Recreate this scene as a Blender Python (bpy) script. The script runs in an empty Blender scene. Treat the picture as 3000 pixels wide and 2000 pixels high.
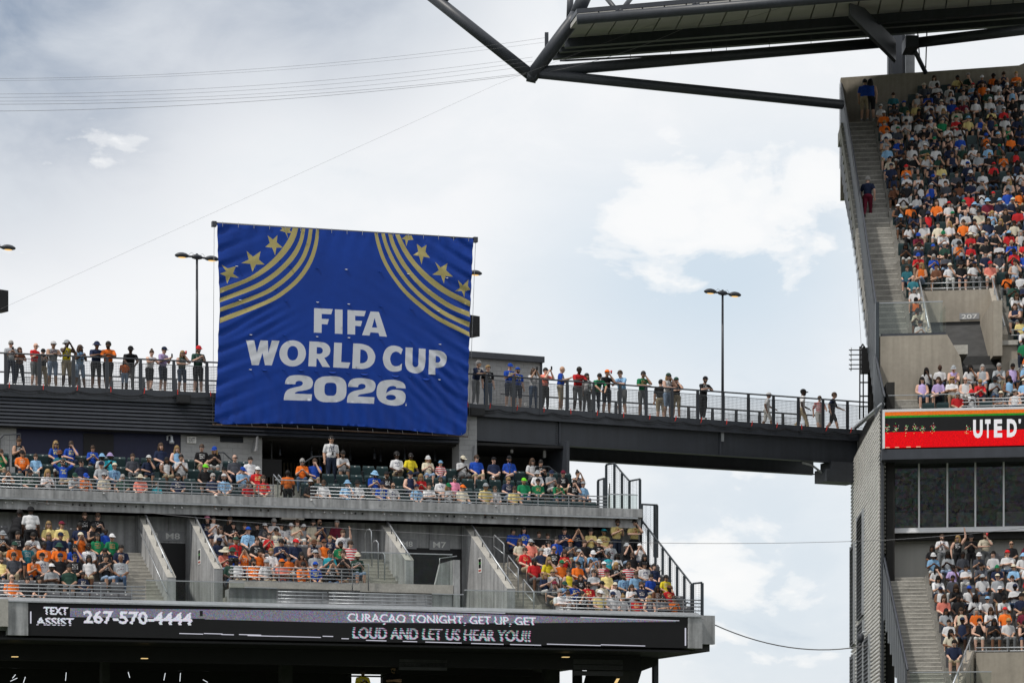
import bpy, bmesh, math, random
from mathutils import Vector, Matrix
from mathutils.geometry import delaunay_2d_cdt
random.seed(7)
R_ = math.radians
scene = bpy.context.scene
C = scene.collection
# ------------------------------------------------------------------ camera (level shift lens, long focal length)
F = 8333.0; CX = 1500.0; HY = 2480.0; EYE = 1.6        # photo pixels at 3000 px width; eye height above the pitch
cam_d = bpy.data.cameras.new('camera'); cam = bpy.data.objects.new('camera', cam_d); C.objects.link(cam)
cam_d.sensor_width = 36.0; cam_d.lens = 36.0 * F / 3000.0
cam_d.shift_y = (HY - 1000.0) / 3000.0
cam_d.clip_end = 5000.0; cam_d.clip_start = 0.5
cam.location = (0, 0, EYE); cam.rotation_euler = (R_(90), 0, 0)
scene.camera = cam
# ------------------------------------------------------------------ world: Nishita sky seen through broken cloud
SUN_EL, SUN_AZ = 56.0, -58.0                            # azimuth measured from -Y (behind the camera) towards -X when negative
w = bpy.data.worlds.new('World'); scene.world = w; w.use_nodes = True
nt = w.node_tree; N = nt.nodes; K = nt.links; N.clear()
def wn(t, **kw):
    n = N.new(t)
    for k, v in kw.items(): setattr(n, k, v)
    return n
out = wn('ShaderNodeOutputWorld'); mixs = wn('ShaderNodeMixShader'); bg1 = wn('ShaderNodeBackground'); bg2 = wn('ShaderNodeBackground')
sky = wn('ShaderNodeTexSky', sky_type='NISHITA', sun_disc=False)
sky.sun_elevation = R_(SUN_EL); sky.sun_rotation = R_(180 + SUN_AZ); sky.air_density = 1.0; sky.dust_density = 2.5
bg1.inputs[1].default_value = 0.10
K.new(sky.outputs[0], bg1.inputs[0])
tc = wn('ShaderNodeTexCoord'); mp = wn('ShaderNodeMapping'); K.new(tc.outputs['Generated'], mp.inputs[0])
mp.inputs['Scale'].default_value = (1.0, 1.0, 1.9); mp.inputs['Location'].default_value = (0.37, 0.0, 0.22)
def noise(scale, detail, rough, vec, dist=0.0):
    n = wn('ShaderNodeTexNoise'); n.inputs['Scale'].default_value = scale; n.inputs['Detail'].default_value = detail
    n.inputs['Roughness'].default_value = rough; n.inputs['Distortion'].default_value = dist; K.new(vec, n.inputs['Vector']); return n.outputs['Fac']
def mth(op, a, b):
    m = wn('ShaderNodeMath', operation=op)
    for i, v in enumerate((a, b)):
        if isinstance(v, (int, float)): m.inputs[i].default_value = v
        else: K.new(v, m.inputs[i])
    return m.outputs[0]
def ramp(fac, stops, interp='EASE'):
    r = wn('ShaderNodeValToRGB'); r.color_ramp.interpolation = interp; e = r.color_ramp.elements
    e[0].position, e[0].color = stops[0][0], (*stops[0][1], 1); e[1].position, e[1].color = stops[-1][0], (*stops[-1][1], 1)
    for p, c in stops[1:-1]:
        x = e.new(p); x.color = (*c, 1)
    K.new(fac, r.inputs[0]); return r.outputs[0]
def sky_dir(px, py): return Vector(((px - CX) / F, 1.0, (HY - py) / F)).normalized()
def bank(px, py, px_r):
    """soft round region of the sky around a direction, radius given in photo pixels"""
    d = wn('ShaderNodeVectorMath', operation='DISTANCE'); K.new(tc.outputs['Generated'], d.inputs[0]); d.inputs[1].default_value = sky_dir(px, py)
    m = wn('ShaderNodeMapRange', interpolation_type='SMOOTHSTEP'); K.new(d.outputs['Value'], m.inputs['Value'])
    m.inputs['From Min'].default_value = 0; m.inputs['From Max'].default_value = px_r / F; m.inputs['To Min'].default_value = 1; m.inputs['To Max'].default_value = 0; return m.outputs['Result']
def mixc(f, a, c):
    m = wn('ShaderNodeMix', data_type='RGBA')
    if isinstance(f, (int, float)): m.inputs[0].default_value = f
    else: K.new(f, m.inputs[0])
    for i, v in ((6, a), (7, c)):
        if isinstance(v, tuple): m.inputs[i].default_value = (*v, 1)
        else: K.new(v, m.inputs[i])
    return m.outputs[2]
big = noise(4.5, 3, .5, mp.outputs[0]); puff = noise(21, 10, .56, mp.outputs[0], .35); fine = noise(60, 6, .5, mp.outputs[0])
veil = ramp(mth('ADD', mth('MULTIPLY', big, .6), mth('MULTIPLY', puff, .4)), [(.34, (.66, .72, .79)), (.43, (.82, .855, .89)), (.50, (.89, .91, .93)), (.62, (.95, .955, .965))])
dark = mth('MULTIPLY', mth('ADD', mth('ADD', bank(60, 20, 900), mth('MULTIPLY', bank(1000, -120, 620), .9)), mth('MULTIPLY', bank(-1600, -600, 2400), .35)), mth('ADD', mth('MULTIPLY', puff, 1.4), .0))
veil = mixc(mth('MINIMUM', dark, .95), veil, (.25, .32, .43))
blue = mth('ADD', mth('ADD', mth('MULTIPLY', bank(2250, 800, 560), .8), mth('MULTIPLY', bank(2250, 1650, 700), .5)), mth('MULTIPLY', bank(1800, 820, 520), .6))
veil = mixc(mth('MINIMUM', blue, .9), veil, (.63, .74, .84))
cum = mth('ADD', mth('ADD', mth('MULTIPLY', bank(2000, 680, 560), .30), mth('MULTIPLY', bank(2150, 1720, 700), .24)), mth('ADD', mth('MULTIPLY', bank(2380, 600, 360), .30), mth('MULTIPLY', bank(250, 520, 420), .14)))
cfac = ramp(mth('ADD', mth('ADD', mth('MULTIPLY', puff, .78), mth('MULTIPLY', fine, .22)), mth('ADD', cum, -.28)), [(.415, (0, 0, 0)), (.455, (.48, .48, .48)), (.49, (.86, .86, .86)), (.57, (1, 1, 1))])
shade = mixc(cfac, veil, (.99, .99, .985))
K.new(shade, bg2.inputs[0]); bg2.inputs[1].default_value = 1.05
fm = .90
mixs.inputs[0].default_value = fm; K.new(bg1.outputs[0], mixs.inputs[1]); K.new(bg2.outputs[0], mixs.inputs[2]); K.new(mixs.outputs[0], out.inputs[0])
# ------------------------------------------------------------------ sun through thin cloud
sd = bpy.data.lights.new('sun', 'SUN'); sun = bpy.data.objects.new('sun', sd); C.objects.link(sun)
sd.energy = 2.7; sd.angle = R_(3); sd.color = (1.0, .95, .88)
sv = Vector((math.sin(R_(SUN_AZ)) * math.cos(R_(SUN_EL)), -math.cos(R_(SUN_AZ)) * math.cos(R_(SUN_EL)), math.sin(R_(SUN_EL))))
sun.rotation_euler = sv.to_track_quat('Z', 'Y').to_euler()
vs = scene.view_settings; vs.view_transform = 'Standard'; vs.look = 'None'; vs.exposure = 0.0; vs.gamma = 1.0; vs.use_curve_mapping = False
scene.cycles.use_denoising = True; scene.cycles.max_bounces = 6; scene.cycles.transparent_max_bounces = 16
scene.cycles.caustics_reflective = False; scene.cycles.caustics_refractive = False

# ------------------------------------------------------------------ frames: s along a facade, b back from it, z above the eye
class Fr:
    def __init__(self, O, tan, shear=0.0, w=None):
        n = math.hypot(1, tan); self.O = O; self.u = (1 / n, tan / n); self.rot = math.atan(tan)
        self.w = w or (-tan / n - shear * self.u[0], 1 / n - shear * self.u[1])
    def s(self, px, b):
        k = (px - CX) / F; ax = self.O[0] + b * self.w[0]; ay = self.O[1] + b * self.w[1]
        return (k * ay - ax) / (self.u[0] - k * self.u[1])
    def Y(self, s, b): return self.O[1] + b * self.w[1] + s * self.u[1]
    def sz(self, px, py, b):
        s = self.s(px, b); return s, (HY - py) * self.Y(s, b) / F
    def z(self, px, py, b): return self.sz(px, py, b)[1]
    def W(self, s, b, z):
        return Vector((self.O[0] + b * self.w[0] + s * self.u[0], self.Y(s, b), z + EYE))
L = Fr((-12.0, 108.8), .27, .115)
BR = Fr((-1.674, 111.6), .433)
RS = Fr((13.7, 104.5), -.15, w=(.048, 1.0))
class World:
    rot = 0.0
    def W(self, x, y, z): return Vector((x, y, z))
WF = World()
def PX(px, py, Y): return Vector(((px - CX) / F * Y, Y, (HY - py) / F * Y + EYE))

# ------------------------------------------------------------------ materials
MATS = {}
def M(name, col, rough=.6, metal=0.0, var=.12, scale=3.0, streak=0.0, bump=0.0, spec=.4, obj=False, fine=0.0, prt=None):
    if name in MATS: return MATS[name]
    m = bpy.data.materials.new(name); m.use_nodes = True; t = m.node_tree; n = t.nodes; k = t.links
    p = n['Principled BSDF']; p.inputs['Roughness'].default_value = rough; p.inputs['Metallic'].default_value = metal
    p.inputs['Specular IOR Level'].default_value = spec
    if obj:
        vec = n.new('ShaderNodeTexCoord').outputs['Object']
    else:
        vec = n.new('ShaderNodeNewGeometry').outputs['Position']
    def nz(sc, det, v):
        x = n.new('ShaderNodeTexNoise'); x.inputs['Scale'].default_value = sc; x.inputs['Detail'].default_value = det; k.new(v, x.inputs['Vector']); return x.outputs['Fac']
    def mr(f, a, b):
        x = n.new('ShaderNodeMapRange'); x.inputs['From Min'].default_value = .3; x.inputs['From Max'].default_value = .7
        x.inputs['To Min'].default_value = a; x.inputs['To Max'].default_value = b; k.new(f, x.inputs['Value']); return x.outputs['Result']
    def mul(a, b):
        x = n.new('ShaderNodeMath'); x.operation = 'MULTIPLY'; k.new(a, x.inputs[0]); k.new(b, x.inputs[1]); return x.outputs[0]
    f = mr(nz(scale, 6, vec), 1 - var, 1 + var)
    if fine: f = mul(f, mr(nz(scale * 9, 4, vec), 1 - fine, 1 + fine))
    if streak:
        mpn = n.new('ShaderNodeMapping'); mpn.inputs['Scale'].default_value = (2.6, 2.6, .16); k.new(vec, mpn.inputs[0])
        f = mul(f, mr(nz(2.2, 7, mpn.outputs[0]), 1 - streak, 1 + streak * .5))
    if obj:
        oi = n.new('ShaderNodeObjectInfo'); f = mul(f, mr(oi.outputs['Random'], .80, 1.12))
    x = n.new('ShaderNodeVectorMath'); x.operation = 'SCALE'; x.inputs[0].default_value = col; k.new(f, x.inputs['Scale'])
    colout = x.outputs[0]
    if prt:                                   # a printed chest emblem, different on every garment
        sp = n.new('ShaderNodeSeparateXYZ'); k.new(vec, sp.inputs[0])
        def mt(op, a, b_, c_=None):
            q = n.new('ShaderNodeMath'); q.operation = op
            for i_, v_ in enumerate((a, b_, c_)):
                if v_ is None: continue
                if isinstance(v_, (int, float)): q.inputs[i_].default_value = v_
                else: k.new(v_, q.inputs[i_])
            return q.outputs[0]
        zs_ = mt('MAXIMUM', mt('COMPARE', sp.outputs[2], .90, .085), mt('COMPARE', sp.outputs[2], 1.30, .10))
        xs_ = mt('COMPARE', sp.outputs[0], .0, .095); ys_ = mt('LESS_THAN', sp.outputs[1], -.02)
        of_ = n.new('ShaderNodeVectorMath'); of_.operation = 'ADD'; k.new(vec, of_.inputs[0]); k.new(oi.outputs['Random'], of_.inputs[1])
        sc_ = n.new('ShaderNodeVectorMath'); sc_.operation = 'MULTIPLY'; sc_.inputs[1].default_value = (1, .2, 1.8); k.new(of_.outputs[0], sc_.inputs[0])
        nn = nz(17, 2, sc_.outputs[0]); on = mt('GREATER_THAN', mt('FRACT', mt('MULTIPLY', oi.outputs['Random'], 7.3), 0), .45)
        msk = mt('MULTIPLY', mt('MULTIPLY', mt('MULTIPLY', zs_, xs_), mt('MULTIPLY', ys_, on)), mt('GREATER_THAN', nn, .52))
        mx = n.new('ShaderNodeMix'); mx.data_type = 'RGBA'; k.new(msk, mx.inputs[0]); k.new(colout, mx.inputs[6]); mx.inputs[7].default_value = (*prt, 1); colout = mx.outputs[2]
    k.new(colout, p.inputs['Base Color'])
    if bump:
        bn = n.new('ShaderNodeBump'); bn.inputs['Strength'].default_value = bump; bn.inputs['Distance'].default_value = .03
        k.new(nz(scale * (3 if not obj else 1.6), 5, vec), bn.inputs['Height']); k.new(bn.outputs[0], p.inputs['Normal'])
    MATS[name] = m; return m
def EM(name, col, strength, speck=0.0, cell=40.0):
    if name in MATS: return MATS[name]
    m = bpy.data.materials.new(name); m.use_nodes = True; t = m.node_tree; n = t.nodes; k = t.links; n.clear()
    o = n.new('ShaderNodeOutputMaterial'); e = n.new('ShaderNodeEmission'); e.inputs[1].default_value = strength
    e.inputs[0].default_value = (*col, 1); k.new(e.outputs[0], o.inputs[0])
    if speck:
        g = n.new('ShaderNodeNewGeometry'); sc = n.new('ShaderNodeVectorMath'); sc.operation = 'SCALE'; sc.inputs['Scale'].default_value = cell
        fl = n.new('ShaderNodeVectorMath'); fl.operation = 'FLOOR'; wnz = n.new('ShaderNodeTexWhiteNoise')
        k.new(g.outputs['Position'], sc.inputs[0]); k.new(sc.outputs[0], fl.inputs[0]); k.new(fl.outputs[0], wnz.inputs['Vector'])
        mx = n.new('ShaderNodeMix'); mx.data_type = 'RGBA'; mx.inputs[0].default_value = speck; mx.inputs[6].default_value = (*col, 1)
        mu = n.new('ShaderNodeMix'); mu.data_type = 'RGBA'; mu.blend_type = 'MULTIPLY'; mu.inputs[0].default_value = 1.0
        mu.inputs[6].default_value = (*[min(1, c * 2) for c in col], 1)
        k.new(wnz.outputs['Color'], mu.inputs[7]); k.new(mu.outputs[2], mx.inputs[7]); k.new(mx.outputs[2], e.inputs[0])
    MATS[name] = m; return m
def glass(name, tint, clear, rough=.02):
    m = bpy.data.materials.new(name); m.use_nodes = True; t = m.node_tree; n = t.nodes; k = t.links; n.clear()
    o = n.new('ShaderNodeOutputMaterial'); mx = n.new('ShaderNodeMixShader'); tr = n.new('ShaderNodeBsdfTransparent'); gl = n.new('ShaderNodeBsdfGlossy')
    gl.inputs['Roughness'].default_value = rough; gl.inputs['Color'].default_value = (.9, .95, .95, 1)
    tr.inputs[0].default_value = (*tint, 1); mx.inputs[0].default_value = clear
    k.new(tr.outputs[0], mx.inputs[1]); k.new(gl.outputs[0], mx.inputs[2]); k.new(mx.outputs[0], o.inputs[0]); MATS[name] = m; return m
concrete = M('concrete', (.37, .375, .38), .85, var=.16, scale=1.3, streak=.42, bump=.25, spec=.2, fine=.08)
conc_top = M('concrete_trowelled', (.40, .385, .35), .85, var=.15, scale=1.6, bump=.2, spec=.2, fine=.1)
conc_step = M('concrete_steps', (.30, .29, .265), .9, var=.22, scale=1.8, bump=.25, spec=.15, fine=.15)
conc_warm = M('concrete_warm', (.34, .305, .255), .85, var=.12, scale=.8, streak=.14, bump=.2, spec=.2, fine=.06)
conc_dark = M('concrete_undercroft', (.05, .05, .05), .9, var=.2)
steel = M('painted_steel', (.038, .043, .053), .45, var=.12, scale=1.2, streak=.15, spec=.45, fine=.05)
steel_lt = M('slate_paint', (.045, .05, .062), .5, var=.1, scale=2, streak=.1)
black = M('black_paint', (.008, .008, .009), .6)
galv = M('galvanised_steel', (.42, .44, .46), .38, metal=.55, var=.1, scale=6)
block_m = M('block_paint', (.33, .335, .34), .8, var=.06, scale=2, fine=.05, bump=.1)
navy_p = M('navy_panel', (.007, .009, .035), .55, var=.1)
teal_p = M('teal_panel', (.012, .035, .038), .5, var=.15)
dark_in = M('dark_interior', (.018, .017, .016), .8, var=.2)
slat_be = M('curtain_beige', (.20, .17, .125), .85, var=.35, scale=9)
sign_m = M('sign_grey', (.27, .275, .285), .6, var=.05)
sign_w = M('sign_white', (.72, .72, .70), .6, var=.04)
white_p = M('white_frame', (.70, .70, .72), .5, var=.05)
corr_m = M('corrugated_metal', (.74, .73, .70), .5, metal=.0, var=.12, scale=1.5, streak=.15)
fence_m = M('fence_steel', (.035, .045, .055), .45, var=.15, scale=1.5, streak=.15)
roof_u = M('roof_lining', (.42, .41, .39), .9, var=.06, scale=1)
wire_m = M('wire_mesh', (.12, .125, .13), .45, metal=.5, var=.05)
cable_m = M('cable_grey', (.20, .20, .21), .5)
seat_t = M('seat_green', (.014, .040, .043), .42, var=.12, scale=4, spec=.5)
seat_g = M('seat_grey', (.13, .13, .14), .45, var=.1, scale=4, spec=.5)
tag_r = M('red_ribbon', (.55, .03, .02), .6)
screen = M('led_black', (.006, .006, .007), .55, spec=.3)
glass_c = glass('clear_glass', (.90, .93, .915), .03)
glass_d = glass('window_glass', (.72, .74, .73), .085, .0)
lens_m = EM('lamp_lens', (1.0, .62, .22), 1.1)
lamp_w = EM('tube_light', (.9, .95, 1.0), .9)
lamp_y = EM('warm_light', (1.0, .70, .30), .9)

# ------------------------------------------------------------------ mesh helpers
class MB:
    def __init__(s): s.v = []; s.f = []; s.mi = []
    def poly(s, pts, mi=0):
        i = len(s.v); s.v += [tuple(p) for p in pts]; s.f.append(tuple(range(i, i + len(pts)))); s.mi.append(mi); return s
    def box(s, x0, x1, y0, y1, z0, z1, mi=0):
        i = len(s.v); s.v += [(x0, y0, z0), (x1, y0, z0), (x1, y1, z0), (x0, y1, z0), (x0, y0, z1), (x1, y0, z1), (x1, y1, z1), (x0, y1, z1)]
        s.f += [(i, i+1, i+5, i+4), (i+1, i+2, i+6, i+5), (i+2, i+3, i+7, i+6), (i+3, i, i+4, i+7), (i+4, i+5, i+6, i+7), (i+3, i+2, i+1, i)]; s.mi += [mi] * 6; return s
    def prism(s, prof, axis, a, c, mi=0):
        """extrude a profile; axis 's': profile is (b,z) along s from a to c; axis 'b': (s,z); axis 'z': (s,b)"""
        i = len(s.v); n = len(prof)
        for t in (a, c):
            for p in prof:
                s.v.append((t, p[0], p[1]) if axis == 's' else (p[0], t, p[1]) if axis == 'b' else (p[0], p[1], t))
        for j in range(n): s.f.append((i + j, i + (j + 1) % n, i + n + (j + 1) % n, i + n + j)); s.mi.append(mi)
        s.f.append(tuple(i + n - 1 - j for j in range(n))); s.f.append(tuple(i + n + j for j in range(n))); s.mi += [mi, mi]; return s
    def tube(s, pts, r, seg=8, mi=0, caps=True):
        pts = [Vector(p) for p in pts]; rr = r if isinstance(r, (list, tuple)) else [r] * len(pts); i0 = len(s.v)
        up = Vector((0, 0, 1))
        for j, p in enumerate(pts):
            d = (pts[min(j + 1, len(pts) - 1)] - pts[max(j - 1, 0)]).normalized()
            a = d.cross(up if abs(d.z) < .95 else Vector((1, 0, 0))).normalized(); c = a.cross(d)
            for q in range(seg):
                t = 2 * math.pi * (q + .5) / seg; s.v.append(tuple(p + (a * math.cos(t) + c * math.sin(t)) * rr[j]))
        for j in range(len(pts) - 1):
            for q in range(seg):
                s.f.append((i0 + j*seg + q, i0 + j*seg + (q+1) % seg, i0 + (j+1)*seg + (q+1) % seg, i0 + (j+1)*seg + q)); s.mi.append(mi)
        if caps:
            s.f.append(tuple(i0 + q for q in reversed(range(seg)))); s.f.append(tuple(i0 + (len(pts)-1)*seg + q for q in range(seg))); s.mi += [mi, mi]
        return s
    def lathe(s, prof, cx=0, cy=0, cz=0, seg=12, sx=1, sy=1, mi=0):
        i0 = len(s.v); n = len(prof)
        for (r, z) in prof:
            for q in range(seg):
                t = 2 * math.pi * q / seg; s.v.append((cx + r * sx * math.cos(t), cy + r * sy * math.sin(t), cz + z))
        for j in range(n - 1):
            for q in range(seg): s.f.append((i0 + j*seg + q, i0 + j*seg + (q+1) % seg, i0 + (j+1)*seg + (q+1) % seg, i0 + (j+1)*seg + q)); s.mi.append(mi)
        return s
    def build(s, name, mat, fr=WF, parent=None, smooth=False, fix=True):
        P = [fr.W(*v) for v in s.v]
        lo = Vector([min(p[i] for p in P) for i in range(3)]); hi = Vector([max(p[i] for p in P) for i in range(3)])
        org = Vector(((lo.x + hi.x) / 2, (lo.y + hi.y) / 2, lo.z))
        me = bpy.data.meshes.new(name); me.from_pydata([p - org for p in P], [], s.f)
        for m in (mat if isinstance(mat, (list, tuple)) else [mat]): me.materials.append(m)
        me.polygons.foreach_set('material_index', s.mi)
        if smooth: me.polygons.foreach_set('use_smooth', [True] * len(me.polygons))
        if fix:
            bm = bmesh.new(); bm.from_mesh(me); bmesh.ops.recalc_face_normals(bm, faces=bm.faces); bm.to_mesh(me); bm.free()
        me.update()
        o = bpy.data.objects.new(name, me); C.objects.link(o)
        if parent is not None:
            o.parent = parent; o.location = org - wloc(parent)
        else: o.location = org
        return o
def wloc(o):
    v = Vector(o.location)
    while o.parent is not None: o = o.parent; v = v + Vector(o.location)
    return v
def tag(o, label, cat, group=None, kind=None):
    o['label'] = label; o['category'] = cat
    if group: o['group'] = group
    if kind: o['kind'] = kind
    return o
def thing(name, label, cat, loc, group=None, rot=0.0):
    o = bpy.data.objects.new(name, None); o.empty_display_size = .3; C.objects.link(o); o.location = loc; o.rotation_euler = (0, 0, rot)
    return tag(o, label, cat, group)
def part(me, name, parent, loc, rot=0.0, scale=None):
    o = bpy.data.objects.new(name, me); C.objects.link(o); o.parent = parent; o.location = Vector(loc) - wloc(parent); o.rotation_euler = (0, 0, rot)
    if scale: o.scale = scale
    return o
TMP = bpy.data.scenes.new('workbench')
def evaluated_mesh(o):
    TMP.collection.objects.link(o)
    with bpy.context.temp_override(scene=TMP, view_layer=TMP.view_layers[0]):
        dg = bpy.context.evaluated_depsgraph_get(); dg.update()
        me = bpy.data.meshes.new_from_object(o.evaluated_get(dg))
    TMP.collection.objects.unlink(o); return me
def text_mb(txt, height, width=None, bold=.0, mi=0, space=1.0):
    """flat lettering as 2-D polygons: returns (verts2d, faces), lower left at 0,0"""
    cu = bpy.data.curves.new('lettering', 'FONT'); cu.body = txt; cu.size = 1.0; cu.offset = bold; cu.resolution_u = 3; cu.space_character = space; cu.fill_mode = 'FRONT'
    o = bpy.data.objects.new('lettering', cu)
    me = evaluated_mesh(o); V = [tuple(v.co[:2]) for v in me.vertices]; Fc = [tuple(p.vertices) for p in me.polygons]
    bpy.data.objects.remove(o); bpy.data.curves.remove(cu); bpy.data.meshes.remove(me)
    x0 = min(v[0] for v in V); x1 = max(v[0] for v in V); y0 = min(v[1] for v in V); y1 = max(v[1] for v in V)
    kx = (width / (x1 - x0)) if width else height / (y1 - y0); ky = height / (y1 - y0)
    return [((v[0] - x0) * kx, (v[1] - y0) * ky) for v in V], Fc
def text_on(fr, txt, px0, px1, py0, py1, b, mat, name, parent, bold=.02, space=1.0, cut=None):
    """lettering on the vertical plane b of a frame filling the given rectangle"""
    s0, zt = fr.sz(px0, py0, b); s1, _ = fr.sz(px1, py0, b); zb = fr.z(px0, py1, b)
    V, Fc = text_mb(txt, zt - zb, s1 - s0, bold, space=space)
    m = MB(); m.v = [(s0 + v[0], b, zb + v[1]) for v in V]; m.f = Fc; m.mi = [0] * len(Fc)
    return m.build(name, mat, fr, parent, fix=False)

# ------------------------------------------------------------------ ground
g = MB().poly([(-3000, -3000, 0), (3000, -3000, 0), (3000, 3000, 0), (-3000, 3000, 0)]).build('ground', M('ground_grey', (.06, .075, .045), .9, var=.2, scale=.2))
g['kind'] = 'structure'; g['label'] = 'ground around and under the stadium'

# the far side of the bowl, behind the camera: raked rows of people, seen only in reflections
opp = MB()
for k_ in range(58): opp.box(-130, 130, -22 - .85 * k_ - (6 if k_ > 17 else 0), -21.15 - .85 * k_ - (6 if k_ > 17 else 0), 0, (2.5 + .45 * k_) if k_ <= 17 else 16 + .72 * (k_ - 17))
oc = bpy.data.materials.new('far_crowd'); oc.use_nodes = True; _n = oc.node_tree.nodes; _g = _n.new('ShaderNodeNewGeometry'); _v = _n.new('ShaderNodeTexVoronoi'); _v.inputs['Scale'].default_value = 3.6; _h = _n.new('ShaderNodeHueSaturation'); _h.inputs['Saturation'].default_value = .45; _h.inputs['Value'].default_value = .45
oc.node_tree.links.new(_g.outputs['Position'], _v.inputs['Vector']); oc.node_tree.links.new(_v.outputs['Color'], _h.inputs['Color']); oc.node_tree.links.new(_h.outputs[0], _n['Principled BSDF'].inputs['Base Color'])
o = opp.build('opposite_stand', oc); tag(o, 'stepped stand on the far side of the pitch behind the viewer', 'stand')
edge_highlight_m = M('edge_highlight_pale', (.52, .50, .45), .8, var=.2, scale=5)  # pale strips paint the light caught by stair tread edges
# ================================================================== LEFT STAND
def bar(fr, s0, s1, b, z, r, name, mat, parent, seg=6):
    return MB().tube([(s0, b, z), (s1, b, z)], r, seg).build(name, mat, fr, parent, smooth=True)
def simple_mesh(mb, name, mats, smooth=False):
    me = bpy.data.meshes.new(name); me.from_pydata(mb.v, [], mb.f)
    for m in (mats if isinstance(mats, (list, tuple)) else [mats]): me.materials.append(m)
    me.polygons.foreach_set('material_index', mb.mi)
    bm = bmesh.new(); bm.from_mesh(me); bmesh.ops.recalc_face_normals(bm, faces=bm.faces); bm.to_mesh(me); bm.free()
    if smooth: me.polygons.foreach_set('use_smooth', [True] * len(me.polygons))
    me.update(); return me
def tube_railing(fr, b, s0, s1, zs, zbase, spacing, label, group='tubular steel guard rails', mat=None):
    mat = mat or galv
    t = thing('guard_railing', label, 'railing', fr.W((s0 + s1) / 2, b, zbase), group)
    for i, z in enumerate(zs): bar(fr, s0, s1, b, z, .021, 'rail', mat, t, 8)
    pm = simple_mesh(MB().box(-.012, .012, -.03, .03, 0, max(zs) - zbase), 'post', mat)
    n = max(1, int((s1 - s0 - .3) / spacing)); off = (s1 - s0 - n * spacing) / 2
    for i in range(n + 1): part(pm, 'post', t, fr.W(s0 + off + i * spacing, b + .03, zbase), fr.rot)
    return t
_mesh_cache = {}
def mesh_panel_mesh(wd, ht, pitch=.06, r=.0045):
    k = (round(wd, 2), round(ht, 2))
    if k not in _mesh_cache:
        m = MB(); n = int(wd / pitch)
        for i in range(n + 1):
            x = -wd / 2 + wd * i / n; m.box(x - r, x + r, -r, r, 0, ht)
        n = int(ht / pitch)
        for i in range(n + 1):
            z = ht * i / n; m.box(-wd / 2, wd / 2, -r - .008, r - .008, z - r, z + r)
        for z in (0, ht): m.box(-wd / 2, wd / 2, -.012, .012, z - .012, z + .012)
        for x in (-wd / 2, wd / 2): m.box(x - .012, x + .012, -.013, .013, 0, ht)
        _mesh_cache[k] = simple_mesh(m, 'mesh_panel', wire_m)
    return _mesh_cache[k]
ZD = 17.38; ZR = 18.55
def deck_railing(parent, fr, b, s0, s1, spacing, first, front=True):
    bar(fr, s0, s1, b, ZR, .032, 'top_rail', steel, parent, 8)
    lo = -.24 if front else 0
    pm = simple_mesh(MB().box(-.055, .055, -.03, .03, lo, ZR - ZD - .02).box(-.07, .07, -.045, .005, lo, lo + .05), 'post', steel)
    pan = mesh_panel_mesh(spacing - .13, .93)
    s = first; i = 0
    while s < s1:
        part(pm, 'post', parent, fr.W(s, b, ZD), fr.rot)
        if s + spacing < s1 + .2: part(pan, 'mesh_panel', parent, fr.W(s + spacing / 2, b, ZD + .07), fr.rot)
        if front:
            m = MB(); q = fr.W(s + .13, b - .06, ZD - .17); a = random.uniform(-.02, .02)
            m.poly([(0, 0, 0), (.035, 0, .01), (.04 + a, -.01, .17), (.012 + a, -.01, .18)]).poly([(.0, 0, .02), (.03, 0, 0), (-.01 - a, -.015, -.06)])
            o = m.build('red_tag', tag_r, parent=parent, fix=False); o.location = q - wloc(parent)
        s += spacing; i += 1
    if front:
        pts = []; s = s0
        while s < s1:
            for q in range(6):
                f = q / 6; pts.append((s + spacing * f, b - .07, ZD - .16 - .09 * 4 * f * (1 - f) - .02 * math.sin(s * 3)))
            s += spacing
        MB().tube(pts, .014, 5).build('festoon_cable', black, fr, parent, smooth=True)
        MB().tube([(p[0], p[1] - .01, p[2] - .07 - .03 * math.sin(p[0] * 1.7)) for p in pts], .010, 5).build('festoon_cable', black, fr, parent, smooth=True)
SL = L.s(-70, 0) - 2.6
s_ban = L.s(1385, 0)
wk = thing('elevated_walkway', 'dark steel walkway with mesh railing and louvred fascia left of the blue banner', 'walkway', L.W(0, 0, ZD))
MB().box(SL, s_ban, .05, 4.4, ZD - .25, ZD).build('deck', conc_top, L, wk)
MB().box(SL, s_ban, -.02, .05, ZD - .44, ZD + .01).box(SL, s_ban, -.10, -.02, ZD - .46, ZD - .43).build('edge_beam', steel, L, wk)
MB().box(SL, s_ban, 4.4, 4.5, ZD - .5, ZD + .01).build('edge_beam', steel, L, wk)
zz = ZD - .47
for i in range(8):
    z1 = zz - .1375 * i; z0 = z1 - .1375
    MB().prism([(.05, z1), (-.01, z1 - .02), (-.06, z0 + .03), (-.06, z0 + .012), (.05, z0 + .018)], 's', SL, L.s(1343, 0)).build('slat', steel_lt, L, wk)
MB().box(SL, L.s(1343, .1), .05, .12, zz - 1.12, zz).build('backing_plate', black, L, wk)
deck_railing(wk, L, 0, SL, s_ban, 1.27, L.s(16, 0))
deck_railing(wk, L, 4.3, SL, s_ban, 1.27, L.s(40, 4.3), False)
ZC = 13.55                                     # concourse floor
MB().box(SL, L.s(1606, 2), .13, 5.6, ZD - .47 - 1.12, ZD - .47 - 1.02).build('soffit', black, L, wk)
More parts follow.
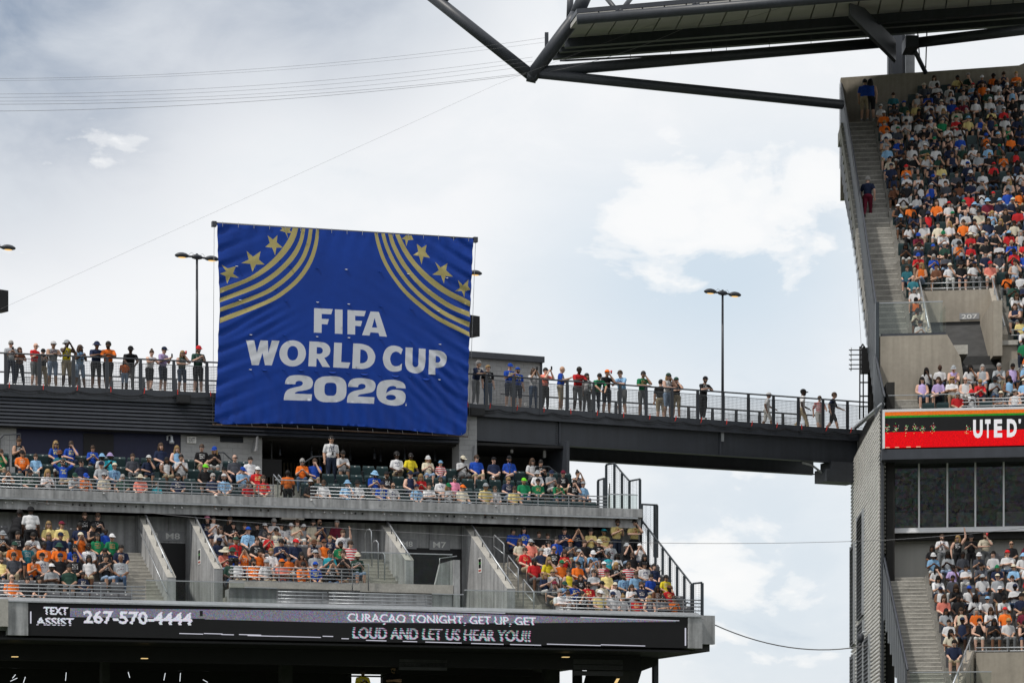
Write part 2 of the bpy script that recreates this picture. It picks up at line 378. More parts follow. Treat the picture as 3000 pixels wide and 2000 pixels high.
# ---- concourse building behind the upper rows
cb = thing('concourse_building', 'grey block concourse with navy panel, vent and open bar under the walkway', 'building', L.W(2, .5, ZC))
z_l = zz - 1.12
def blocks(parent, fr, s0, s1, z0, z1, b, bw=.4, bh=.2, thick=.1):
    """painted block wall: backing plus each block as a piece of its own"""
    MB().box(s0, s1, b + .015, b + thick, z0, z1).build('wall', block_m, fr, parent)
    me = None; r = 0; z = z0
    while z < z1 - .02:
        h = min(bh, z1 - z); s = s0 - (bw / 2 if r % 2 else 0)
        while s < s1 - .01:
            a = max(s, s0); c = min(s + bw, s1)
            if c - a > .03:
                if me is None: me = simple_mesh(MB().box(-.5, .5, -.5, .5, 0, 1), 'block', block_m)
                part(me, 'block', parent, fr.W((a + c) / 2, b + .012, z + .004), fr.rot, (c - a - .008, .022, h - .008))
            s += bw
        z += bh; r += 1
def slab(s0, s1, b0, b1, z0, z1, name, mat, parent, fr=L): return MB().box(s0, s1, b0, b1, z0, z1).build(name, mat, fr, parent)
q = lambda px, b=.4: L.s(px, b)
blocks(cb, L, SL, q(48), ZC, z_l, .4)
slab(q(48), q(530), .44, .5, ZC, z_l, 'panel', navy_p, cb)
slab(q(245), q(333), .40, .44, ZC + .6, z_l - .08, 'panel', M('dark_panel', (.008, .008, .010), .7), cb)
slab(q(70), q(530), .36, .43, ZC, ZC + .78, 'panel', teal_p, cb)
blocks(cb, L, q(530), q(768), ZC, z_l, .4)
# vent with slats
slab(q(645), q(712), .37, .412, L.z(645, 1262, .4), L.z(645, 1294, .4) , 'vent', black, cb)
zt, zb = L.z(645, 1263, .37), L.z(645, 1293, .37)
for i in range(5):
    zc = zb + (zt - zb) * (i + .5) / 5
    MB().prism([(.37, zc - .03), (.34, zc - .03), (.37, zc + .035)], 's', q(646), q(711)).build('vent_slat', steel, L, cb)
# open bar: ceiling, back curtain, side wall, TV
s0, s1 = q(768), q(1345)
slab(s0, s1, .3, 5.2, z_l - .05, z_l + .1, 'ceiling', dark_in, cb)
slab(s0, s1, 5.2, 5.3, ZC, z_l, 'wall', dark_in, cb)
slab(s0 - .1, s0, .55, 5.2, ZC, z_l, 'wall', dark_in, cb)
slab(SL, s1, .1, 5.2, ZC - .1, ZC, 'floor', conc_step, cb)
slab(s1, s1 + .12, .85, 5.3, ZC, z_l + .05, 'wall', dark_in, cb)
s = s0 + .02; i = 0
cm = simple_mesh(MB().prism([(-.05, 0), (-.03, -.035), (.0, -.045), (.03, -.035), (.05, 0)], 'z', 0, z_l - .35 - ZC), 'curtain_fold', slat_be, True)
while s < s1 - .1:
    part(cm, 'curtain_fold', cb, L.W(s, 4.6 + .02 * math.sin(i), ZC), L.rot, (.8 + .5 * random.random(), 1, 1)); s += .14; i += 1
slab(s0, s1, 2.2, 2.24, L.z(1000, 1306, 2.2), L.z(1000, 1306, 2.2) + .03, 'light_strip', lamp_y, cb)
zc = z_l - .05
spot = MB().lathe([(0, .26), (.045, .26), (.05, .06), (.06, 0), (.045, 0)], seg=10); spot.tube([(0, 0, .26), (0, 0, .5)], .012, 6)
spot_me = simple_mesh(spot, 'spot_lamp', steel, True); bulb_me = simple_mesh(MB().lathe([(0, .015), (.045, .012)], seg=10), 'bulb', lamp_y)
for px, b in ((820, 1.2), (913, 1.2), (935, 1.9), (1004, 1.2), (1026, 1.9), (1097, 1.2), (1115, 1.9), (1186, 1.2), (1275, 1.2)):
    o = part(spot_me, 'spot_lamp', cb, L.W(L.s(px, b), b, zc - .5)); part(bulb_me, 'bulb', o, L.W(L.s(px, b), b, zc - .5))
tv = thing('television', 'black flat screen hanging in the open bar beside the grey block wall', 'television', L.W(L.s(796, .9), .9, L.z(796, 1397, .9)))
a, c = L.s(768, .9), L.s(824, .9); z0, z1 = L.z(796, 1397, .9), L.z(796, 1345, .9)
MB().box(a, c, .86, .93, z0, z1).build('casing', black, L, tv); MB().box(a + .02, c - .02, .852, .858, z0 + .02, z1 - .02).build('screen_panel', screen, L, tv)
MB().box((a + c) / 2 - .03, (a + c) / 2 + .03, .9, .96, z0 + .1, z_l).build('bracket', black, L, tv)
# grey pier right of the bar
blocks(cb, L, q(1345, .0), q(1397, .0), ZC, ZD - .48, -.02, thick=.8)
# recess under the bridge and the end column
sE = L.s(1606, 2)
slab(q(1397), sE, 3.2, 3.3, ZC - 1, 16.2, 'wall', M('shaded_brown_wall', (.05, .047, .044), .8, var=.15), cb)  # grey-brown wall, the recess shade put into its dark colour
slab(sE - .12, sE, -.2, 3.3, ZC - 1, 16.05, 'column', steel, cb)
slab(q(1397), sE, -.4, 3.3, ZC - .1, ZC, 'floor', conc_step, cb)
for px, py in ((1499, 1305), (1595, 1319)):
    b = 1.0; s = L.s(px, b); z = L.z(px, py, b)
    slab(s - .04, s + .04, b - .05, b + .05, z - .28, z + .02, 'wall_lamp', white_p, cb)
# small things on the wall
ex = thing('exit_sign', 'white EXIT sign on the grey block wall beside the navy panel', 'sign', L.W(q(561), .3, L.z(561, 1297, .3)))
MB().box(L.s(549, .3), L.s(575, .3), .3, .395, L.z(561, 1297, .3), L.z(561, 1278, .3)).build('plate', sign_w, L, ex)
text_on(L, 'EXIT', 553, 571, 1281, 1294, .296, M('sign_black', (.03, .03, .03), .6), 'lettering', ex, .01)
wl = thing('wall_lamp', 'silver bell shaped wall lamp on the navy panel left of the exit sign', 'lamp', L.W(q(503, .1), .1, L.z(503, 1300, .1)))
s, z = q(503, .15), L.z(503, 1299, .15)
MB().lathe([(0, .30), (.03, .30), (.05, .26), (.075, .12), (.10, .09), (.10, .02), (.085, .0), (.0, .0)], s, .15, z, 16).build('shade', galv, L, wl, True)
MB().tube([(s, .15, z + .3), (s - .04, .2, z + .33), (s - .1, .36, z + .33), (s - .1, .42, z + .28)], .02, 8).box(s - .13, s - .07, .40, .438, z + .15, z + .33).build('bracket', galv, L, wl)
for (pxs, lab) in ((((742, 1290), (754, 1277), (751, 1319), (736, 1325)), 'grey hanging sign board on the wall left of the open bar'), (((1365, 1325), (1391, 1303), (1389, 1345), (1367, 1355)), 'grey hanging sign board on the pier right of the open bar')):
    m = MB(); P = []
    for off in (0, .05):
        for i, (x, y) in enumerate(pxs):
            b = -.15 if i in (1, 2) else .35
            s_, z_ = L.sz(x, y, b); P.append((s_ + off, b + off * .3, z_))
    m.v = P; m.f = [(0, 1, 2, 3), (7, 6, 5, 4), (0, 4, 5, 1), (1, 5, 6, 2), (2, 6, 7, 3), (3, 7, 4, 0)]; m.mi = [0] * 6
    o = m.build('hanging_sign', sign_m, L); tag(o, lab, 'sign', 'grey hanging sign boards')
# ---- UPPER ROWS
UZ, UR_, UB, UT = 12.17, .46, -5.5, .8
ub = thing('upper_balcony', 'concrete balcony with four rows of green seats under the walkway', 'balcony', L.W(4, -5, 12.1))
s_end = L.s(1775, -5.5); sa0, sa1 = L.s(803, -5), L.s(868, -5)
for k in range(4):
    b0 = UB - .45 + UT * k
    slab(SL, sa0, b0, b0 + UT if k < 3 else .1, 12.0, UZ + UR_ * k, 'step', conc_step, ub)
    slab(sa1, s_end, b0, b0 + UT if k < 3 else .1, 12.0, UZ + UR_ * k, 'step', conc_step, ub)
    for h in (0, 1):
        slab(sa0, sa1, b0 + .4 * h, b0 + .4 * h + .4 if (k < 3 or h == 0) else .1, 12.0, UZ + UR_ * k - (.23 if h == 0 else 0) + (.003), 'step', conc_top, ub)
s_sl = L.s(1882, -6.1)
MB().prism([(-6.12, 12.40), (-6.12, 12.71), (-5.96, 12.73), (-5.96, 12.0), (-5.0, 12.0), (-5.0, 12.38), (-6.05, 12.38)], 's', SL, s_sl).build('front_slab', concrete, L, ub)
MB().box(SL, s_sl - .2, -6.16, -6.10, 12.33, 12.385).build('edge_trim', galv, L, ub)
bolt = simple_mesh(MB().lathe([(0, -.012), (.022, -.012), (.022, .0)], seg=8), 'bolt', galv)
s = SL
while s < s_sl - .3:
    o = part(bolt, 'bolt', ub, L.W(s, -6.125, 12.52)); o.rotation_euler = (R_(90), 0, L.rot); s += random.choice((.55, .7, .16))
slab(s_end, s_sl, -6.0, -3.0, 12.40, 12.70, 'landing', conc_top, ub)
UZS = (13.14, 13.01, 12.89, 12.77)
tube_railing(L, -6.04, SL, L.s(803, -6), UZS, 12.71, 1.22, 'four bar steel rail along the upper balcony left of the glass gate')
tube_railing(L, -6.04, L.s(908, -6), L.s(1778, -6), UZS, 12.71, 1.19, 'four bar steel rail along the upper balcony right of the glass gate')
def glass_panel(fr, px0, px1, py0, py1, b, label, group='glass balustrades', cap=True, z0=None):
    a, zt = fr.sz(px0, py0, b); c = fr.s(px1, b); zb = z0 if z0 is not None else fr.z(px0, py1, b)
    t = thing('glass_balustrade', label, 'balustrade', fr.W((a + c) / 2, b, zb), group)
    n = max(1, round((c - a) / 1.2))
    for i in range(n): MB().box(a + (c - a) * i / n + .006, a + (c - a) * (i + 1) / n - .006, b, b + .015, zb, zt - .02).build('pane', glass_c, fr, t)
    if cap: MB().box(a, c, b - .012, b + .028, zt - .02, zt + .015).build('cap_rail', galv, fr, t)
    return t
glass_panel(L, 806, 905, 1404, 1458, -5.97, 'clear glass gate panel between the two upper balcony rails')
def hoop(fr, pts, label, name='handrail', group='bent tube handrails', r=.022):
    o = MB().tube(pts, r, 8).build(name, galv, fr, None, True); tag(o, label, 'handrail', group); return o
for px, lab in ((828, 'bent tube handrail on the upper balcony steps, nearer the red seats'), (842, 'bent tube handrail on the upper balcony steps, nearer the glass panel')):
    s = L.s(px, -5.5)
    hoop(L, [(s, -5.6, 12.2), (s, -5.6, 13.15), (s, -5.5, 13.22), (s, -5.0, 13.45), (s, -4.4, 13.75), (s, -4.32, 13.7), (s, -4.32, 12.6)], lab)
# dark stair rails in the concourse behind the rows
for pts, lab in (([(0, 1285), (12, 1273), (60, 1271)], 'black stair rail in front of the grey wall at the far end'),
                 ([(640, 1325), (655, 1325), (695, 1362)], 'black stair rail beside the seated pair under the vent'),
                 ([(880, 1362), (918, 1337), (975, 1335)], 'black stair rail in front of the beige curtain'),
                 ([(1570, 1366), (1608, 1366), (1655, 1402)], 'black stair rail under the end of the footbridge')):
    P = [(L.s(x, -2.3), -2.3, L.z(x, y, -2.3)) for x, y in pts]
    m = MB().tube(P, .025, 6)
    for p in (P[0], P[-1]): m.tube([(p[0], p[1], p[2]), (p[0], p[1], 13.4)], .02, 6)
    for kk in range(1, 6):
        f = kk / 6; i = 0 if f < .5 else 1; g_ = (f - .5 * i) * 2; a_, c_ = Vector(P[i]), Vector(P[i + 1]); v = a_.lerp(c_, g_); m.tube([tuple(v), (v.x, v.y, 13.5)], .006, 4)
    tag(m.build('stair_rail', steel, L), lab, 'railing', 'black stair rails behind the upper rows')
# ---- MEZZANINE
MZ, MR, MBb, MT, WB = 7.85, .455, -10.55, .78, -5.0
mz = thing('mezzanine_stand', 'raw concrete mezzanine stand with stairways M7 and M8 under the balcony', 'stand', L.W(4, -8, 7.4))
sV = {k: L.s(px, WB) for k, px in (('1', 398), ('2', 543), ('3', 1104), ('4', 1352))}
s_mr = L.s(1878, WB); TW = .30
zsl = 12.0
MB().box(SL, s_mr, WB + .012, WB + .3, 9.0, 12.385).build('back_wall', conc_dark, L, mz)
s_ = SL
while s_ < s_mr:
    e_ = min(s_ + 1.22, s_mr); MB().box(s_ + .006, e_ - .006, WB, WB + .02, 9.0, 12.39).build('panel', concrete, L, mz); s_ = e_
def mrow(k): return MBb + MT * k, MZ + MR * k
def steps(s0, s1, k0, k1, name, base=7.3, half=False, mat=conc_step):
    for k in range(k0, k1):
        b, z = mrow(k); b0 = b - .42; e = b0 + MT if k < 6 else WB
        if half:
            for h in (0, 1, 2):
                slab(s0, s1, b0 + h * MT / 3, (b0 + (h + 1) * MT / 3) if (k < 6 or h < 2) else e, base, z - MR * (2 - h) / 3, name, mat, mz); slab(s0 + .02, s1 - .02, b0 + h * MT / 3 - .006, b0 + h * MT / 3 + .035, z - MR * (2 - h) / 3 - .03, z - MR * (2 - h) / 3 + .006, 'edge_highlight', edge_highlight_m, mz)
        else: slab(s0, s1, b0, e, base, z, name, mat, mz)
sA1 = L.s(385, -9.3)
steps(SL, sA1, 0, 7, 'step'); steps(sA1, sV['1'], 0, 7, 'stair', half=True, mat=conc_top)
sB0, sB1 = sV['2'] + TW, L.s(1052, -9.3)
steps(sB0, sB1, 2, 7, 'step'); steps(sB1, sV['3'], 2, 7, 'stair', half=True, mat=conc_top)
sC0 = sV['4'] + TW; sC1 = L.s(1600, -9.8) ; 
steps(sC0, sC1, 0, 7, 'stair', half=True, mat=conc_top); steps(sC1, s_mr, 0, 7, 'step')
# front upstand in front of the first rows
zf = 8.33
for a, c in ((SL, sV['1'] + .2), (sC0, s_mr + .1)): slab(a, c, -11.2, -10.98, 7.3, zf, 'front_upstand', concrete, mz)
slab(sV['1'] + .2, sC0, -11.2, -10.98, 7.3, zf - .003, 'front_upstand', concrete, mz)
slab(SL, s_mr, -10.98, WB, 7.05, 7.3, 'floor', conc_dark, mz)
# raking walls beside the two stairways: slope of the rows
def rake_wall(s, zt0, b_end, zt1, zbot, name='raking_wall'):
    prof = [(WB, zbot), (WB, zt0), (b_end, zt1), (b_end, zbot)]
    MB().prism(prof, 's', s, s + TW).build(name, concrete, L, mz)
    MB().poly([(s - .01, WB, zt0 + .004), (s + TW + .01, WB, zt0 + .004), (s + TW + .01, b_end - .01, zt1 + .004), (s - .01, b_end - .01, zt1 + .004)]).build('cap', conc_top, L, mz)
def rake_from_px(key, xt, yt, xe, ye):
    s = sV[key]; zt0 = L.z(xt, yt, WB)
    best = min((abs(L.s(xe, -5 - .05 * i) - s), -5 - .05 * i) for i in range(160))[1]
    return s, zt0, best, L.z(xe, ye, best)
RW = {'1': rake_from_px('1', 400, 1492, 490, 1690), '2': rake_from_px('2', 543, 1497, 628, 1665),
      '3': rake_from_px('3', 1106, 1517, 1188, 1640), '4': rake_from_px('4', 1357, 1528, 1486, 1723)}
for k in RW:
    s, z0_, be, z1_ = RW[k]; rake_wall(s, z0_, be, z1_, 7.3)
    t = thing('handrail', {'1': 'steel handrail on the raking wall left of stairway sign M8', '2': 'steel handrail on the raking wall just right of the left stairway',
              '3': 'steel handrail on the raking wall left of the M8 M7 stairway', '4': 'steel handrail on the raking wall right of the M7 sign'}[k], 'handrail', L.W(s, be, z1_), 'handrails on the raking walls')
    d = .17
    MB().tube([(s + .15, WB - .05, z0_ + d + .05), (s + .15, be - .02, z1_ + d)], .03, 8).build('rail', galv, L, t, True)
    for i in range(6):
        f = (i + .3) / 6; b_ = WB + (be - WB) * f; z_ = z0_ + (z1_ - z0_) * f
        MB().box(s + .135, s + .165, b_ - .015, b_ + .015, z_, z_ + d + .02).build('bracket', steel, L, t)
s, z0_, be, z1_ = RW['1']
o = MB().tube([(s - .05, WB - .6, z0_ - .75), (s - .05, be - .1, z1_ - .52)], .022, 8).build('handrail', galv, L, None, True); tag(o, 'lower steel handrail fixed to the side of the left raking wall', 'handrail')
# stairway lintels (walls over the passages) and black sheets painting the shade inside
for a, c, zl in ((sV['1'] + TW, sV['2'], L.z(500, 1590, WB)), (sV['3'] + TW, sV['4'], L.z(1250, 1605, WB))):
    slab(a, c, WB - .02, WB + .02, 7.3, zl, 'mouth_dark_sheet', black, mz)
    slab(a, c, -10.97, WB - .02, 7.9, 7.95, 'passage_floor', conc_step, mz)
def plate_sign(fr, txt, px0, px1, py0, py1, b, tx0, tx1, ty0, ty1, label, bold=.015, group='grey stairway signs'):
    a, zt = fr.sz(px0, py0, b); c = fr.s(px1, b); zb = fr.z(px0, py1, b)
    t = thing('stairway_sign', label, 'sign', fr.W((a + c) / 2, b, zb), group)
    MB().box(a, c, b - .02, b, zb, zt).build('plate', sign_m, fr, t)
    text_on(fr, txt, tx0, tx1, ty0, ty1, b - .023, sign_w, 'lettering', t, bold); return t
b_ = WB - .022
plate_sign(L, 'M8', 474, 538, 1555, 1583, b_, 486, 527, 1560, 1578, 'grey M8 sign over the left stairway passage')
plate_sign(L, '9', 446, 473, 1554, 1582, b_, 451, 462, 1559, 1575, 'grey sign ending in 9 over the left stairway passage')
plate_sign(L, 'M8', 735, 797, 1493, 1517, b_ + .02, 749, 782, 1498, 1511, 'grey M8 sign high on the concrete wall above the middle rows')
plate_sign(L, 'M8', 1165, 1220, 1578, 1606, b_, 1178, 1209, 1584, 1600, 'grey M8 sign over the right stairway, left of M7')
plate_sign(L, 'M7', 1258, 1318, 1581, 1609, b_, 1269, 1307, 1586, 1603, 'grey M7 sign over the right stairway, right of M8')
plate_sign(L, 'M7', 1616, 1674, 1524, 1549, b_ + .02, 1630, 1661, 1529, 1543, 'grey M7 sign on the wall behind the right rows')
# notices on raking walls
for key, fx, lab in (('2', .50, 'tall narrow black and white notice on the wall of the left stairway'), ('4', .42, 'tall narrow black and green notice on the wall of the right stairway')):
    s, z0_, be, z1_ = RW[key]; bb = WB + (be - WB) * fx; zt = L.z(574 if key == '2' else 1405, 1607 if key == '2' else 1633, bb)
    t = thing('notice', lab, 'notice', L.W(s - .01, bb, zt - .6), 'notices on the stairway walls')
    MB().box(s - .012, s - .001, bb - .17, bb + .17, zt - .55, zt).build('plate', sign_w, L, t)
    MB().box(s - .018, s - .012, bb - .12, bb + .12, zt - .16, zt - .04).box(s - .018, s - .012, bb - .12, bb + .12, zt - .38, zt - .24).build('mark', black, L, t)
    MB().box(s - .018, s - .012, bb - .12, bb + .12, zt - .23, zt - .17).build('mark', M('notice_green', (.05, .22, .05), .6), L, t)
    MB().box(s - .018, s - .012, bb - .12, bb + .12, zt - .5, zt - .44).build('mark', M('notice_red', (.4, .05, .03), .6), L, t)
# platform front under the middle rows
bf = -9.66
slab(sB0, L.s(1325, bf), bf - .02, bf + .5, 7.3, 9.02, 'platform_wall', concrete, mz)
slab(sB0, L.s(1052, bf), bf - .10, bf - .02, 9.06, 9.28, 'edge_slab', conc_top, mz)
MB().box(sB0, L.s(1052, bf), bf - .02, bf + .03, 8.7, 9.33).build('edge_upstand', concrete, L, mz)
slab(L.s(1052, bf), L.s(1325, bf), bf - .10, bf - .02, 9.02, 9.33, 'edge_slab', conc_top, mz)
slab(L.s(1052, bf), sV['3'] + TW, bf - .02, bf + .6, 9.0, 9.03, 'landing', conc_top, mz)
slab(L.s(1327, bf), L.s(1345, bf), bf - .1, bf + .3, 7.3, L.z(1335, 1640, bf), 'end_pier', concrete, mz)
MB().prism([(L.s(1268, -9.3), 9.0), (L.s(1325, -9.3), 9.0), (L.s(1325, -9.3), L.z(1325, 1640, -9.3)), (L.s(1290, -9.3), L.z(1290, 1650, -9.3))], 'b', -9.3, -9.15).build('stair_parapet', concrete, L, mz)
hoop(L, [(L.s(1290, -9.25), -9.25, 9.05), (L.s(1288, -9.25), -9.25, L.z(1288, 1635, -9.25)), (L.s(1338, -9.25), -9.25, L.z(1338, 1628, -9.25))], 'bent steel handrail over the stair parapet by the M7 sign')
tube_railing(L, bf - .06, sB0 + .02, L.s(1050, bf), (9.80, 9.68, 9.56, 9.44), 9.29, 1.12, 'four bar steel rail in front of the middle rows')
RZ = (8.88, 8.76, 8.64, 8.50)
tube_railing(L, -11.1, SL, L.s(425, -11.1), RZ, 8.33, 1.05, 'four bar steel rail in front of the empty grey seats at left')
tube_railing(L, -11.1, L.s(814, -11.1), L.s(958, -11.1), (8.83, 8.71, 8.59, 8.47), 8.33, 1.45, 'short steel rail on the platform under the middle rows, left of the long one')
tube_railing(L, -11.1, L.s(963, -11.1), L.s(1264, -11.1), (8.83, 8.71, 8.59, 8.47), 8.33, 1.1, 'long steel rail on the platform under the middle rows')
tube_railing(L, -11.1, L.s(1640, -11.1), L.s(2052, -11.1), RZ, 8.33, 1.0, 'four bar steel rail in front of the right rows above the screen')
glass_panel(L, 428, 716, 1698, 1756, -11.05, 'glass balustrade at the foot of the left stairway', z0=8.33)
glass_panel(L, 717, 812, 1719, 1764, -11.05, 'low glass balustrade between left stairway and platform rail', z0=8.33)
glass_panel(L, 1058, 1325, 1616, 1690, bf - .05, 'glass balustrade on the ledge under the M8 and M7 signs', z0=9.33)
glass_panel(L, 1266, 1358, 1738, 1782, -11.05, 'small low glass panel in front of the dark doorway', z0=8.33)
glass_panel(L, 1360, 1632, 1727, 1786, -11.08, 'glass balustrade at the foot of the right stair flight', z0=8.33)
# bent aisle rails
for n_, (px0, py0, px1, py1, bb, lab) in enumerate((
    (1447, 1567, 1468, 1590, -7.0, 'bent tube handrail at the top of the right stair flight'), (1488, 1627, 1513, 1660, -8.5, 'bent tube handrail halfway down the right stair flight'),
    (1533, 1697, 1560, 1730, -10.0, 'bent tube handrail at the bottom of the right stair flight'))):
    s0_, z0_ = L.sz(px0, py0, bb + .5); z1_ = L.z(px1, py1, bb - .5); s0_ = L.s(px0, bb + .5)
    hoop(L, [(s0_, bb + .5, z0_ - 1.0), (s0_, bb + .5, z0_ - .05), (s0_, bb + .45, z0_), (s0_, bb - .45, z1_), (s0_, bb - .5, z1_ - .05), (s0_, bb - .5, z1_ - 1.1)], lab)
    MB().tube([(s0_, bb + .5, z0_ - .4), (s0_, bb - .5, z1_ - .4)], .018, 6).build('middle_bar', galv, L, bpy.context.scene.objects[-1] if False else [o for o in C.objects if o.name.startswith('handrail')][-1], True)
for px, py, bb, lab in ((1080, 1550, -6.4, 'bent tube handrail at the top of the middle stair flight'), (1100, 1583, -7.4, 'bent tube handrail in the middle of the middle stair flight'), (1119, 1618, -8.6, 'bent tube handrail low on the middle stair flight')):
    s0_, z0_ = L.sz(px, py, bb)
    hoop(L, [(s0_ - .03, bb + .3, z0_ - .9), (s0_ - .03, bb + .3, z0_ - .1), (s0_, bb + .2, z0_), (s0_, bb - .1, z0_), (s0_ + .03, bb - .2, z0_ - .1), (s0_ + .03, bb - .2, z0_ - 1.0)], lab)
hoop(L, [(L.s(1027, bf), bf - .2, 9.05), (L.s(1027, bf), bf - .2, 9.98), (L.s(1074, bf), bf - .2, 9.98), (L.s(1074, bf), bf - .2, 9.05)], 'square tube hoop at the end of the middle rows')
# ---- LED ribbon board
bL = -11.5; a0, a1 = L.s(82, bL), L.s(2015, bL); zb_, zt_ = 7.12, 8.22
lb = thing('ribbon_screen', 'long black LED ribbon screen with white text along the mezzanine front', 'screen', L.W(4, bL, zb_))
MB().box(a0, a1, bL, -11.2, zb_, zt_).build('casing', screen, L, lb)
MB().prism([(-11.2, zt_ + .16), (-11.56, zt_ + .01), (-11.56, zt_ + .06), (-11.2, zt_ + .20)], 's', SL, a1 + .5).build('sloped_flashing', galv, L, lb)
slab(L.s(22, bL), a0, bL - .03, -11.2, zb_, zt_ + .02, 'end_block', concrete, lb)
slab(SL, L.s(22, bL), bL - .12, -11.2, zb_ + .28, zt_ + .1, 'end_block', conc_top, lb)
slab(a1, L.s(2057, bL), bL - .02, -10.9, zb_, zt_ + .02, 'end_block', concrete, lb)
def led(pts, mat, name='lit_band', off=.006):
    if name == 'lit_line' and len(pts) > 1:
        for quad in pts: led([quad], mat, name, off)
        return
    m = MB()
    for quad in pts: m.poly([(*((lambda sz: (sz[0], bL - off, sz[1]))(L.sz(x, y, bL))),) for x, y in quad])
    return m.build(name, mat, L, lb, fix=False)
lav = EM('led_lavender', (.19, .185, .24), .9, .55, 45); ledw = EM('led_white', (.74, .75, .86), .95, .25, 45); ledline = EM('led_line', (.7, .7, .8), .8)
led([[(205, 1780), (600, 1784), (600, 1811), (205, 1806)], [(600, 1784), (1010, 1788), (1500, 1800), (1500, 1824), (1000, 1823), (600, 1813)], [(1500, 1800), (1980, 1817), (1980, 1820), (1500, 1824)]], lav)
led([[(585, 1788), (594, 1788), (594, 1804), (585, 1804)]], black, 'dead_pixels', .009)
def led_text(txt, x0, x1, y0, y1, bold=.015, strips=9, drop=(), fringe=False):
    s0_, zt = L.sz(x0, y0, bL); s1_ = L.s(x1, bL); zb = zt - (y1 - y0) * L.Y(s0_, bL) / F
    V, Fc = text_mb(txt, zt - zb, s1_ - s0_, bold)
    # rows of the board that are caught between refreshes are displaced or dark
    bm = bmesh.new(); vs_ = [bm.verts.new((v[0], v[1], 0)) for v in V]
    for f in Fc:
        try: bm.faces.new([vs_[i] for i in f])
        except ValueError: pass
    H = zt - zb
    for i in range(1, strips): bmesh.ops.bisect_plane(bm, geom=bm.verts[:] + bm.edges[:] + bm.faces[:], plane_co=(0, H * i / strips, 0), plane_no=(0, 1, 0))
    bmesh.ops.split_edges(bm, edges=bm.edges)
    kill = []
    for f in bm.faces:
        i = int(f.calc_center_median().y / H * strips)
        if i in drop: kill.append(f)
        else:
            dx = (.012, -.01, .02, 0, -.016, .01, 0, -.01, .014)[i % 9]
            for v in f.verts: v.co.x += dx
    bmesh.ops.delete(bm, geom=kill, context='FACES')
    bm.verts.index_update(); m = MB(); m.v = [(s0_ + v.co.x, bL - .010, zb + v.co.y) for v in bm.verts]; m.f = [tuple(v.index for v in f.verts) for f in bm.faces]; m.mi = [0] * len(m.f); bm.free()
    # follow the slight slope of the line of text
    if fringe:
        for dx, col_, cc in ((-.022, 'cyan', (.12, .75, .80)), (.022, 'magenta', (.80, .10, .30))):
            m2 = MB(); m2.v = [(v[0] + dx, v[1] + .002, v[2]) for v in m.v]; m2.f = m.f; m2.mi = m.mi; m2.build('colour_fringe', EM('led_' + col_, cc, .7, .5, 45), L, lb, fix=False)
    return m.build('lettering', EM('led_white_dim', (.50, .50, .58), .9, .4, 45) if strips == 12 else ledw, L, lb, fix=False)
led_text('TEXT', 127, 199, 1776, 1799, .03)
led_text('ASSIST', 105, 216, 1807, 1830, .03, drop=(1,))
led_text('267-570-4444', 244, 563, 1786, 1825, .03)
led_text('CURAÇAO TONIGHT, GET UP, GET', 1018, 1570, 1795, 1826, .012, 8, drop=(1,), fringe=True)
led_text('LOUD AND LET US HEAR YOU!!', 1034, 1553, 1836, 1869, .012, 12, drop=(5, 8, 10), fringe=True)
led([[(x0, y0), (x1, y0 + (x1 - x0) * .028), (x1, y0 + (x1 - x0) * .028 + 2.4), (x0, y0 + 2.4)] for x0, x1, y0 in
     ((525, 595, 1853), (597, 652, 1853), (648, 685, 1856), (700, 765, 1856), (725, 815, 1859), (812, 940, 1861), (945, 976, 1861), (1000, 1022, 1868), (1072, 1132, 1873), (1180, 1222, 1876),
      (1246, 1352, 1878), (1380, 1475, 1882), (1494, 1585, 1885), (1602, 1760, 1884), (1760, 1890, 1886))], ledline, 'lit_line')
led([[(735, 1776), (900, 1779), (900, 1781), (735, 1778)], [(1020, 1781), (1480, 1794), (1480, 1796), (1020, 1783)], [(1700, 1806), (1990, 1816), (1990, 1818), (1700, 1808)]], ledline, 'lit_line')
led([[(88, 1790), (92, 1790), (92, 1825), (88, 1825)], [(2006, 1838), (2010, 1838), (2010, 1890), (2006, 1890)]], ledline, 'lit_line')
# ---- undercroft below the mezzanine
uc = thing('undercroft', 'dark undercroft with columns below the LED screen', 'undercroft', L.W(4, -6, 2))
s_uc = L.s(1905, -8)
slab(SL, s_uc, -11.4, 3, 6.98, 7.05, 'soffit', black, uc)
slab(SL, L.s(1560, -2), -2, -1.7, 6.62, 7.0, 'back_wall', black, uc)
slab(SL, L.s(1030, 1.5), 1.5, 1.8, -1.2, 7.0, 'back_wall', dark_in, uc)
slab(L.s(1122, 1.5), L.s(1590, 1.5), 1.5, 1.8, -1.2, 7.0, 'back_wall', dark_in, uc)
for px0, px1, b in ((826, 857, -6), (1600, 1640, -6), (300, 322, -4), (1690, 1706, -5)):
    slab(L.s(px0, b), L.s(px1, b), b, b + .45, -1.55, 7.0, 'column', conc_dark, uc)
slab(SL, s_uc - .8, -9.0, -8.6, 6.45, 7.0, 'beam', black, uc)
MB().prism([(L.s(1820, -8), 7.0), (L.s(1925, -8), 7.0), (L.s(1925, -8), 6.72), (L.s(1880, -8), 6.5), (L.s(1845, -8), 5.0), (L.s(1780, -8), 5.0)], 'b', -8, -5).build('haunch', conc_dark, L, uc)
slab(L.s(1913, -7), L.s(1926, -7), -7.1, -6.9, 6.0, 7.3, 'post', steel, uc)
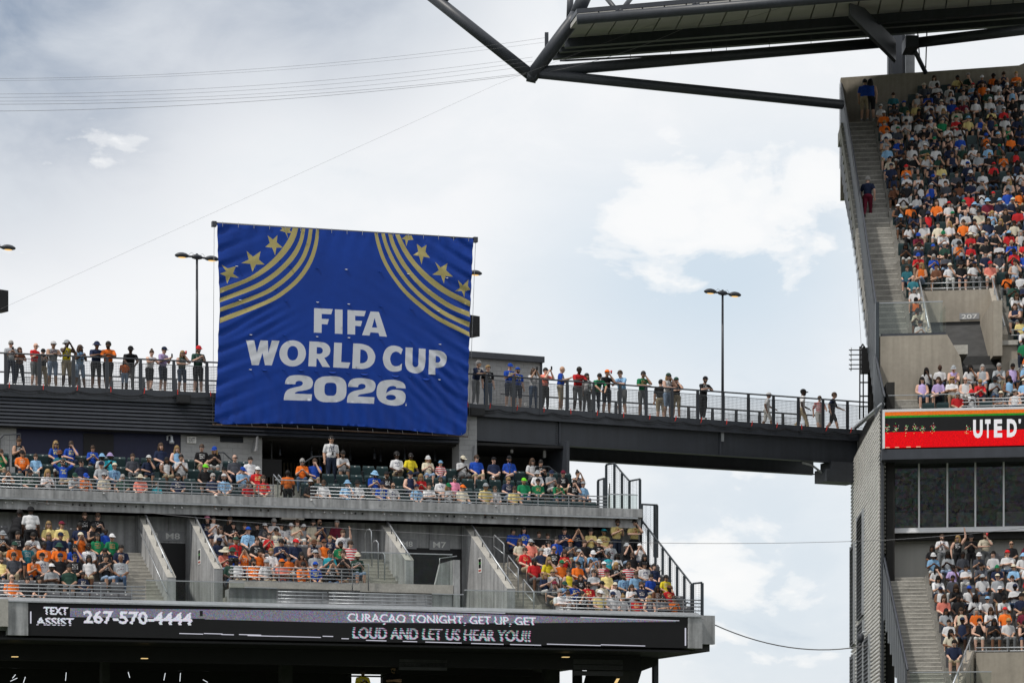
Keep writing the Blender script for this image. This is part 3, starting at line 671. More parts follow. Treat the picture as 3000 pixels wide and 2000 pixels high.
for i in range(3):
    slab(L.s(1680, -9), L.s(1825, -9), -9.0, -8.9, L.z(1700, 1928 + 17 * i + 15, -9), L.z(1700, 1928 + 17 * i, -9) - .02, 'slat', M('undercroft_slat', (.06, .06, .065), .6), uc)
    slab(L.s(1170, -9), L.s(1310, -9), -9.0, -8.9, L.z(1200, 1930 + 11 * i + 9, -9), L.z(1200, 1930 + 11 * i, -9), 'slat', M('undercroft_slat', (.06, .06, .065), .6), uc)
for py in (1962, 1971, 1979): slab(L.s(1020, 1.2), L.s(1130, 1.2), 1.2, 1.3, L.z(1070, py + 2.5, 1.2), L.z(1070, py - 2, 1.2), 'bar', steel, uc)
ti = 0
for x0, y0, x1, y1 in ((45, 1975, 50, 1985), (50, 1985, 44, 1994), (74, 1982, 82, 1998), (194, 1969, 206, 1992), (240, 1957, 245, 1950), (380, 1983, 391, 1968), (396, 1960, 404, 1952), (484, 1971, 496, 1991), (527, 1994, 545, 1971), (560, 1951, 564, 1948), (608, 1997, 612, 1990)):
    b = -1.5 + .2 * (ti % 4); m = MB().tube([(L.s(x0, b), b, L.z(x0, y0, b)), (L.s(x1, b), b + .8, L.z(x1, y1, b + .8))], .013, 6)
    o = m.build('tube_light', lamp_w, L, uc, True); ti += 1
for px, py in ((45, 1922), (676, 1863), (1082, 1874), (1700, 1894), (1660, 1923), (425, 1927)):
    b = -10; slab(L.s(px - 9, b), L.s(px + 9, b), b, b + .18, L.z(px, py, b) - .01, L.z(px, py, b) + .01, 'ceiling_light', lamp_y, uc)
m = MB(); 
for x0, y0, x1, y1 in ((1798, 2000, 1806, 1986),): m.poly([(L.s(x0, -8.6), -8.62, L.z(x0, y0, -8.6)), (L.s(x0 + 9, -8.6), -8.62, L.z(x0, y0, -8.6)), (L.s(x1 + 9, -8.6), -8.62, L.z(x1, y1, -8.6)), (L.s(x1, -8.6), -8.62, L.z(x1, y1, -8.6))])
m.build('lit_panel', lamp_y, L, uc, fix=False)
# ---- right end fences of balcony and mezzanine
def picket_frame(fr, pts, zl, label, name='mesh_fence', group='dark mesh fences at the right end of the stand', post_w=.11):
    """posts at pts (s,b,ztop,zbot) joined by a top rail and wire mesh"""
    t = thing(name, label, 'fence', fr.W(pts[0][0], pts[0][1], min(p[3] for p in pts)), group)
    for (s_, b_, zt, zb) in pts: MB().box(s_ - .03, s_ + .03, b_ - post_w / 2, b_ + post_w / 2, zb, zt).build('post', fence_m, fr, t)
    for p, r in zip(pts, pts[1:]):
        MB().tube([(p[0], p[1], p[2] + .02), (r[0], r[1], r[2] + .02)], .035, 6).build('top_rail', fence_m, fr, t, True)
        m = MB(); n = 18
        for i in range(1, n):
            f = i / n; s_ = p[0] + (r[0] - p[0]) * f; b_ = p[1] + (r[1] - p[1]) * f; zt = p[2] + (r[2] - p[2]) * f; zb = p[3] + (r[3] - p[3]) * f
            if i % 6 == 0: m.box(s_ - .003, s_ + .003, b_ - .003, b_ + .003, zb, zt)
        for i in range(1, 24):
            f = i / 24; m.tube([(p[0], p[1], p[3] + (p[2] - p[3]) * f), (r[0], r[1], r[3] + (r[2] - r[3]) * f)], .0028, 4, caps=False)
        m.build('mesh_panel', wire_m, fr, t)
    return t
e1 = L.s(1790, -4.0)
def ep(px, py, b, zb): s_, z_ = L.sz(px, py, b); return (s_, b, z_, zb)
picket_frame(L, [ep(1770, 1402, -5.2, 12.7), ep(1752, 1408, -4.6, 12.7)][::-1] , 0, 'low dark mesh fence at the end of the upper rows')
picket_frame(L, [ep(1776, 1362, -3.2, 12.7), ep(1800, 1358, -3.8, 12.7), ep(1822, 1385, -4.5, 12.7), ep(1844, 1410, -5.2, 12.7), ep(1875, 1404, -5.9, 12.6)], 0, 'tall stepped dark mesh fence at the end of the upper balcony')
picket_frame(L, [ep(1880, 1478, -5.6, 12.2), ep(1918, 1480, -5.4, 11.0), ep(1925, 1480, -5.2, 11.0)], 0, 'dark mesh frame beside the end of the balcony slab')
P = []
for i in range(8):
    f = i / 7; b = -5.4 - 5.4 * f; px, py = 1878 + 148 * f, 1522 + 190 * f; s_, z_ = L.sz(px, py, b); P.append((s_, b, z_, mrow(max(0, 6 - int(f * 6.9)))[1] - .3))
picket_frame(L, P, 0, 'long raking dark mesh fence down the right end of the mezzanine')
P2 = [(P[-1][0] + .02, -10.85, L.z(2026, 1710, -10.85), 7.9), (L.s(2057, -11.1), -11.1, L.z(2057, 1707, -11.1), 7.4)]
picket_frame(L, P2, 0, 'short dark mesh fence at the corner above the screen end', post_w=.14)
hoop(L, [(L.s(1783, -5.6), -5.6, 12.7), (L.s(1783, -5.6), -5.6, L.z(1783, 1417, -5.6)), (L.s(1789, -5.6), -5.5, L.z(1789, 1414, -5.6)), (L.s(1793, -5.6), -5.4, 12.7)], 'bent tube handrail beside the tall stepped fence')
glass_panel(L, 1780, 1868, 1446, 1498, -6.0, 'glass balustrade at the right end of the balcony', z0=12.72)
# ================================================================== FOOTBRIDGE (BR frame)
fb = thing('footbridge', 'dark steel girder footbridge with mesh railings right of the banner', 'footbridge', BR.W(6, 0, 16))
sb0, sb1 = BR.s(1378, 0), BR.s(2552, 0)
MB().box(sb0, sb1, .05, 4.0, ZD - .22, ZD).build('deck', conc_top, BR, fb)
for b in (0, 4.0):
    MB().box(sb0, sb1, b - .02, b + .05, ZD - .46, ZD + .01).box(sb0, sb1, b - .14, b - .02, ZD - .48, ZD - .44).build('edge_beam', steel, BR, fb)
g0 = BR.s(1397, .1)
for b in (.12, 3.8):
    MB().box(g0, sb1 - .6, b, b + .04, 16.0, 16.92).box(g0, sb1 - .6, b - .13, b + .17, 15.96, 16.0).box(g0, sb1 - .6, b - .13, b + .17, 16.92, 16.95).build('girder', steel, BR, fb)
MB().box(g0, sb1 - .6, .16, 3.8, 16.75, 16.9).build('underside', black, BR, fb)
for px in (1640, 2110):
    s = BR.s(px, .1); MB().box(s - .05, s + .05, .06, .12, 16.0, 16.92).build('stiffener', steel_lt, BR, fb)
bm_ = MB(); s = BR.s(1637, .1)
for dx in (-.11, .11):
    for i in range(9): bm_.lathe([(.0, .03), (.02, .03), (.02, 0)], s + dx, .09, 16.06 + i * .095, 6)
bm_.build('bolt_rows', black, BR, fb)
s = BR.s(2118, .0); MB().box(s - .06, s + .06, .02, .10, 16.55, 16.90).build('junction_box', galv, BR, fb)
MB().tube([(s - .03, .06, 16.55), (s - .04, .08, 16.4), (s - .12, .1, 16.05)], .012, 6).build('conduit', steel, BR, fb)
deck_railing(fb, BR, 0, sb0, sb1 - .1, 1.165, BR.s(1425, 0))
deck_railing(fb, BR, 4.0, sb0 + 3.0, sb1 - .1, 1.13, BR.s(1660, 4.0), False)
a, c = BR.s(2418, 0), BR.s(2510, 0)
MB().box(a, c, -.1, .9, BR.z(2450, 1411, 0), BR.z(2450, 1374, 0)).box(a + .25, c, -.06, .86, BR.z(2450, 1374, 0), 16.0).build('bearing_block', steel, BR, fb)
MB().tube([(BR.s(2360, 0), .3, 15.93), (BR.s(2390, 0), .3, 15.83), (BR.s(2418, 0), .3, 15.55)], .05, 6).build('bracket_arc', galv, BR, fb)
# rooftop block behind the bridge deck
rb = thing('rooftop_block', 'small grey block building with dark roof edge behind the footbridge railing', 'building', BR.W(1.5, 5, ZD))
br = 4.6; a, c = BR.s(1350, br), BR.s(1582, br); zt = BR.z(1480, 1056, br)
blocks(rb, BR, a, c, ZD - .4, zt, br)
MB().box(a - .3, c + .1, br - .25, br + 4, zt, zt + .24).build('roof', steel_lt, BR, rb)
MB().box(c - .005, c + .10, br - .02, br + 4, ZD - .4, zt - .003).build('corner_column', steel_lt, BR, rb)
for (px, py) in ((1409, 1086),):
    b = br - .02; s, z = BR.sz(px, py, b); t = thing('no_smoking_sign', 'white no smoking sign on the grey block wall by the banner', 'sign', BR.W(s, b, z - .13))
    MB().box(s - .1, s + .1, b - .012, b, z - .13, z + .13).build('plate', sign_w, BR, t)
    m = MB(); m.lathe([(.045, 0), (.06, 0)], seg=16); red = M('sign_red', (.5, .03, .03), .6)
    mm = MB(); mm.v = [(s + v[0], b - .016, z + v[1]) for v in m.v]; mm.f = m.f; mm.mi = m.mi; mm.poly([(s - .04, b - .017, z + .03), (s - .03, b - .017, z + .04), (s + .04, b - .017, z - .03), (s + .03, b - .017, z - .04)]); mm.build('red_ring', red, BR, t, fix=False)
ck = thing('drink_cooler', 'green drink cooler with white letter G behind the railing', 'cooler', BR.W(BR.s(1545, 2.5), 2.5, ZD))
a, c = BR.s(1531, 2.5), BR.s(1563, 2.5); MB().box(a, c, 2.5, 2.9, ZD, ZD + .3).build('tub', M('cooler_green', (.01, .10, .045), .5), BR, ck); MB().box(a - .02, c + .02, 2.48, 2.92, ZD + .3, ZD + .36).build('lid', M('cooler_grey', (.2, .2, .2), .5), BR, ck)
text_on(BR, 'G', 1535, 1543, 1178, 1190, 2.495, sign_w, 'lettering', ck, .03)
# speaker boxes under deck edges
def wedge_speaker(p, w_, h_, d_, rot, label):
    t = thing('loudspeaker', label, 'loudspeaker', p, 'black outdoor loudspeakers', rot)
    m = MB().prism([(-w_ / 2, 0), (w_ / 2, 0), (w_ / 2 * .85, d_), (-w_ / 2 * .85, d_)], 'z', 0, h_)
    me = simple_mesh(m, 'cabinet', black); o = bpy.data.objects.new('cabinet', me); C.objects.link(o); o.parent = t
    me = simple_mesh(MB().box(-w_ / 2 + .03, w_ / 2 - .03, -.012, -.002, .03, h_ - .03), 'grille', M('grille_grey', (.02, .021, .023), .8)); o = bpy.data.objects.new('grille', me); C.objects.link(o); o.parent = t
    me = simple_mesh(MB().box(-.04, .04, d_ - .01, d_ + .25, h_ * .4, h_ * .6), 'bracket', steel); o = bpy.data.objects.new('bracket', me); C.objects.link(o); o.parent = t
wedge_speaker(L.W(L.s(538, -.35), -.35, L.z(538, 1180, -.35)), .56, .31, .3, L.rot, 'flat black loudspeaker under the walkway edge left of the banner')
wedge_speaker(BR.W(BR.s(1399, -.35), -.35, BR.z(1399, 1217, -.35)), .60, .30, .3, BR.rot, 'flat black loudspeaker under the footbridge edge right of the banner')
wedge_speaker(L.W(L.s(1390, 1.2), 1.2, L.z(1390, 983, 1.2)), .55, .8, .5, R_(40), 'big black loudspeaker peeking out behind the right banner edge')
wedge_speaker(L.W(L.s(6, 1.2), 1.2, L.z(6, 910, 1.2)), .55, .8, .5, R_(40), 'big black loudspeaker cut off by the left photo edge')
# ---- double headed lamp posts
def lamp_post(base, top, rot, label):
    t = thing('lamp_post', label, 'lamp post', base, 'double headed lamp posts', rot)
    def add(mb, name, mat, par=t, sm=True):
        o = bpy.data.objects.new(name, simple_mesh(mb, name, mat, sm)); C.objects.link(o); o.parent = par; return o
    h = top - base.z
    add(MB().tube([(0, 0, 0), (0, 0, h)], [.06, .045], 10), 'pole', steel)
    add(MB().lathe([(0, .0), (.08, .0), (.2, .03), (.235, .09), (.2, .15), (.08, .19), (.045, .19), (.045, .225), (0, .225)], 0, 0, h - .04, 14, 1.0, .55), 'hub', steel)
    for d in (-1, 1):
        hd = add(MB().lathe([(0, -.05), (.16, -.05), (.26, -.02), (.30, .02), (.27, .06), (.18, .115), (.08, .14), (0, .145)], d * .62, 0, h + .02, 16, 1.0, .7).tube([(d * .2, 0, h + .05), (d * .38, 0, h + .04)], .04, 8), 'lamp_head', steel)
        add(MB().lathe([(0, -.075), (.1, -.068), (.16, -.052)], d * .62, 0, h + .02, 14, 1.0, .7), 'lens', lens_m, hd)
        add(MB().tube([(d * .14, 0, h + .16), (d * .24, 0, h + .2), (d * .34, 0, h + .1)], .006, 5), 'wire', steel, hd)
zl = L.z(578, 757, .7) + EYE
lamp_post(L.W(L.s(577, .7), .7, ZD), zl, L.rot + .25, 'double headed lamp post just left of the blue banner')
lamp_post(L.W(L.s(-22, .7), .7, ZD), zl, L.rot + .25, 'lamp post cut off by the left photo edge with one head showing')
lamp_post(L.W(L.s(1352, .7), .7, ZD), zl, L.rot + .25, 'lamp post hidden behind the banner with one head showing at right')
lamp_post(BR.W(BR.s(2117, .25), .25, ZD), BR.z(2117, 862, .25) + EYE, BR.rot + .15, 'double headed lamp post on the footbridge in open sky')
# ================================================================== BANNER
bb = -.75
def z2(x, y): return (600 + x * .42084, 630 + y * .42092)
def z6(x, y): return (700 + x * .27211, 880 + y * .272)
def to_sz(p): return L.sz(p[0], p[1], bb)
def smooth_poly(pts, closed=True):
    n = len(pts); sm = []
    for i in range(n):
        a, p, c = Vector(pts[i - 1]), Vector(pts[i]), Vector(pts[(i + 1) % n]); u, v = p - a, c - p
        sm.append(u.length > 0 and v.length > 0 and abs(u.angle_signed(v)) < R_(42))
    o = []
    for i in range(n):
        p0, p1, p2, p3 = (Vector(pts[(i + d) % n]) for d in (-1, 0, 1, 2)); o.append(tuple(p1)); s1, s2 = sm[i], sm[(i + 1) % n]
        if s1 or s2:
            t1 = (p2 - p0) / 2 if s1 else (p2 - p1); t2 = (p3 - p1) / 2 if s2 else (p2 - p1)
            for f in (.33, .67):
                h = p1 * (2*f**3 - 3*f*f + 1) + t1 * (f**3 - 2*f*f + f) + p2 * (-2*f**3 + 3*f*f) + t2 * (f**3 - f*f); o.append(tuple(h))
    return o
def sup(cx, cy, rx, ry, e, n=40):
    o = []
    for i in range(n):
        t = 2 * math.pi * i / n; c, s_ = math.cos(t), math.sin(t); o.append((cx + rx * math.copysign(abs(c) ** (2 / e), c), cy + ry * math.copysign(abs(s_) ** (2 / e), s_)))
    return o
OUT = []   # (polygon in s,z ; +1 white, 2 gold, 0 hole)
def glyph(pts, hole=None, raw=False):
    OUT.append(([to_sz(z6(*p)) for p in (pts if raw else smooth_poly(pts))], 1))
    if hole: OUT.append(([to_sz(z6(*p)) for p in (hole if raw else smooth_poly(hole))], 0))
glyph([(803,86),(1003,97),(986,153),(884,148),(884,202),(962,205),(945,262),(884,258),(883,352),(800,349)], raw=True)
glyph([(1026,99),(1109,103),(1107,364),(1026,360)], raw=True)
glyph([(1162,106),(1360,117),(1341,174),(1244,169),(1244,221),(1320,225),(1304,281),(1244,277),(1243,371),(1161,367)], raw=True)
glyph([(1410,122),(1500,127),(1587,393),(1507,389),(1495,352),(1408,347),(1398,382),(1318,377)], [(1453,192),(1425,294),(1482,297)], raw=True)
glyph([(75,429),(161,431),(190,565),(228,431),(307,434),(313,566),(350,433),(432,437),(350,700),(278,698),(249,566),(210,697),(136,696)], raw=True)
glyph(sup(573,572,142,140,2.05), sup(574,570,58,78,2.1,28), raw=True)
glyph([(753,444),(820,446),(870,450),(925,462),(962,492),(977,535),(968,580),(940,608),(912,620),(975,721),(893,716),(843,630),(829,628),(826,714),(742,710)], [(832,506),(868,508),(890,522),(897,545),(890,566),(868,578),(830,577)])
glyph([(1018,456),(1102,461),(1094,666),(1192,672),(1172,731),(1009,723)], raw=True)
glyph([(1223,466),(1270,467),(1325,473),(1385,493),(1430,530),(1458,585),(1461,620),(1445,675),(1400,720),(1345,737),(1300,739),(1213,734)], [(1301,530),(1335,536),(1366,560),(1381,605),(1375,645),(1350,670),(1320,678),(1297,677)])
glyph([(1758,527),(1725,503),(1680,490),(1640,490),(1595,508),(1562,548),(1544,610),(1545,650),(1560,700),(1590,740),(1630,763),(1680,769),(1720,762),(1746,749),(1749,679),(1725,700),(1690,711),(1660,706),(1635,685),(1622,640),(1628,600),(1648,568),(1680,553),(1710,560),(1739,583)])
glyph([(1789,507),(1866,511),(1862,660),(1866,695),(1880,714),(1897,719),(1915,712),(1927,690),(1929,660),(1931,518),(2006,524),(2001,680),(1988,735),(1955,772),(1905,786),(1850,778),(1810,752),(1788,705),(1785,660)])
glyph([(2043,532),(2085,534),(2135,538),(2190,556),(2225,590),(2236,630),(2228,670),(2205,703),(2165,722),(2113,726),(2111,800),(2037,796)], [(2115,597),(2138,600),(2160,615),(2168,638),(2160,660),(2140,670),(2113,669)])
two = [(492,900),(500,860),(525,825),(570,808),(640,805),(710,812),(765,830),(790,865),(791,905),(775,940),(740,960),(680,972),(630,980),(605,992),(598,1003),(782,1011),(777,1080),(481,1073),(484,1030),(500,985),(535,955),(590,938),(650,925),(676,912),(685,893),(678,876),(655,867),(630,868),(608,880),(602,903)]
glyph(two); glyph(sup(980,957,175,140,2.9), sup(981,957,66,71,3.2,28), raw=True)
glyph([(1158 + (x - 481) * .988, 836 + (y - 805) * .99 + (x - 481) * .012) for x, y in two])
glyph([(1792,948),(1690,943),(1685,930),(1660,921),(1625,925),(1600,942),(1586,975),(1583,1000),(1600,985),(1640,966),(1700,962),(1755,975),(1785,1005),(1793,1040),(1785,1085),(1755,1118),(1700,1132),(1630,1130),(1560,1112),(1510,1080),(1482,1030),(1478,990),(1483,930),(1510,885),(1560,862),(1630,856),(1700,861),(1755,880),(1785,910)], [(1578,1042),(1595,1022),(1630,1016),(1665,1023),(1686,1042),(1680,1063),(1650,1073),(1615,1072),(1588,1062)])
glyph([(1790,1108),(1803,1108),(1803,1112),(1790,1112)], raw=True); glyph([(1790,1120),(1803,1120),(1803,1134),(1790,1134)], raw=True)
def gold(pts, smooth=False): OUT.append(([to_sz(z2(*p)) for p in (smooth_poly(pts) if smooth else pts)], 2))
for up, lo in (
    ([(612,89),(590,150),(540,230),(470,310),(380,385),(280,445),(104,510)], [(650,91),(630,160),(585,240),(510,325),(410,405),(300,465),(104,545)]),
    ([(675,94),(655,180),(605,270),(530,355),(430,435),(320,495),(104,578)], [(700,96),(680,190),(635,285),(560,372),(460,455),(340,520),(104,608)]),
    ([(725,97),(708,190),(665,300),(590,395),(490,480),(370,548),(104,645)], [(750,99),(735,200),(690,315),(612,415),(510,503),(390,570),(104,675)]),
    ([(775,100),(760,200),(720,315),(645,430),(540,525),(410,600),(104,715)], [(797,101),(785,205),(745,330),(668,448),(560,545),(430,622),(104,752)]),
    ([(1180,125),(1195,200),(1230,310),(1290,420),(1380,540),(1490,640),(1620,735),(1841,848)], [(1204,126),(1220,200),(1255,305),(1315,415),(1405,530),(1515,625),(1640,715),(1842,813)]),
    ([(1228,128),(1250,215),(1300,330),(1370,440),(1460,545),(1560,630),(1680,710),(1842,780)], [(1252,129),(1275,210),(1325,320),(1395,430),(1485,530),(1585,612),(1700,685),(1843,746)]),
    ([(1275,131),(1300,215),(1350,320),(1430,430),(1520,525),(1620,600),(1720,660),(1844,710)], [(1302,133),(1330,215),(1385,320),(1460,420),(1550,510),(1645,580),(1740,635),(1845,673)]),
    ([(1325,134),(1360,220),(1420,320),(1500,415),(1590,495),(1680,555),(1770,600),(1846,638)], [(1355,136),(1390,210),(1450,305),(1530,395),(1620,470),(1710,530),(1790,570),(1848,600)])):
    gold(up + lo[::-1], True)
for st in ([(115,342),(158,372),(215,357),(195,408),(237,438),(178,430),(155,478),(143,425),(104,408),(148,393)],
           [(290,250),(335,290),(388,252),(375,310),(415,345),(355,345),(330,395),(315,340),(253,335),(305,310)],
           [(437,143),(475,170),(505,140),(500,190),(542,228),(497,228),(488,282),(468,228),(420,222),(452,195)],
           [(530,86),(600,90),(590,104),(608,125),(572,125),(580,165),(560,120),(520,108),(540,98)],
           [(1400,140),(1440,143),(1452,172),(1415,175),(1402,218),(1395,172),(1370,165),(1392,150)],
           [(1475,200),(1510,228),(1543,208),(1535,255),(1567,298),(1520,290),(1508,345),(1490,285),(1448,280),(1485,255)],
           [(1602,328),(1640,365),(1690,335),(1678,385),(1727,430),(1675,425),(1663,478),(1643,420),(1583,415),(1628,385)],
           [(1760,452),(1795,490),(1838,447),(1830,495),(1849,520),(1815,528),(1805,575),(1790,528),(1740,530),(1778,505)]): gold(st)
edge = [(85,58),(380,76),(676,93),(980,112),(1270,129),(1560,147),(1868,165),(1860,380),(1849,640),(1843,850),(1836,1050),(1832,1250),(1826,1420),(1815,1515),(1790,1532),
        (1700,1525),(1400,1495),(1090,1470),(750,1452),(400,1447),(130,1455),(65,1435),(70,1330),(80,1200),(90,1000),(95,800),(103,700),(103,560),(97,440),(92,300)]
edge = [to_sz(z2(*p)) for p in edge]
cs0, cs1 = min(p[0] for p in edge), max(p[0] for p in edge); cz0, cz1 = min(p[1] for p in edge), max(p[1] for p in edge)
def inside(p, poly):
    x, y = p; r = False; j = len(poly) - 1
    for i in range(len(poly)):
        xi, yi = poly[i]; xj, yj = poly[j]
        if (yi > y) != (yj > y) and x < (xj - xi) * (y - yi) / (yj - yi) + xi: r = not r
        j = i
    return r
V2 = []; E2 = []
def addloop(poly):
    i0 = len(V2); n = 0
    for i, p in enumerate(poly):
        q_ = Vector(poly[(i + 1) % len(poly)]); p = Vector(p); k = max(1, int((q_ - p).length / .14))
        for t in range(k): V2.append(p.lerp(q_, t / k)); n += 1
    for i in range(n): E2.append((i0 + i, i0 + (i + 1) % n))
addloop(edge)
for poly, c in OUT: addloop(poly)
st = .10; ny = int((cz1 - cz0) / st); nx = int((cs1 - cs0) / st)
for i in range(nx + 1):
    for j in range(ny + 1):
        p = (cs0 + st * (i + (.5 if j % 2 else 0)), cz0 + st * j)
        if inside(p, edge): V2.append(Vector(p))
ov, oe, of, _, _, _ = delaunay_2d_cdt(V2, E2, [], 0, 1e-5)
boxes = [(min(p[0] for p in P_), max(p[0] for p in P_), min(p[1] for p in P_), max(p[1] for p in P_), P_, c) for P_, c in OUT]
def wrinkle(s, z):
    x = (s - cs0) / (cs1 - cs0); y = (z - cz0) / (cz1 - cz0)
    d = .05 * math.sin(math.pi * x) * math.sin(math.pi * y)
    eL = math.exp(-x / .10); eR = math.exp(-(1 - x) / .13); eB = math.exp(-y / .12); eT = math.exp(-(1 - y) / .08)
    d += eL * (.020 * math.sin(2 * math.pi * (z * 1.55 - s * .75) + .6 * math.sin(z * 2)) + .010 * math.sin(2 * math.pi * (z * 3.1 - s * 1.2)))
    d += eR * (.022 * math.sin(2 * math.pi * (z * 1.6 + s * 1.0) + .8 * math.sin(z * 1.7)) + .011 * math.sin(2 * math.pi * (z * 3.3 + s * 1.6)))
    d += eB * (.020 * math.sin(2 * math.pi * (s * 1.35 + z * .4) + math.sin(s * 1.1)) + .008 * math.sin(2 * math.pi * s * 2.9))
    d += eT * .008 * math.sin(2 * math.pi * (s * 1.7 - z * .5))
    # long diagonal pulls towards the lower corners
    gl = math.exp(-((x - .16) ** 2 + (y - .52) ** 2) / .012); d += gl * .016 * math.sin(2 * math.pi * (z * 2.6 - s * 1.5))
    gr = math.exp(-((x - .86) ** 2 + (y - .26) ** 2) / .02); d += gr * .022 * math.sin(2 * math.pi * (z * 1.9 + s * 1.9))
    gc = math.exp(-((x - .5) ** 2 / .05 + (y - .18) ** 2 / .01)); d += gc * .010 * math.sin(2 * math.pi * (s * 1.8 + z * .9))
    return d
bn = MB(); bn.v = [(v.x, bb - 1.7 * wrinkle(v.x, v.y), v.y) for v in ov]
for f in of:
    c = sum((ov[i] for i in f), Vector((0, 0))) / len(f)
    if not inside(c, edge): continue
    col = 0
    for x0, x1, y0, y1, P_, cc in boxes:
        if x0 <= c.x <= x1 and y0 <= c.y <= y1 and inside(c, P_): col = cc
    bn.f.append(tuple(f)); bn.mi.append(col)
banner_b = M('banner_blue', (.004, .041, .285), .5, var=.10, scale=.5, spec=.22, fine=.04)
banner_w = M('banner_white', (.60, .62, .67), .45, var=.03, scale=1.5, spec=.4); banner_g = M('banner_gold', (.40, .34, .125), .45, var=.05, scale=1, spec=.4)
zc_ = L.W((cs0 + cs1) / 2, bb, cz0)
bt = thing('banner', 'huge blue banner with gold stars and stripes and white tournament lettering', 'banner', zc_)
cl = bn.build('cloth', [banner_b, banner_w, banner_g], L, bt, smooth=True, fix=False)
# wind slits: half moon flaps that curl out of the cloth, some pale, the rest banner blue
flap_w = M('flap_lining', (.62, .64, .68), .5); 
for x, y, k in ((220,357,1),(590,358,0),(778,370,0),(980,380,1),(1213,393,0),(1413,410,1),(1683,438,1),(243,593,1),(560,598,0),(779,609,1),(996,622,1),(1218,636,0),(1432,653,0),(1622,669,1),
                (317,834,1),(549,836,0),(776,848,1),(997,855,1),(1217,862,0),(1430,881,0),(1634,900,1),(315,1075,1),(412,1075,2),(545,1075,0),(664,1077,2),(769,1085,0),(883,1092,3),(992,1097,0),
                (1105,1105,3),(1213,1113,0),(1322,1117,3),(1425,1125,0),(1538,1137,3),(1630,1145,1)):
    s_, z_ = to_sz(z2(x, y)); r = .055 if k < 2 else (.10 if k == 2 else .15); d0 = bb - 1.7 * wrinkle(s_, z_)
    m = MB(); n = 8; P_ = []
    for i in range(n + 1):
        t = math.pi + math.pi * i / n; P_.append((s_ + r * math.cos(t), d0 - .012 - .05 * abs(math.sin(t)), z_ + .55 * r * math.sin(t) + .01))
    m.poly(P_)
    o = m.build('wind_flap', flap_w if k == 1 else banner_b, L, bt, fix=False)
    MB().poly([(s_ - r * .9, d0 - .008, z_ + .014), (s_ + r * .9, d0 - .008, z_ + .014), (s_ + r * .8, d0 - .008, z_ + .014 + r * .12), (s_ - r * .8, d0 - .008, z_ + .014 + r * .12)]).build('slit', black, L, bt, fix=False)
tl, tr = to_sz(z2(68, 56)), to_sz(z2(1888, 166))
MB().tube([(tl[0], bb + .08, tl[1]), (tr[0], bb + .08, tr[1])], .06, 8).build('top_bar', steel, L, bt, True)
for p in (tl, tr): MB().box(p[0] - .08, p[0] + .08, bb + .0, bb + .18, p[1] - .12, p[1] + .08).build('end_bracket', steel, L, bt)
bl, brp = to_sz(z2(58, 1450)), to_sz(z2(1838, 1535))
MB().tube([(bl[0], bb + .1, bl[1] - .02), (brp[0], bb + .1, brp[1] - .02)], .025, 8).build('bottom_bar', M('rusty_steel', (.10, .06, .04), .7), L, bt, True)
for a_, c_ in ((tl, bl), (tr, brp)): MB().tube([(a_[0], bb + .05, a_[1] - .1), (c_[0], bb + .05, c_[1])], .009, 6).build('side_cable', cable_m, L, bt, True)
for i in range(17):
    f = (i + .5) / 17; s_ = tl[0] + (tr[0] - tl[0]) * f; z_ = tl[1] + (tr[1] - tl[1]) * f
    MB().tube([(s_, bb - .02, z_ - .12), (s_, bb - .03, z_ + .06)], .008, 5).build('tie', galv, L, bt)
    s_ = bl[0] + (brp[0] - bl[0]) * f; MB().tube([(s_, bb + .0, bl[1] + (brp[1] - bl[1]) * f + .08), (s_ + .05, bb + .08, bl[1] + (brp[1] - bl[1]) * f - .03)], .008, 5).build('tie', galv, L, bt)
for x in (.15, .5, .85):
    s_ = cs0 + (cs1 - cs0) * x; MB().box(s_ - .09, s_ + .09, bb + .25, bb + .43, 16.4, cz1 - .2).box(s_ - .07, s_ + .07, bb + .05, bb + .3, cz1 - .35, cz1 - .2).box(s_ - .07, s_ + .07, bb + .4, .06, 17.0, 17.2).build('mast', steel, L, bt)
# ================================================================== RIGHT STAND (RS frame)
SE = RS.s(3090, 26)                     # runs on past the right photo edge
RZ0, RRI, RB0, RTR = 15.60, .595, .9, .82
def rrow(j): return RB0 + RTR * j, RZ0 + RRI * j
AI = 1.5
gs = thing('grandstand', 'tall concrete grandstand with steep upper tier, boxes and lower tier', 'grandstand', RS.W(2, 4, 0))
def rslab(s0, s1, b0, b1, z0, z1, name, mat, par=None): return MB().box(s0, s1, b0, b1, z0, z1).build(name, mat, RS, par or gs)
JT = 29
sv0 = RS.s(2772, 3.3); svL, svR = RS.s(2700, 7), RS.s(2918, 7)
def rstep(j, s0, s1, half=False):
    b, z = rrow(j); b0 = b - .42
    if half:
        for h in (0, 1): rslab(s0, s1, b0 + RTR * h / 2, b0 + RTR * (h + 1) / 2, z - 1.0, z - RRI * (1 - h) / 2, 'stair', conc_step); rslab(s0 + .02, s1 - .02, b0 + RTR * h / 2 - .006, b0 + RTR * h / 2 + .035, z - RRI * (1 - h) / 2 - .03, z - RRI * (1 - h) / 2 + .006, 'edge_highlight', edge_highlight_m)
    else: rslab(s0, s1, b0, b0 + RTR, z - 1.0, z, 'step', conc_step)
for j in range(0, 3): rstep(j, .05, AI, True); rstep(j, AI, SE)
for j in range(3, 6): rstep(j, svR + .3, SE)
for j in range(6, JT + 1):
    rstep(j, .05, AI, True)
    if j >= 11: rstep(j, AI, SE)
    else: rstep(j, svR + .3, SE); rstep(j, AI, svL)
rslab(.05, SE, -.05, .5, 15.2, 15.93, 'front_upstand', conc_top)
MB().prism([(5.6, 18.0), (27.0, rrow(JT)[1] - 2.6), (27.0, rrow(JT)[1] - 2.2), (9.0, 20.6), (5.6, 18.4)], 's', .3, SE).build('raking_underside', conc_dark, RS, gs)
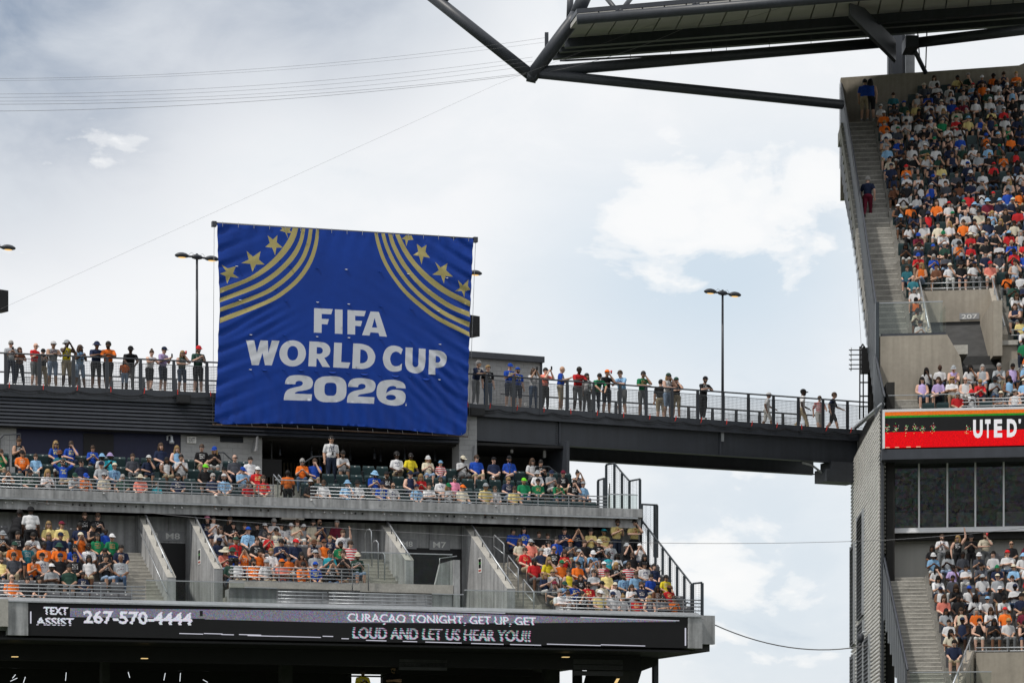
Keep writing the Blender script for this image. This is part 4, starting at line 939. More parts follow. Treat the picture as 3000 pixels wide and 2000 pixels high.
rslab(.12, SE, 9.6, 9.8, 14.5, 20.6, 'inner_wall', dark_in)
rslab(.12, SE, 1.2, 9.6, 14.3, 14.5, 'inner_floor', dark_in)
for j in (30, 31): rstep(j, AI, SE)
rslab(.05, AI, rrow(JT)[0] + .39, rrow(31)[0] + .41, rrow(JT)[1] - .6, rrow(JT)[1] - .003, 'landing', conc_top)
# wall and landing of the entrance
zl = RS.z(2600, 985, 3.0)
MB().prism([(.05, 15.5), (sv0, 15.5), (sv0 + .9, 15.5), (sv0 + .62, RS.z(2850, 1040, 3)), (sv0, zl)] if False else [(.05, 15.5), (sv0 + .75, 15.5), (sv0 + .62, 17.6), (sv0 + .5, 18.4), (sv0, zl), (.05, zl)], 'b', 2.95, 3.25).build('entrance_wall', conc_warm, RS, gs)
rslab(.05, sv0 + .8, 3.25, 6.4, zl - .7, zl - .35, 'landing', conc_top)
rslab(svL + .3, svR, 5.9, 9.3, zl - .7, zl - .34, 'passage_floor', conc_dark)
# entrance 207: cheek walls, lintel, black sheet painting the tunnel's shade
bj11 = rrow(11)[0] - .42; z_lin0, z_lin1 = RS.z(2820, 945, bj11), RS.z(2820, 853, bj11)
rslab(svL, svR + .3, bj11 - .25, bj11, z_lin0, z_lin1, 'lintel', conc_warm)
rslab(svL + .3, svR, bj11 - .22, bj11 - .1, zl - .5, z_lin0, 'tunnel_dark_sheet', black)
rslab(svL + .3, svL + .34, bj11 - 1.2, bj11 + .3, zl - .5, z_lin0, 'tunnel_side', dark_in)
rslab(svR - .35, svR, 5.0, bj11 + .3, zl - .5, z_lin0, 'tunnel_side', conc_warm)
for s in (svL, svR):
    MB().prism([(5.7, zl - .8), (5.7, rrow(6)[1] + .55), (bj11 - .2, z_lin1 + .05), (bj11 - .2, zl - .8)], 's', s, s + .3).build('cheek_wall', conc_warm, RS, gs)
    t = thing('handrail', 'steel handrail on the cheek wall ' + ('left' if s == svL else 'right') + ' of entrance 207', 'handrail', RS.W(s + .15, 5.7, rrow(6)[1] + .55), 'handrails beside entrance 207')
    MB().tube([(s + .15, 5.6, rrow(6)[1] + .85), (s + .15, bj11 - .1, z_lin1 + .42)], .03, 8).build('rail', galv, RS, t, True)
    for i in range(4):
        f = (i + .4) / 4; b_ = 5.7 + (bj11 - 5.9) * f; z_ = rrow(6)[1] + .55 + (z_lin1 - .5 - rrow(6)[1]) * f; MB().box(s + .13, s + .17, b_ - .02, b_ + .02, z_, z_ + .36).build('bracket', galv, RS, t)
rslab(svR + .3, SE, 2.95, 3.2, 15.5, rrow(3)[1] + .35, 'wall', conc_warm)
rslab(svR, SE, 5.3, 5.45, rrow(3)[1] - .5, rrow(6)[1] + .25, 'wall', conc_warm)
rslab(svR, SE, 5.2, 5.3, rrow(6)[1] + .05, rrow(6)[1] + .22, 'ledge', conc_top)
tube_railing(RS, bj11 - .1, svL + .35, svR, (z_lin1 + .33, z_lin1 + .12), z_lin1, 1.9, 'two bar steel rail above entrance 207')
tube_railing(RS, 5.25, svR + .35, SE, (rrow(6)[1] + .62, rrow(6)[1] + .42), rrow(6)[1] + .22, 1.5, 'two bar steel rail in front of the rows right of entrance 207')
tube_railing(RS, .25, RS.s(2820, .2), SE, (16.42, 16.30, 16.16, 16.02), 15.93, 1.0, 'four bar steel rail above the red screen')
bar_o = MB().tube([(AI * .1, .3, 16.62), (RS.s(2860, .3), .3, 16.62)], .016, 6).build('hand_bar', galv, RS); tag(bar_o, 'single thin steel bar across the stair foot above the red screen', 'railing')
plate_sign(RS, '207', 2811, 2869, 918, 936, bj11 - .26, 2817, 2863, 921, 934, 'grey sign reading 207 over the upper entrance', .01, None)
gp = glass_panel(RS, 2567, 2762, 888, 977, 3.05, 'tall glass balustrade on the landing left of entrance 207', z0=zl + .02)
MB().box(.1, sv0 - .05, 3.0, 3.12, zl + .005, zl + .10).build('base_channel', steel_lt, RS, gp)
m = MB().box(sv0 - .06, sv0 - .045, 3.1, 5.0, zl - .3, zl + 1.15); m.build('pane', glass_c, RS, gp)
# top wall
bt_, ztf = rrow(31)[0] + .4, rrow(JT)[1]
a0_, za = RS.sz(2460, 228, bt_); a1_, zb2 = RS.sz(2985, 192, bt_)
MB().prism([(a0_ + .05, ztf - 3), (SE, ztf - 3), (SE, zb2 + .6), (a1_, zb2), (a0_ + .05, za)], 'b', bt_, bt_ + .35).build('top_wall', conc_warm, RS, gs)
# ---- red LED board
rl = thing('led_board', 'LED board showing orange green black and red bands with white letters', 'screen', RS.W(3, -.3, 14.3))
zt = RS.z(2600, 1207, -.3); zb = RS.z(2600, 1312, -.3); r0, r1 = RS.s(2592, -.3), SE
rslab(r0 - .02, SE, -.25, -.05, zb - .02, zt + .1, 'casing', black, rl)
rslab(r0 - .08, SE, -.36, -.24, zt, zt + .09, 'top_trim', white_p, rl); rslab(r0 - .08, r0, -.36, -.2, zb - .02, zt, 'side_trim', white_p, rl)
def rband(f0, f1, mat, name='lit_band', s0=None, s1=None, off=0.0):
    H = zt - zb; MB().poly([(s0 or r0, -.3 - off, zb + H * f0), (s1 or SE, -.3 - off, zb + H * f0), (s1 or SE, -.3 - off, zb + H * f1), (s0 or r0, -.3 - off, zb + H * f1)]).build(name, mat, RS, rl, fix=False)
ro = EM('led_orange', (.85, .16, .02), .95, .3, 38); rg = EM('led_green', (.03, .26, .03), .9, .3, 38); rr = EM('led_red', (.80, .008, .012), 1.0, .3, 38); rw = EM('led_text_white', (.8, .8, .82), 1.0, .12, 38)
rband(.90, 1.0, ro); rband(.84, .90, rg); rband(.44, .84, screen, 'dark_band'); rband(0, .44, rr)
for ch, x0, x1, y0, y1 in (('U', 2851, 2879, 1229, 1283), ('T', 2886, 2902, 1228, 1282), ('E', 2912, 2936, 1228, 1281), ('D', 2950, 2979, 1227, 1280), ("'", 2984, 2991, 1227, 1240)): text_on(RS, ch, x0, x1, y0, y1, -.31, rw, 'lettering', rl, .05)
rnd = random.Random(4)
for px in (2598, 2624, 2652, 2678, 2703, 2733, 2833):
    m = MB()
    for i in range(26):
        s_, z_ = RS.sz(px + rnd.gauss(0, 4), 1256 + rnd.gauss(0, 6), -.3); d = .02
        m.poly([(s_, -.306, z_), (s_ + d, -.306, z_), (s_ + d, -.306, z_ + d), (s_, -.306, z_ + d)], i % 3)
    o = m.build('pixel_cluster', [EM('led_dot_w', (.8, .7, .6), 1), EM('led_dot_g', (.2, .8, .2), 1), rr], RS, rl, fix=False); o['kind'] = 'stuff'
for px, wd in ((2595, 11), (2622, 12), (2655, 13), (2684, 13)):
    s_ = RS.s(px, -.3); MB().poly([(s_, -.305, zb + .012), (s_ + wd / 80, -.305, zb + .012), (s_ + wd / 80, -.305, zb + .035), (s_, -.305, zb + .035)]).build('lit_line', EM('led_pale', (.8, .7, .45), .9), RS, rl, fix=False)
# soffit and box level
rslab(r0 - .1, SE, -.3, 1.4, zb - .42, zb - .05, 'soffit', steel_lt)
bw = 1.0
zwt, zwb = RS.z(2620, 1336, bw), RS.z(2620, 1557, bw)
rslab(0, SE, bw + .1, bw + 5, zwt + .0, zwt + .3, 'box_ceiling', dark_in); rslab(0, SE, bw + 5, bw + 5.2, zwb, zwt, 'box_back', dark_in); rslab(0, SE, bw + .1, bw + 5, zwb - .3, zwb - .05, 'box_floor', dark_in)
rslab(.02, RS.s(2600, bw), bw - .15, bw + .2, zwb - .1, zb - .05, 'column', steel); rslab(RS.s(2600, bw), RS.s(2617, bw), bw - .05, bw + .2, zwb, zb - .05, 'pilaster', steel_lt)
wl_ = thing('box_windows', 'row of tall dark windows with pale frames below the red screen', 'window', RS.W(3, bw, zwb))
mul = [2617, 2692, 2775, 2857, 2940, 3020, 3095]
for i, px in enumerate(mul):
    s_ = RS.s(px, bw); MB().box(s_ - .03, s_ + .03, bw - .06, bw + .04, zwb, zwt).build('mullion', white_p, RS, wl_)
    if i + 1 < len(mul):
        e_ = RS.s(mul[i + 1], bw); MB().box(s_ + .032, e_ - .032, bw - .005, bw + .01, zwb + .13, zwt - .08).build('pane', glass_d, RS, wl_)
        MB().box(s_ + .03, e_ - .03, bw - .05, bw + .04, zwb, zwb + .13).build('bottom_rail', white_p, RS, wl_); MB().box(s_ + .03, e_ - .03, bw - .05, bw + .04, zwt - .08, zwt).build('top_rail', white_p, RS, wl_)
MB().box(RS.s(2610, bw), SE, bw - .12, bw - .05, zwb - .06, zwb).build('sill', white_p, RS, wl_)
for px, py in ((2730, 1342), (2867, 1338), (2962, 1349)):
    b = bw + 1.2; s_, z_ = RS.sz(px, py, b); rslab(s_ - .08, s_ + .08, b, b + .16, zwt - .03, zwt - .012, 'downlight', EM('downlight_glow', (1.0, .75, .4), 4.0))
for px, py, pw in ((2652, 1500, 60), (2735, 1500, 70), (2830, 1500, 50), (2960, 1498, 80)):
    b = bw + 1.6; s_, z_ = RS.sz(px, py, b); rslab(s_ - pw / 160, s_ + pw / 160, b, b + .06, zwb, z_, 'box_partition', M('box_grey', (.22, .22, .22), .7))
for px, py, ww, hh, b, c in ((2660, 1420, 1.0, .5, 4.2, .10), (2745, 1400, .8, .9, 4.5, .05), (2830, 1385, .9, 1.1, 4.4, .12), (2905, 1430, .7, .7, 4.3, .07), (2970, 1390, 1.0, 1.0, 4.4, .14)):
    s_, z_ = RS.sz(px, py, bw + b); rslab(s_ - ww / 2, s_ + ww / 2, bw + b, bw + b + .05, z_ - hh, z_, 'box_screen', M('box_tone_%d' % px, (c, c * .97, c * .92), .7))
rslab(.02, SE, bw + .9 - .35, bw + .9, 9.0, zwb - .07, 'back_wall', M('pale_render', (.40, .395, .37), .85, var=.06, scale=.8, streak=.08))
# ---- lower tier
LZ0, LRI, LB0, LTR = 9.95, .46, .55, .8
def lrow(j): return LB0 - LTR * j, LZ0 - LRI * j
svl = RS.s(2858, -5.5)
for j in range(0, 13):
    b, z = lrow(j); b0 = b - .38
    for h in (0, 1, 2): rslab(.05, AI, b0 + LTR * h / 3, b0 + LTR * (h + 1) / 3 + (.9 if (j == 0 and h == 2) else 0), z - 1.2, z - LRI * (2 - h) / 3, 'stair', conc_step); rslab(.07, AI - .02, b0 + LTR * h / 3 - .006, b0 + LTR * h / 3 + .035, z - LRI * (2 - h) / 3 - .03, z - LRI * (2 - h) / 3 + .006, 'edge_highlight', edge_highlight_m)
    if j < 8: rslab(AI, SE, b0, b0 + LTR + (.9 if j == 0 else 0), z - 1.2, z, 'step', conc_step)
    else: rslab(AI, svl + (RS.s(2806, -8.05) - svl) * (-5.45 - b) / 2.6 - .1, b0, b0 + LTR, z - 1.2, z, 'step', conc_step)
bl8 = lrow(7)[0] - .4; zl8 = RS.z(2870, 1912, bl8)
rslab(svl, SE, bl8 - .3, bl8, 2.0, zl8, 'lower_entrance_wall', conc_warm)
def cs_(b): return svl + (RS.s(2806, bl8 - 2.6) - svl) * (bl8 - b) / 2.6
m = MB(); m.v = [(cs_(b) + d, b, z) for b, zt_k in ((bl8 - .1, zl8 + .1), (bl8 - 3.6, zl8 - 2.3)) for d, z in ((-.3, 2.0), (0, 2.0), (0, zt_k), (-.3, zt_k))]
m.f = [(0, 1, 2, 3), (7, 6, 5, 4), (0, 4, 5, 1), (1, 5, 6, 2), (2, 6, 7, 3), (3, 7, 4, 0)]; m.mi = [0] * 6; m.build('cheek_wall', conc_warm, RS, gs)
t = thing('handrail', 'steel handrail on the sloping wall of the lower entrance', 'handrail', RS.W(svl - .15, bl8 - .1, zl8))
MB().tube([(cs_(bl8) - .15, bl8, zl8 + .55), (cs_(bl8 - 3.4) - .15, bl8 - 3.4, zl8 - 1.72)], .03, 8).build('rail', galv, RS, t, True)
for i in range(5):
    f = i / 5; MB().box(cs_(bl8 - .2 - 2.8 * f) - .165, cs_(bl8 - .2 - 2.8 * f) - .135, bl8 - .2 - 2.8 * f, bl8 - .17 - 2.8 * f, zl8 - 1.9 * f, zl8 + .48 - 2 * f).build('bracket', galv, RS, t)
tube_railing(RS, bl8 - .1, svl, SE, (zl8 + .18, zl8 + .06), zl8, 1.6, 'steel rail along the top of the lower entrance wall')
glass_panel(RS, 2665, 2905, 1968, 2100, -7.6, 'glass balustrade at the bottom of the lower aisle', z0=4.2)
# ---- side: stepped dark fences
def stepped_fence(pts, label, foot, name='stepped_fence'):
    t = thing(name, label, 'fence', RS.W(pts[0][0], pts[0][1], pts[0][2] - 1), 'dark stepped side fences')
    for p, q_ in zip(pts, pts[1:]):
        zlo = min(p[3], q_[3]); m = MB(); n = 5
        prof = []
        for i in range(n + 1):
            f = i / n; prof.append((p[0] + (q_[0] - p[0]) * f, p[1] + (q_[1] - p[1]) * f, p[2] + (q_[2] - p[2]) * f))
        for i in range(n):
            u, v = prof[i], prof[i + 1]; off = .03 if i % 2 else 0.0
            m.v += [(u[0] - off, u[1], zlo), (v[0] - off, v[1], zlo), (v[0] - off, v[1], v[2]), (u[0] - off, u[1], u[2])]; k_ = len(m.v) - 4; m.f.append((k_, k_ + 1, k_ + 2, k_ + 3)); m.mi.append(0)
        m.v += [(p[0] + .03, p[1], zlo), (q_[0] + .03, q_[1], zlo), (q_[0] + .03, q_[1], q_[2]), (p[0] + .03, p[1], p[2])]; k_ = len(m.v) - 4; m.f.append((k_, k_ + 1, k_ + 2, k_ + 3)); m.mi.append(0)
        m.build('panel', fence_m, RS, t, fix=False)
    MB().tube([(p[0] + .05, p[1], p[2] + .04) for p in pts], .04, 6).build('top_rail', steel_lt, RS, t, True)
    return t
pts = []
for i in range(31):
    f = i / 30; b = 27.0 - 23.6 * f; px = 2462 + (2566 - 2462) * f + 4 * math.sin(math.pi * f); py = 240 + (900 - 240) * f
    s_, z_ = RS.sz(px, py, b); pts.append((s_ - .03, b, z_, z_ - 3.5))
stepped_fence(pts, 'long stepped dark steel fence down the side of the upper tier', 0)
pts = []
for i in range(8):
    f = i / 7; b = 3.2 - 3.4 * f; px = 2561 + (2588 - 2561) * f; py = 1040 + (1165 - 1040) * f; s_, z_ = RS.sz(px, py, b); pts.append((s_ , b, z_, z_ - 1.9 + .8 * f))
stepped_fence(pts, 'short dark steel fence beside the red screen stairs', 0)
MB().box(-.10, .02, 2.9, 3.5, 15.8, zl + 1.3).build('fence_panel', fence_m, RS, gs)
pts = []
for i in range(12):
    f = i / 11; b = .9 - 9.2 * f; px = 2582 + (2655 - 2582) * f; py = 1612 + (1965 - 1612) * f; s_, z_ = RS.sz(px, py, b); pts.append((s_, b, z_, z_ - 1.7))
stepped_fence(pts, 'dark steel fence down the side of the lower tier', 0)
# ---- corrugated side wall
m = MB(); NB = 10
def top_at(b): return RS.z(2575, 1190, .4) + (RS.z(2508, 1262, 15.5) - RS.z(2575, 1190, .4)) * (b - .4) / 15.1
zlo = 1.0; pit = .15; ztop = top_at(.4); n = int((ztop - zlo) / pit) * 5
bs = [.4, 2, 4, 6, 8, 10, 12, 14, 15.5]
prev = None
for i in range(n + 1):
    z = zlo + (i // 5 + (0, .40, .50, .54, .995)[i % 5]) * pit; d = (.115, .12, .05, -.10, -.10)[i % 5]
    row = []
    for b in bs:
        row.append(len(m.v)); m.v.append((-.04 - d, b, min(z, top_at(b))))
    if prev:
        for c_ in range(len(bs) - 1): m.f.append((prev[c_], prev[c_ + 1], row[c_ + 1], row[c_])); m.mi.append(0)
    prev = row
cw = thing('corrugated_wall', 'pale corrugated metal side wall of the grandstand below the footbridge', 'wall', RS.W(0, 8, 0))
m.build('cladding', corr_m, RS, cw, fix=False)
MB().tube([(-.06, .2, top_at(.2) + .06), (-.06, 15.5, top_at(15.5) + .06)], .09, 6).build('capping', galv, RS, cw, True)
rslab(.10, .4, .5, 15.4, -1.5, top_at(15.5) - .4, 'backing', dark_in, cw)
rslab(-.12, -.02, .2, .42, 1.0, ztop, 'corner_post', steel, cw)
for (b0, b1, z0, z1) in ((8.2, 11.2, 9.2, 13.4), (8.0, 11.0, 3.5, 9.0), (13.0, 15.0, 8.4, 12.6), (13.0, 15.0, 3.2, 8.0), (5.0, 7.4, 5.0, 8.2)):
    MB().box(-.19, -.10, b0, b1, z0, z1).build('louvre_dark_box', black, RS, cw)  # black box in place of a recess, its darkness put into the colour
    m = MB(); z = z0
    while z < z1 - .05: m.prism([(-.19, z), (-.25, z - .03), (-.19, z + .06)], 'b', b0, b1); z += .16
    m.v = [(v[0], v[1], v[2]) for v in m.v]; o = m.build('louvre', steel_lt, RS, cw); o['kind'] = 'stuff'
    MB().box(-.24, -.08, b0 - .06, b0, z0, z1).box(-.24, -.08, b1, b1 + .06, z0, z1).build('louvre_frame', galv, RS, cw)
ca = thing('security_camera', 'small dome camera on the corrugated wall above the hanging cable', 'camera', RS.W(-.3, 7, 6.6))
MB().lathe([(0, .3), (.09, .3), (.13, .24), (.13, .08), (.1, .0), (.05, -.04), (0, -.05)], -.4, 6.5, RS.z(2532, 1878, 6.5), 12).build('housing', steel_lt, RS, ca, True)
MB().tube([(-.4, 6.5, RS.z(2532, 1878, 6.5) + .3), (-.3, 6.5, RS.z(2532, 1878, 6.5) + .38), (-.05, 6.5, RS.z(2532, 1878, 6.5) + .38)], .03, 6).build('arm', galv, RS, ca, True)
# ---- equipment mast where the bridge meets the stand
em = thing('equipment_mast', 'black lattice mast with five short arms where the footbridge ends', 'mast', RS.W(-.4, 9, ZD))
Y0 = RS.W(0, 9, 0).y
def mp_(px, py, Y=Y0): return PX(px, py, Y)
for px in (2519, 2529, 2545): MB().tube([mp_(px, 1228), mp_(px, 1015)], .028, 6).build('leg', black, WF, em, True)
for py in (1120, 1160, 1190): MB().tube([mp_(2519, py), mp_(2547, py)], .03, 6).build('rung', black, WF, em, True)
for py in (1025, 1039, 1053, 1068, 1080):
    MB().tube([mp_(2487, py), mp_(2530, py)], .022, 6).build('arm', black, WF, em, True)
    MB().tube([mp_(2493, py + 6), mp_(2494, py - 8)], .022, 6).build('insulator', galv, WF, em, True)
MB().box(*(lambda a, c: (a.x, c.x, Y0 - .1, Y0 + .35, c.z, a.z))(mp_(2524, 1019), mp_(2548, 1092))).build('winch_box', black, WF, em)
MB().tube([mp_(2520, 1020), mp_(2528, 1008), mp_(2533, 1018)], .04, 6).build('hook', black, WF, em, True)
# ================================================================== ROOF
rf = thing('roof_canopy', 'dark steel roof canopy with pale underside on tubular trusses', 'roof', PX(2200, 100, 124))
YF, YB = 117.0, 130.0
def tb(name, p, q_, r, par=rf, seg=14): return MB().tube([p, q_], r, seg).build(name, steel, WF, par, True)
node = PX(1557, 222, 121.0)
tb('tube', PX(1240, -30, 121), node, .25); tb('tube', PX(1722, -30, 121), PX(1690, 42, 121), .30); MB().tube([PX(1690, 42, 121), PX(1674, 68, 121), PX(1655, 92, 121), PX(1556, 226, 121)], .29, 16).build('tube', steel, WF, rf, True)
tb('tube', PX(1672, -30, 123), PX(1668, 66, 123), .14)
MB().tube([PX(1310, -14, 121), PX(1295, 3, 121)], .2, 12).build('joint', steel, WF, rf, True)
tb('tube', PX(1570, 212, 121), PX(2602, 124, 127), .235); tb('tube', PX(2668, 128, 127), PX(3080, 78, 126), .235); tb('tube', PX(1575, 216, 121), PX(2468, 307, 125.5), .21)
MB().tube([PX(1545, 222, 121), PX(1572, 228, 121)], .25, 14).build('joint', steel, WF, rf, True)
# canopy deck: front edge near the pitch, back edge above the top wall
A, B_ = PX(1690, 55, YF), PX(3100, -70, YF); D, E_ = PX(1622, 150, YB), PX(3100, 42, YB)
n_p = 22
for i in range(n_p):
    f0, f1 = i / n_p + .0015, (i + 1) / n_p - .0015
    P_ = [A.lerp(B_, f0), A.lerp(B_, f1), D.lerp(E_, f1), D.lerp(E_, f0)]; m = MB(); m.v = [tuple(p) for p in P_] + [tuple(p + Vector((0, 0, .2))) for p in P_]
    m.f = [(3, 2, 1, 0), (4, 5, 6, 7), (0, 1, 5, 4), (1, 2, 6, 5), (2, 3, 7, 6), (3, 0, 4, 7)]; m.mi = [0] * 6; m.build('lining_panel', roof_u, WF, rf)
m = MB(); m.v = [tuple(p + Vector((0, 0, .22))) for p in (A, B_, E_, D)] + [tuple(p + Vector((0, 0, .4))) for p in (A, B_, E_, D)]; m.f = [(3, 2, 1, 0), (4, 5, 6, 7), (0, 1, 5, 4), (1, 2, 6, 5), (2, 3, 7, 6), (3, 0, 4, 7)]; m.mi = [0] * 6; m.build('roof_sheet', steel_lt, WF, rf)
def beam(p, q_, h, d, name='purlin', mat=steel):
    m = MB(); dv = Vector((0, d, 0)); hv = Vector((0, 0, h)); m.v = [tuple(x) for x in (p, q_, q_ + dv, p + dv, p - hv, q_ - hv, q_ + dv - hv, p + dv - hv)]; m.f = [(0, 1, 2, 3), (7, 6, 5, 4), (0, 4, 5, 1), (1, 5, 6, 2), (2, 6, 7, 3), (3, 7, 4, 0)]; m.mi = [0] * 6; m.build(name, mat, WF, rf)
tb('chord', PX(1690, 58, YF), PX(3100, -60, YF), .21); 
beam(PX(1655, 112, 124), PX(3100, 0, 124), .40, .3); beam(PX(1640, 138, 127.5), PX(3100, 28, 127.5), .22, .25); beam(PX(1620, 148, 130), PX(3100, 40, 130), .38, .3)
for px in (1790, 2015, 2240): 
    y = 35 - (px - 1790) * .085; tb('web_tube', PX(px + 20, y, YF), PX(px - 30, y - 60, YF + 2), .1); tb('web_tube', PX(px + 28, y, YF), PX(px + 75, y - 60, YF + 2), .1)
beam(PX(2490, -20, 120), PX(2625, 118, 127), .9, .5, 'raking_beam')
zc0 = PX(2635, 235, 131).z
for px0, px1, mt_, Y in ((2613, 2644, steel, 132.6), (2646, 2652, steel_lt, 132.7), (2655, 2680, M('grey_column_side', (.30, .31, .33), .6), 133.1), (2603, 2609, steel_lt, 132.7)):
    a, c = PX(px0, 240, Y), PX(px1, 60, Y); MB().box(a.x, c.x, Y, Y + .5, zc0 - 1.0, c.z).build('column', mt_, WF, rf)
tb('brace', PX(2680, 150, 127), PX(2712, 214, 128), .1); tb('hanger', PX(2716, 80, 127), PX(2712, 200, 128), .03, seg=8); tb('hanger', PX(2688, 88, 127), PX(2694, 170, 128), .03, seg=8)
MB().box(*(lambda a, c: (a.x, c.x, 126.3, 127.6, c.z, a.z))(PX(2652, 108, 126.5), PX(2690, 142, 126.5))).build('joint', steel, WF, rf)
for px in (1847, 1965, 2084, 2128, 2254, 2376, 2537):
    y = 168 - (px - 1730) * .076; tb('hanger', PX(px, y - 25, 128), PX(px, y + 18, 128), .012, seg=6)
MB().tube([PX(1640, 178, 128), PX(1660, 178, 128), PX(2000, 160, 128), PX(2600, 118, 128)], .045, 8).build('conduit', steel, WF, rf, True)
MB().box(*(lambda a, c: (a.x, c.x, 121.5, 121.9, c.z, a.z))(PX(1596, 95, 121.5), PX(1607, 150, 121.5))).build('stub_post', steel, WF, rf)
# ================================================================== CABLES
def cable(pts, r, label, sag=0, group='thin cables strung across the sky'):
    P_ = []
    for (p, q_) in zip(pts, pts[1:]):
        for i in range(16):
            f = i / 16; P_.append(p.lerp(q_, f) - Vector((0, 0, sag * 4 * f * (1 - f))))
    P_.append(pts[-1]); tag(MB().tube(P_, r, 5).build('cable', cable_m, WF, None, True), label, 'cable', group)
def swoop(y0, y1, x1, r, label, e=2.0):
    P_ = [PX(-60 + (x1 + 60) * i / 40, y0 + (y1 - y0) * (i / 40) ** e, 100 + 21 * i / 40) for i in range(41)]
    tag(MB().tube(P_, r, 5).build('cable', cable_m, WF, None, True), label, 'cable', 'thin cables strung across the sky')
swoop(231, 111, 1598, .005, 'topmost thin cable from left edge to the roof stub'); swoop(237, 124, 1598, .004, 'second thin cable from the top, ending at the roof stub')
for i, (y0, y1, r, e) in enumerate(((276, 168, .005, 2.1), (286, 180, .005, 2.2), (297, 192, .005, 2.3), (306, 212, .0065, 2.2), (326, 216, .007, 1.9))): swoop(y0, y1, 1560, r, ['third', 'fourth', 'fifth', 'sixth', 'lowest'][i] + ' of the thin cables sweeping to the roof node', e)
cable([PX(-20, 915, 106), PX(1450, 250, 120), PX(2100, 0, 122)], .0035, 'faint straight wire climbing across the sky over the banner', 0)
cable([PX(1600, 212, 121), PX(2000, 85, 120), PX(2350, 0, 119)], .008, 'cable rising from the roof node under the canopy', .2)
cable([L.W(L.s(2058, -11.2), -11.2, 8.2), RS.W(-.2, 5, RS.z(2540, 1888, 5))], .022, 'thick black cable sagging from the screen end to the corrugated wall', .55)
cable([L.W(L.s(-20, -10), -10, L.z(-20, 1451, -10)), L.W(L.s(400, -9), -9, L.z(400, 1497, -9)), L.W(L.s(1000, -8), -8, L.z(1000, 1546, -8)), L.W(L.s(1900, -8), -8, L.z(1900, 1589, -8)), RS.W(-.3, -2, RS.z(2570, 1582, -2)), RS.W(6, -2, RS.z(3000, 1535, -2))], .009, 'long thin cable in front of the mezzanine and grandstand', .06)
cable([PX(2510, 790, 122), PX(2523, 1012, 114)], .008, 'thin wire hanging down to the equipment mast', 0)
import numpy as np
# ================================================================== PEOPLE
COL = {'W': (.60, .60, .61), 'K': (.012, .012, .014), 'N': (.014, .022, .055), 'B': (.012, .06, .36), 'L': (.22, .40, .60), 'O': (.70, .15, .018), 'R': (.50, .018, .022), 'Y': (.68, .56, .23),
       'V': (.72, .58, .03), 'G': (.01, .17, .07), 'T': (.03, .16, .20), 'E': (.30, .32, .34), 'C': (.60, .55, .43), 'M': (.14, .012, .03), 'P': (.72, .25, .38), 'S': (.66, .20, .15), 'U': (.42, .33, .58),
       'D': (.022, .06, .045), 'A': (.03, .38, .47), 'H': (.055, .06, .075), 'F': (.13, .055, .03), 'X': (.20, .75, .03)}
CNAME = {'W': 'white', 'K': 'black', 'N': 'navy', 'B': 'royal blue', 'L': 'light blue', 'O': 'orange', 'R': 'red', 'Y': 'pale yellow', 'V': 'bright yellow', 'G': 'green', 'T': 'teal', 'E': 'grey', 'C': 'cream',
         'M': 'maroon', 'P': 'pink', 'S': 'salmon', 'U': 'lavender', 'D': 'dark green', 'A': 'turquoise', 'H': 'charcoal', 'F': 'brown', 'X': 'neon green', 'Z': 'striped red'}
SKIN = {'1': (.58, .36, .27), '2': (.44, .26, .175), '3': (.17, .085, .05), '4': (.055, .028, .018)}
HAIR = {'b': (.05, .026, .013), 'k': (.010, .008, .007), 'y': (.30, .19, .075), 'g': (.28, .27, .26)}
def cloth(c):
    if c == 'Z':
        if 'cloth_Z' in MATS: return MATS['cloth_Z']
        m = M('cloth_Z', (.6, .6, .6), .85, obj=True, scale=8); t = m.node_tree; tcn = t.nodes.new('ShaderNodeTexCoord'); wv = t.nodes.new('ShaderNodeTexWave'); wv.bands_direction = 'Z'; wv.inputs['Scale'].default_value = 3.4; wv.inputs['Distortion'].default_value = 1.5
        rp = t.nodes.new('ShaderNodeValToRGB'); rp.color_ramp.interpolation = 'CONSTANT'; rp.color_ramp.elements[0].color = (.5, .02, .03, 1); rp.color_ramp.elements[1].position = .5; rp.color_ramp.elements[1].color = (.62, .62, .62, 1)
        t.links.new(tcn.outputs['Object'], wv.inputs['Vector']); t.links.new(wv.outputs['Color'], rp.inputs[0]); t.links.new(rp.outputs[0], t.nodes['Principled BSDF'].inputs['Base Color']); return m
    return M('cloth_' + c, COL[c], .85, var=.16, scale=7, bump=.6, spec=.2, obj=True, prt={'W': (.05, .06, .12), 'K': (.5, .5, .5), 'N': (.5, .45, .4), 'B': (.6, .55, .2), 'L': (.05, .08, .2), 'O': (.5, .48, .4), 'R': (.6, .5, .2), 'Y': (.25, .05, .04), 'E': (.1, .04, .05), 'C': (.1, .12, .2), 'G': (.4, .2, .1), 'H': (.35, .3, .25)}.get(c, (.3, .3, .3)))
def skin(k): return M('skin_' + k, SKIN[k], .55, var=.06, scale=6, spec=.35, obj=True)
def hairm(k): return M('hair_' + k, HAIR[k], .6, var=.25, scale=22, bump=.5, spec=.3, obj=True)
PANTS = {'k': (.014, .014, .016), 'n': (.02, .028, .05), 'h': (.33, .27, .18), 'e': (.14, .145, .15), 'j': (.05, .085, .15), 'w': (.5, .5, .48), 'l': (.22, .30, .42)}
def pants(k): return M('trousers_' + k, PANTS[k], .85, var=.15, scale=8, bump=.4, spec=.2, obj=True)
shoe_m = [M('shoe_white', (.6, .6, .6), .6, obj=True), M('shoe_black', (.02, .02, .02), .6, obj=True)]
eye_m = M('eye_dark', (.03, .02, .018), .5, obj=True)
SK, SH, PA, LL, SO, SV, EY = range(7)       # skin, shirt, trousers, lower leg, shoe, sleeve, eye
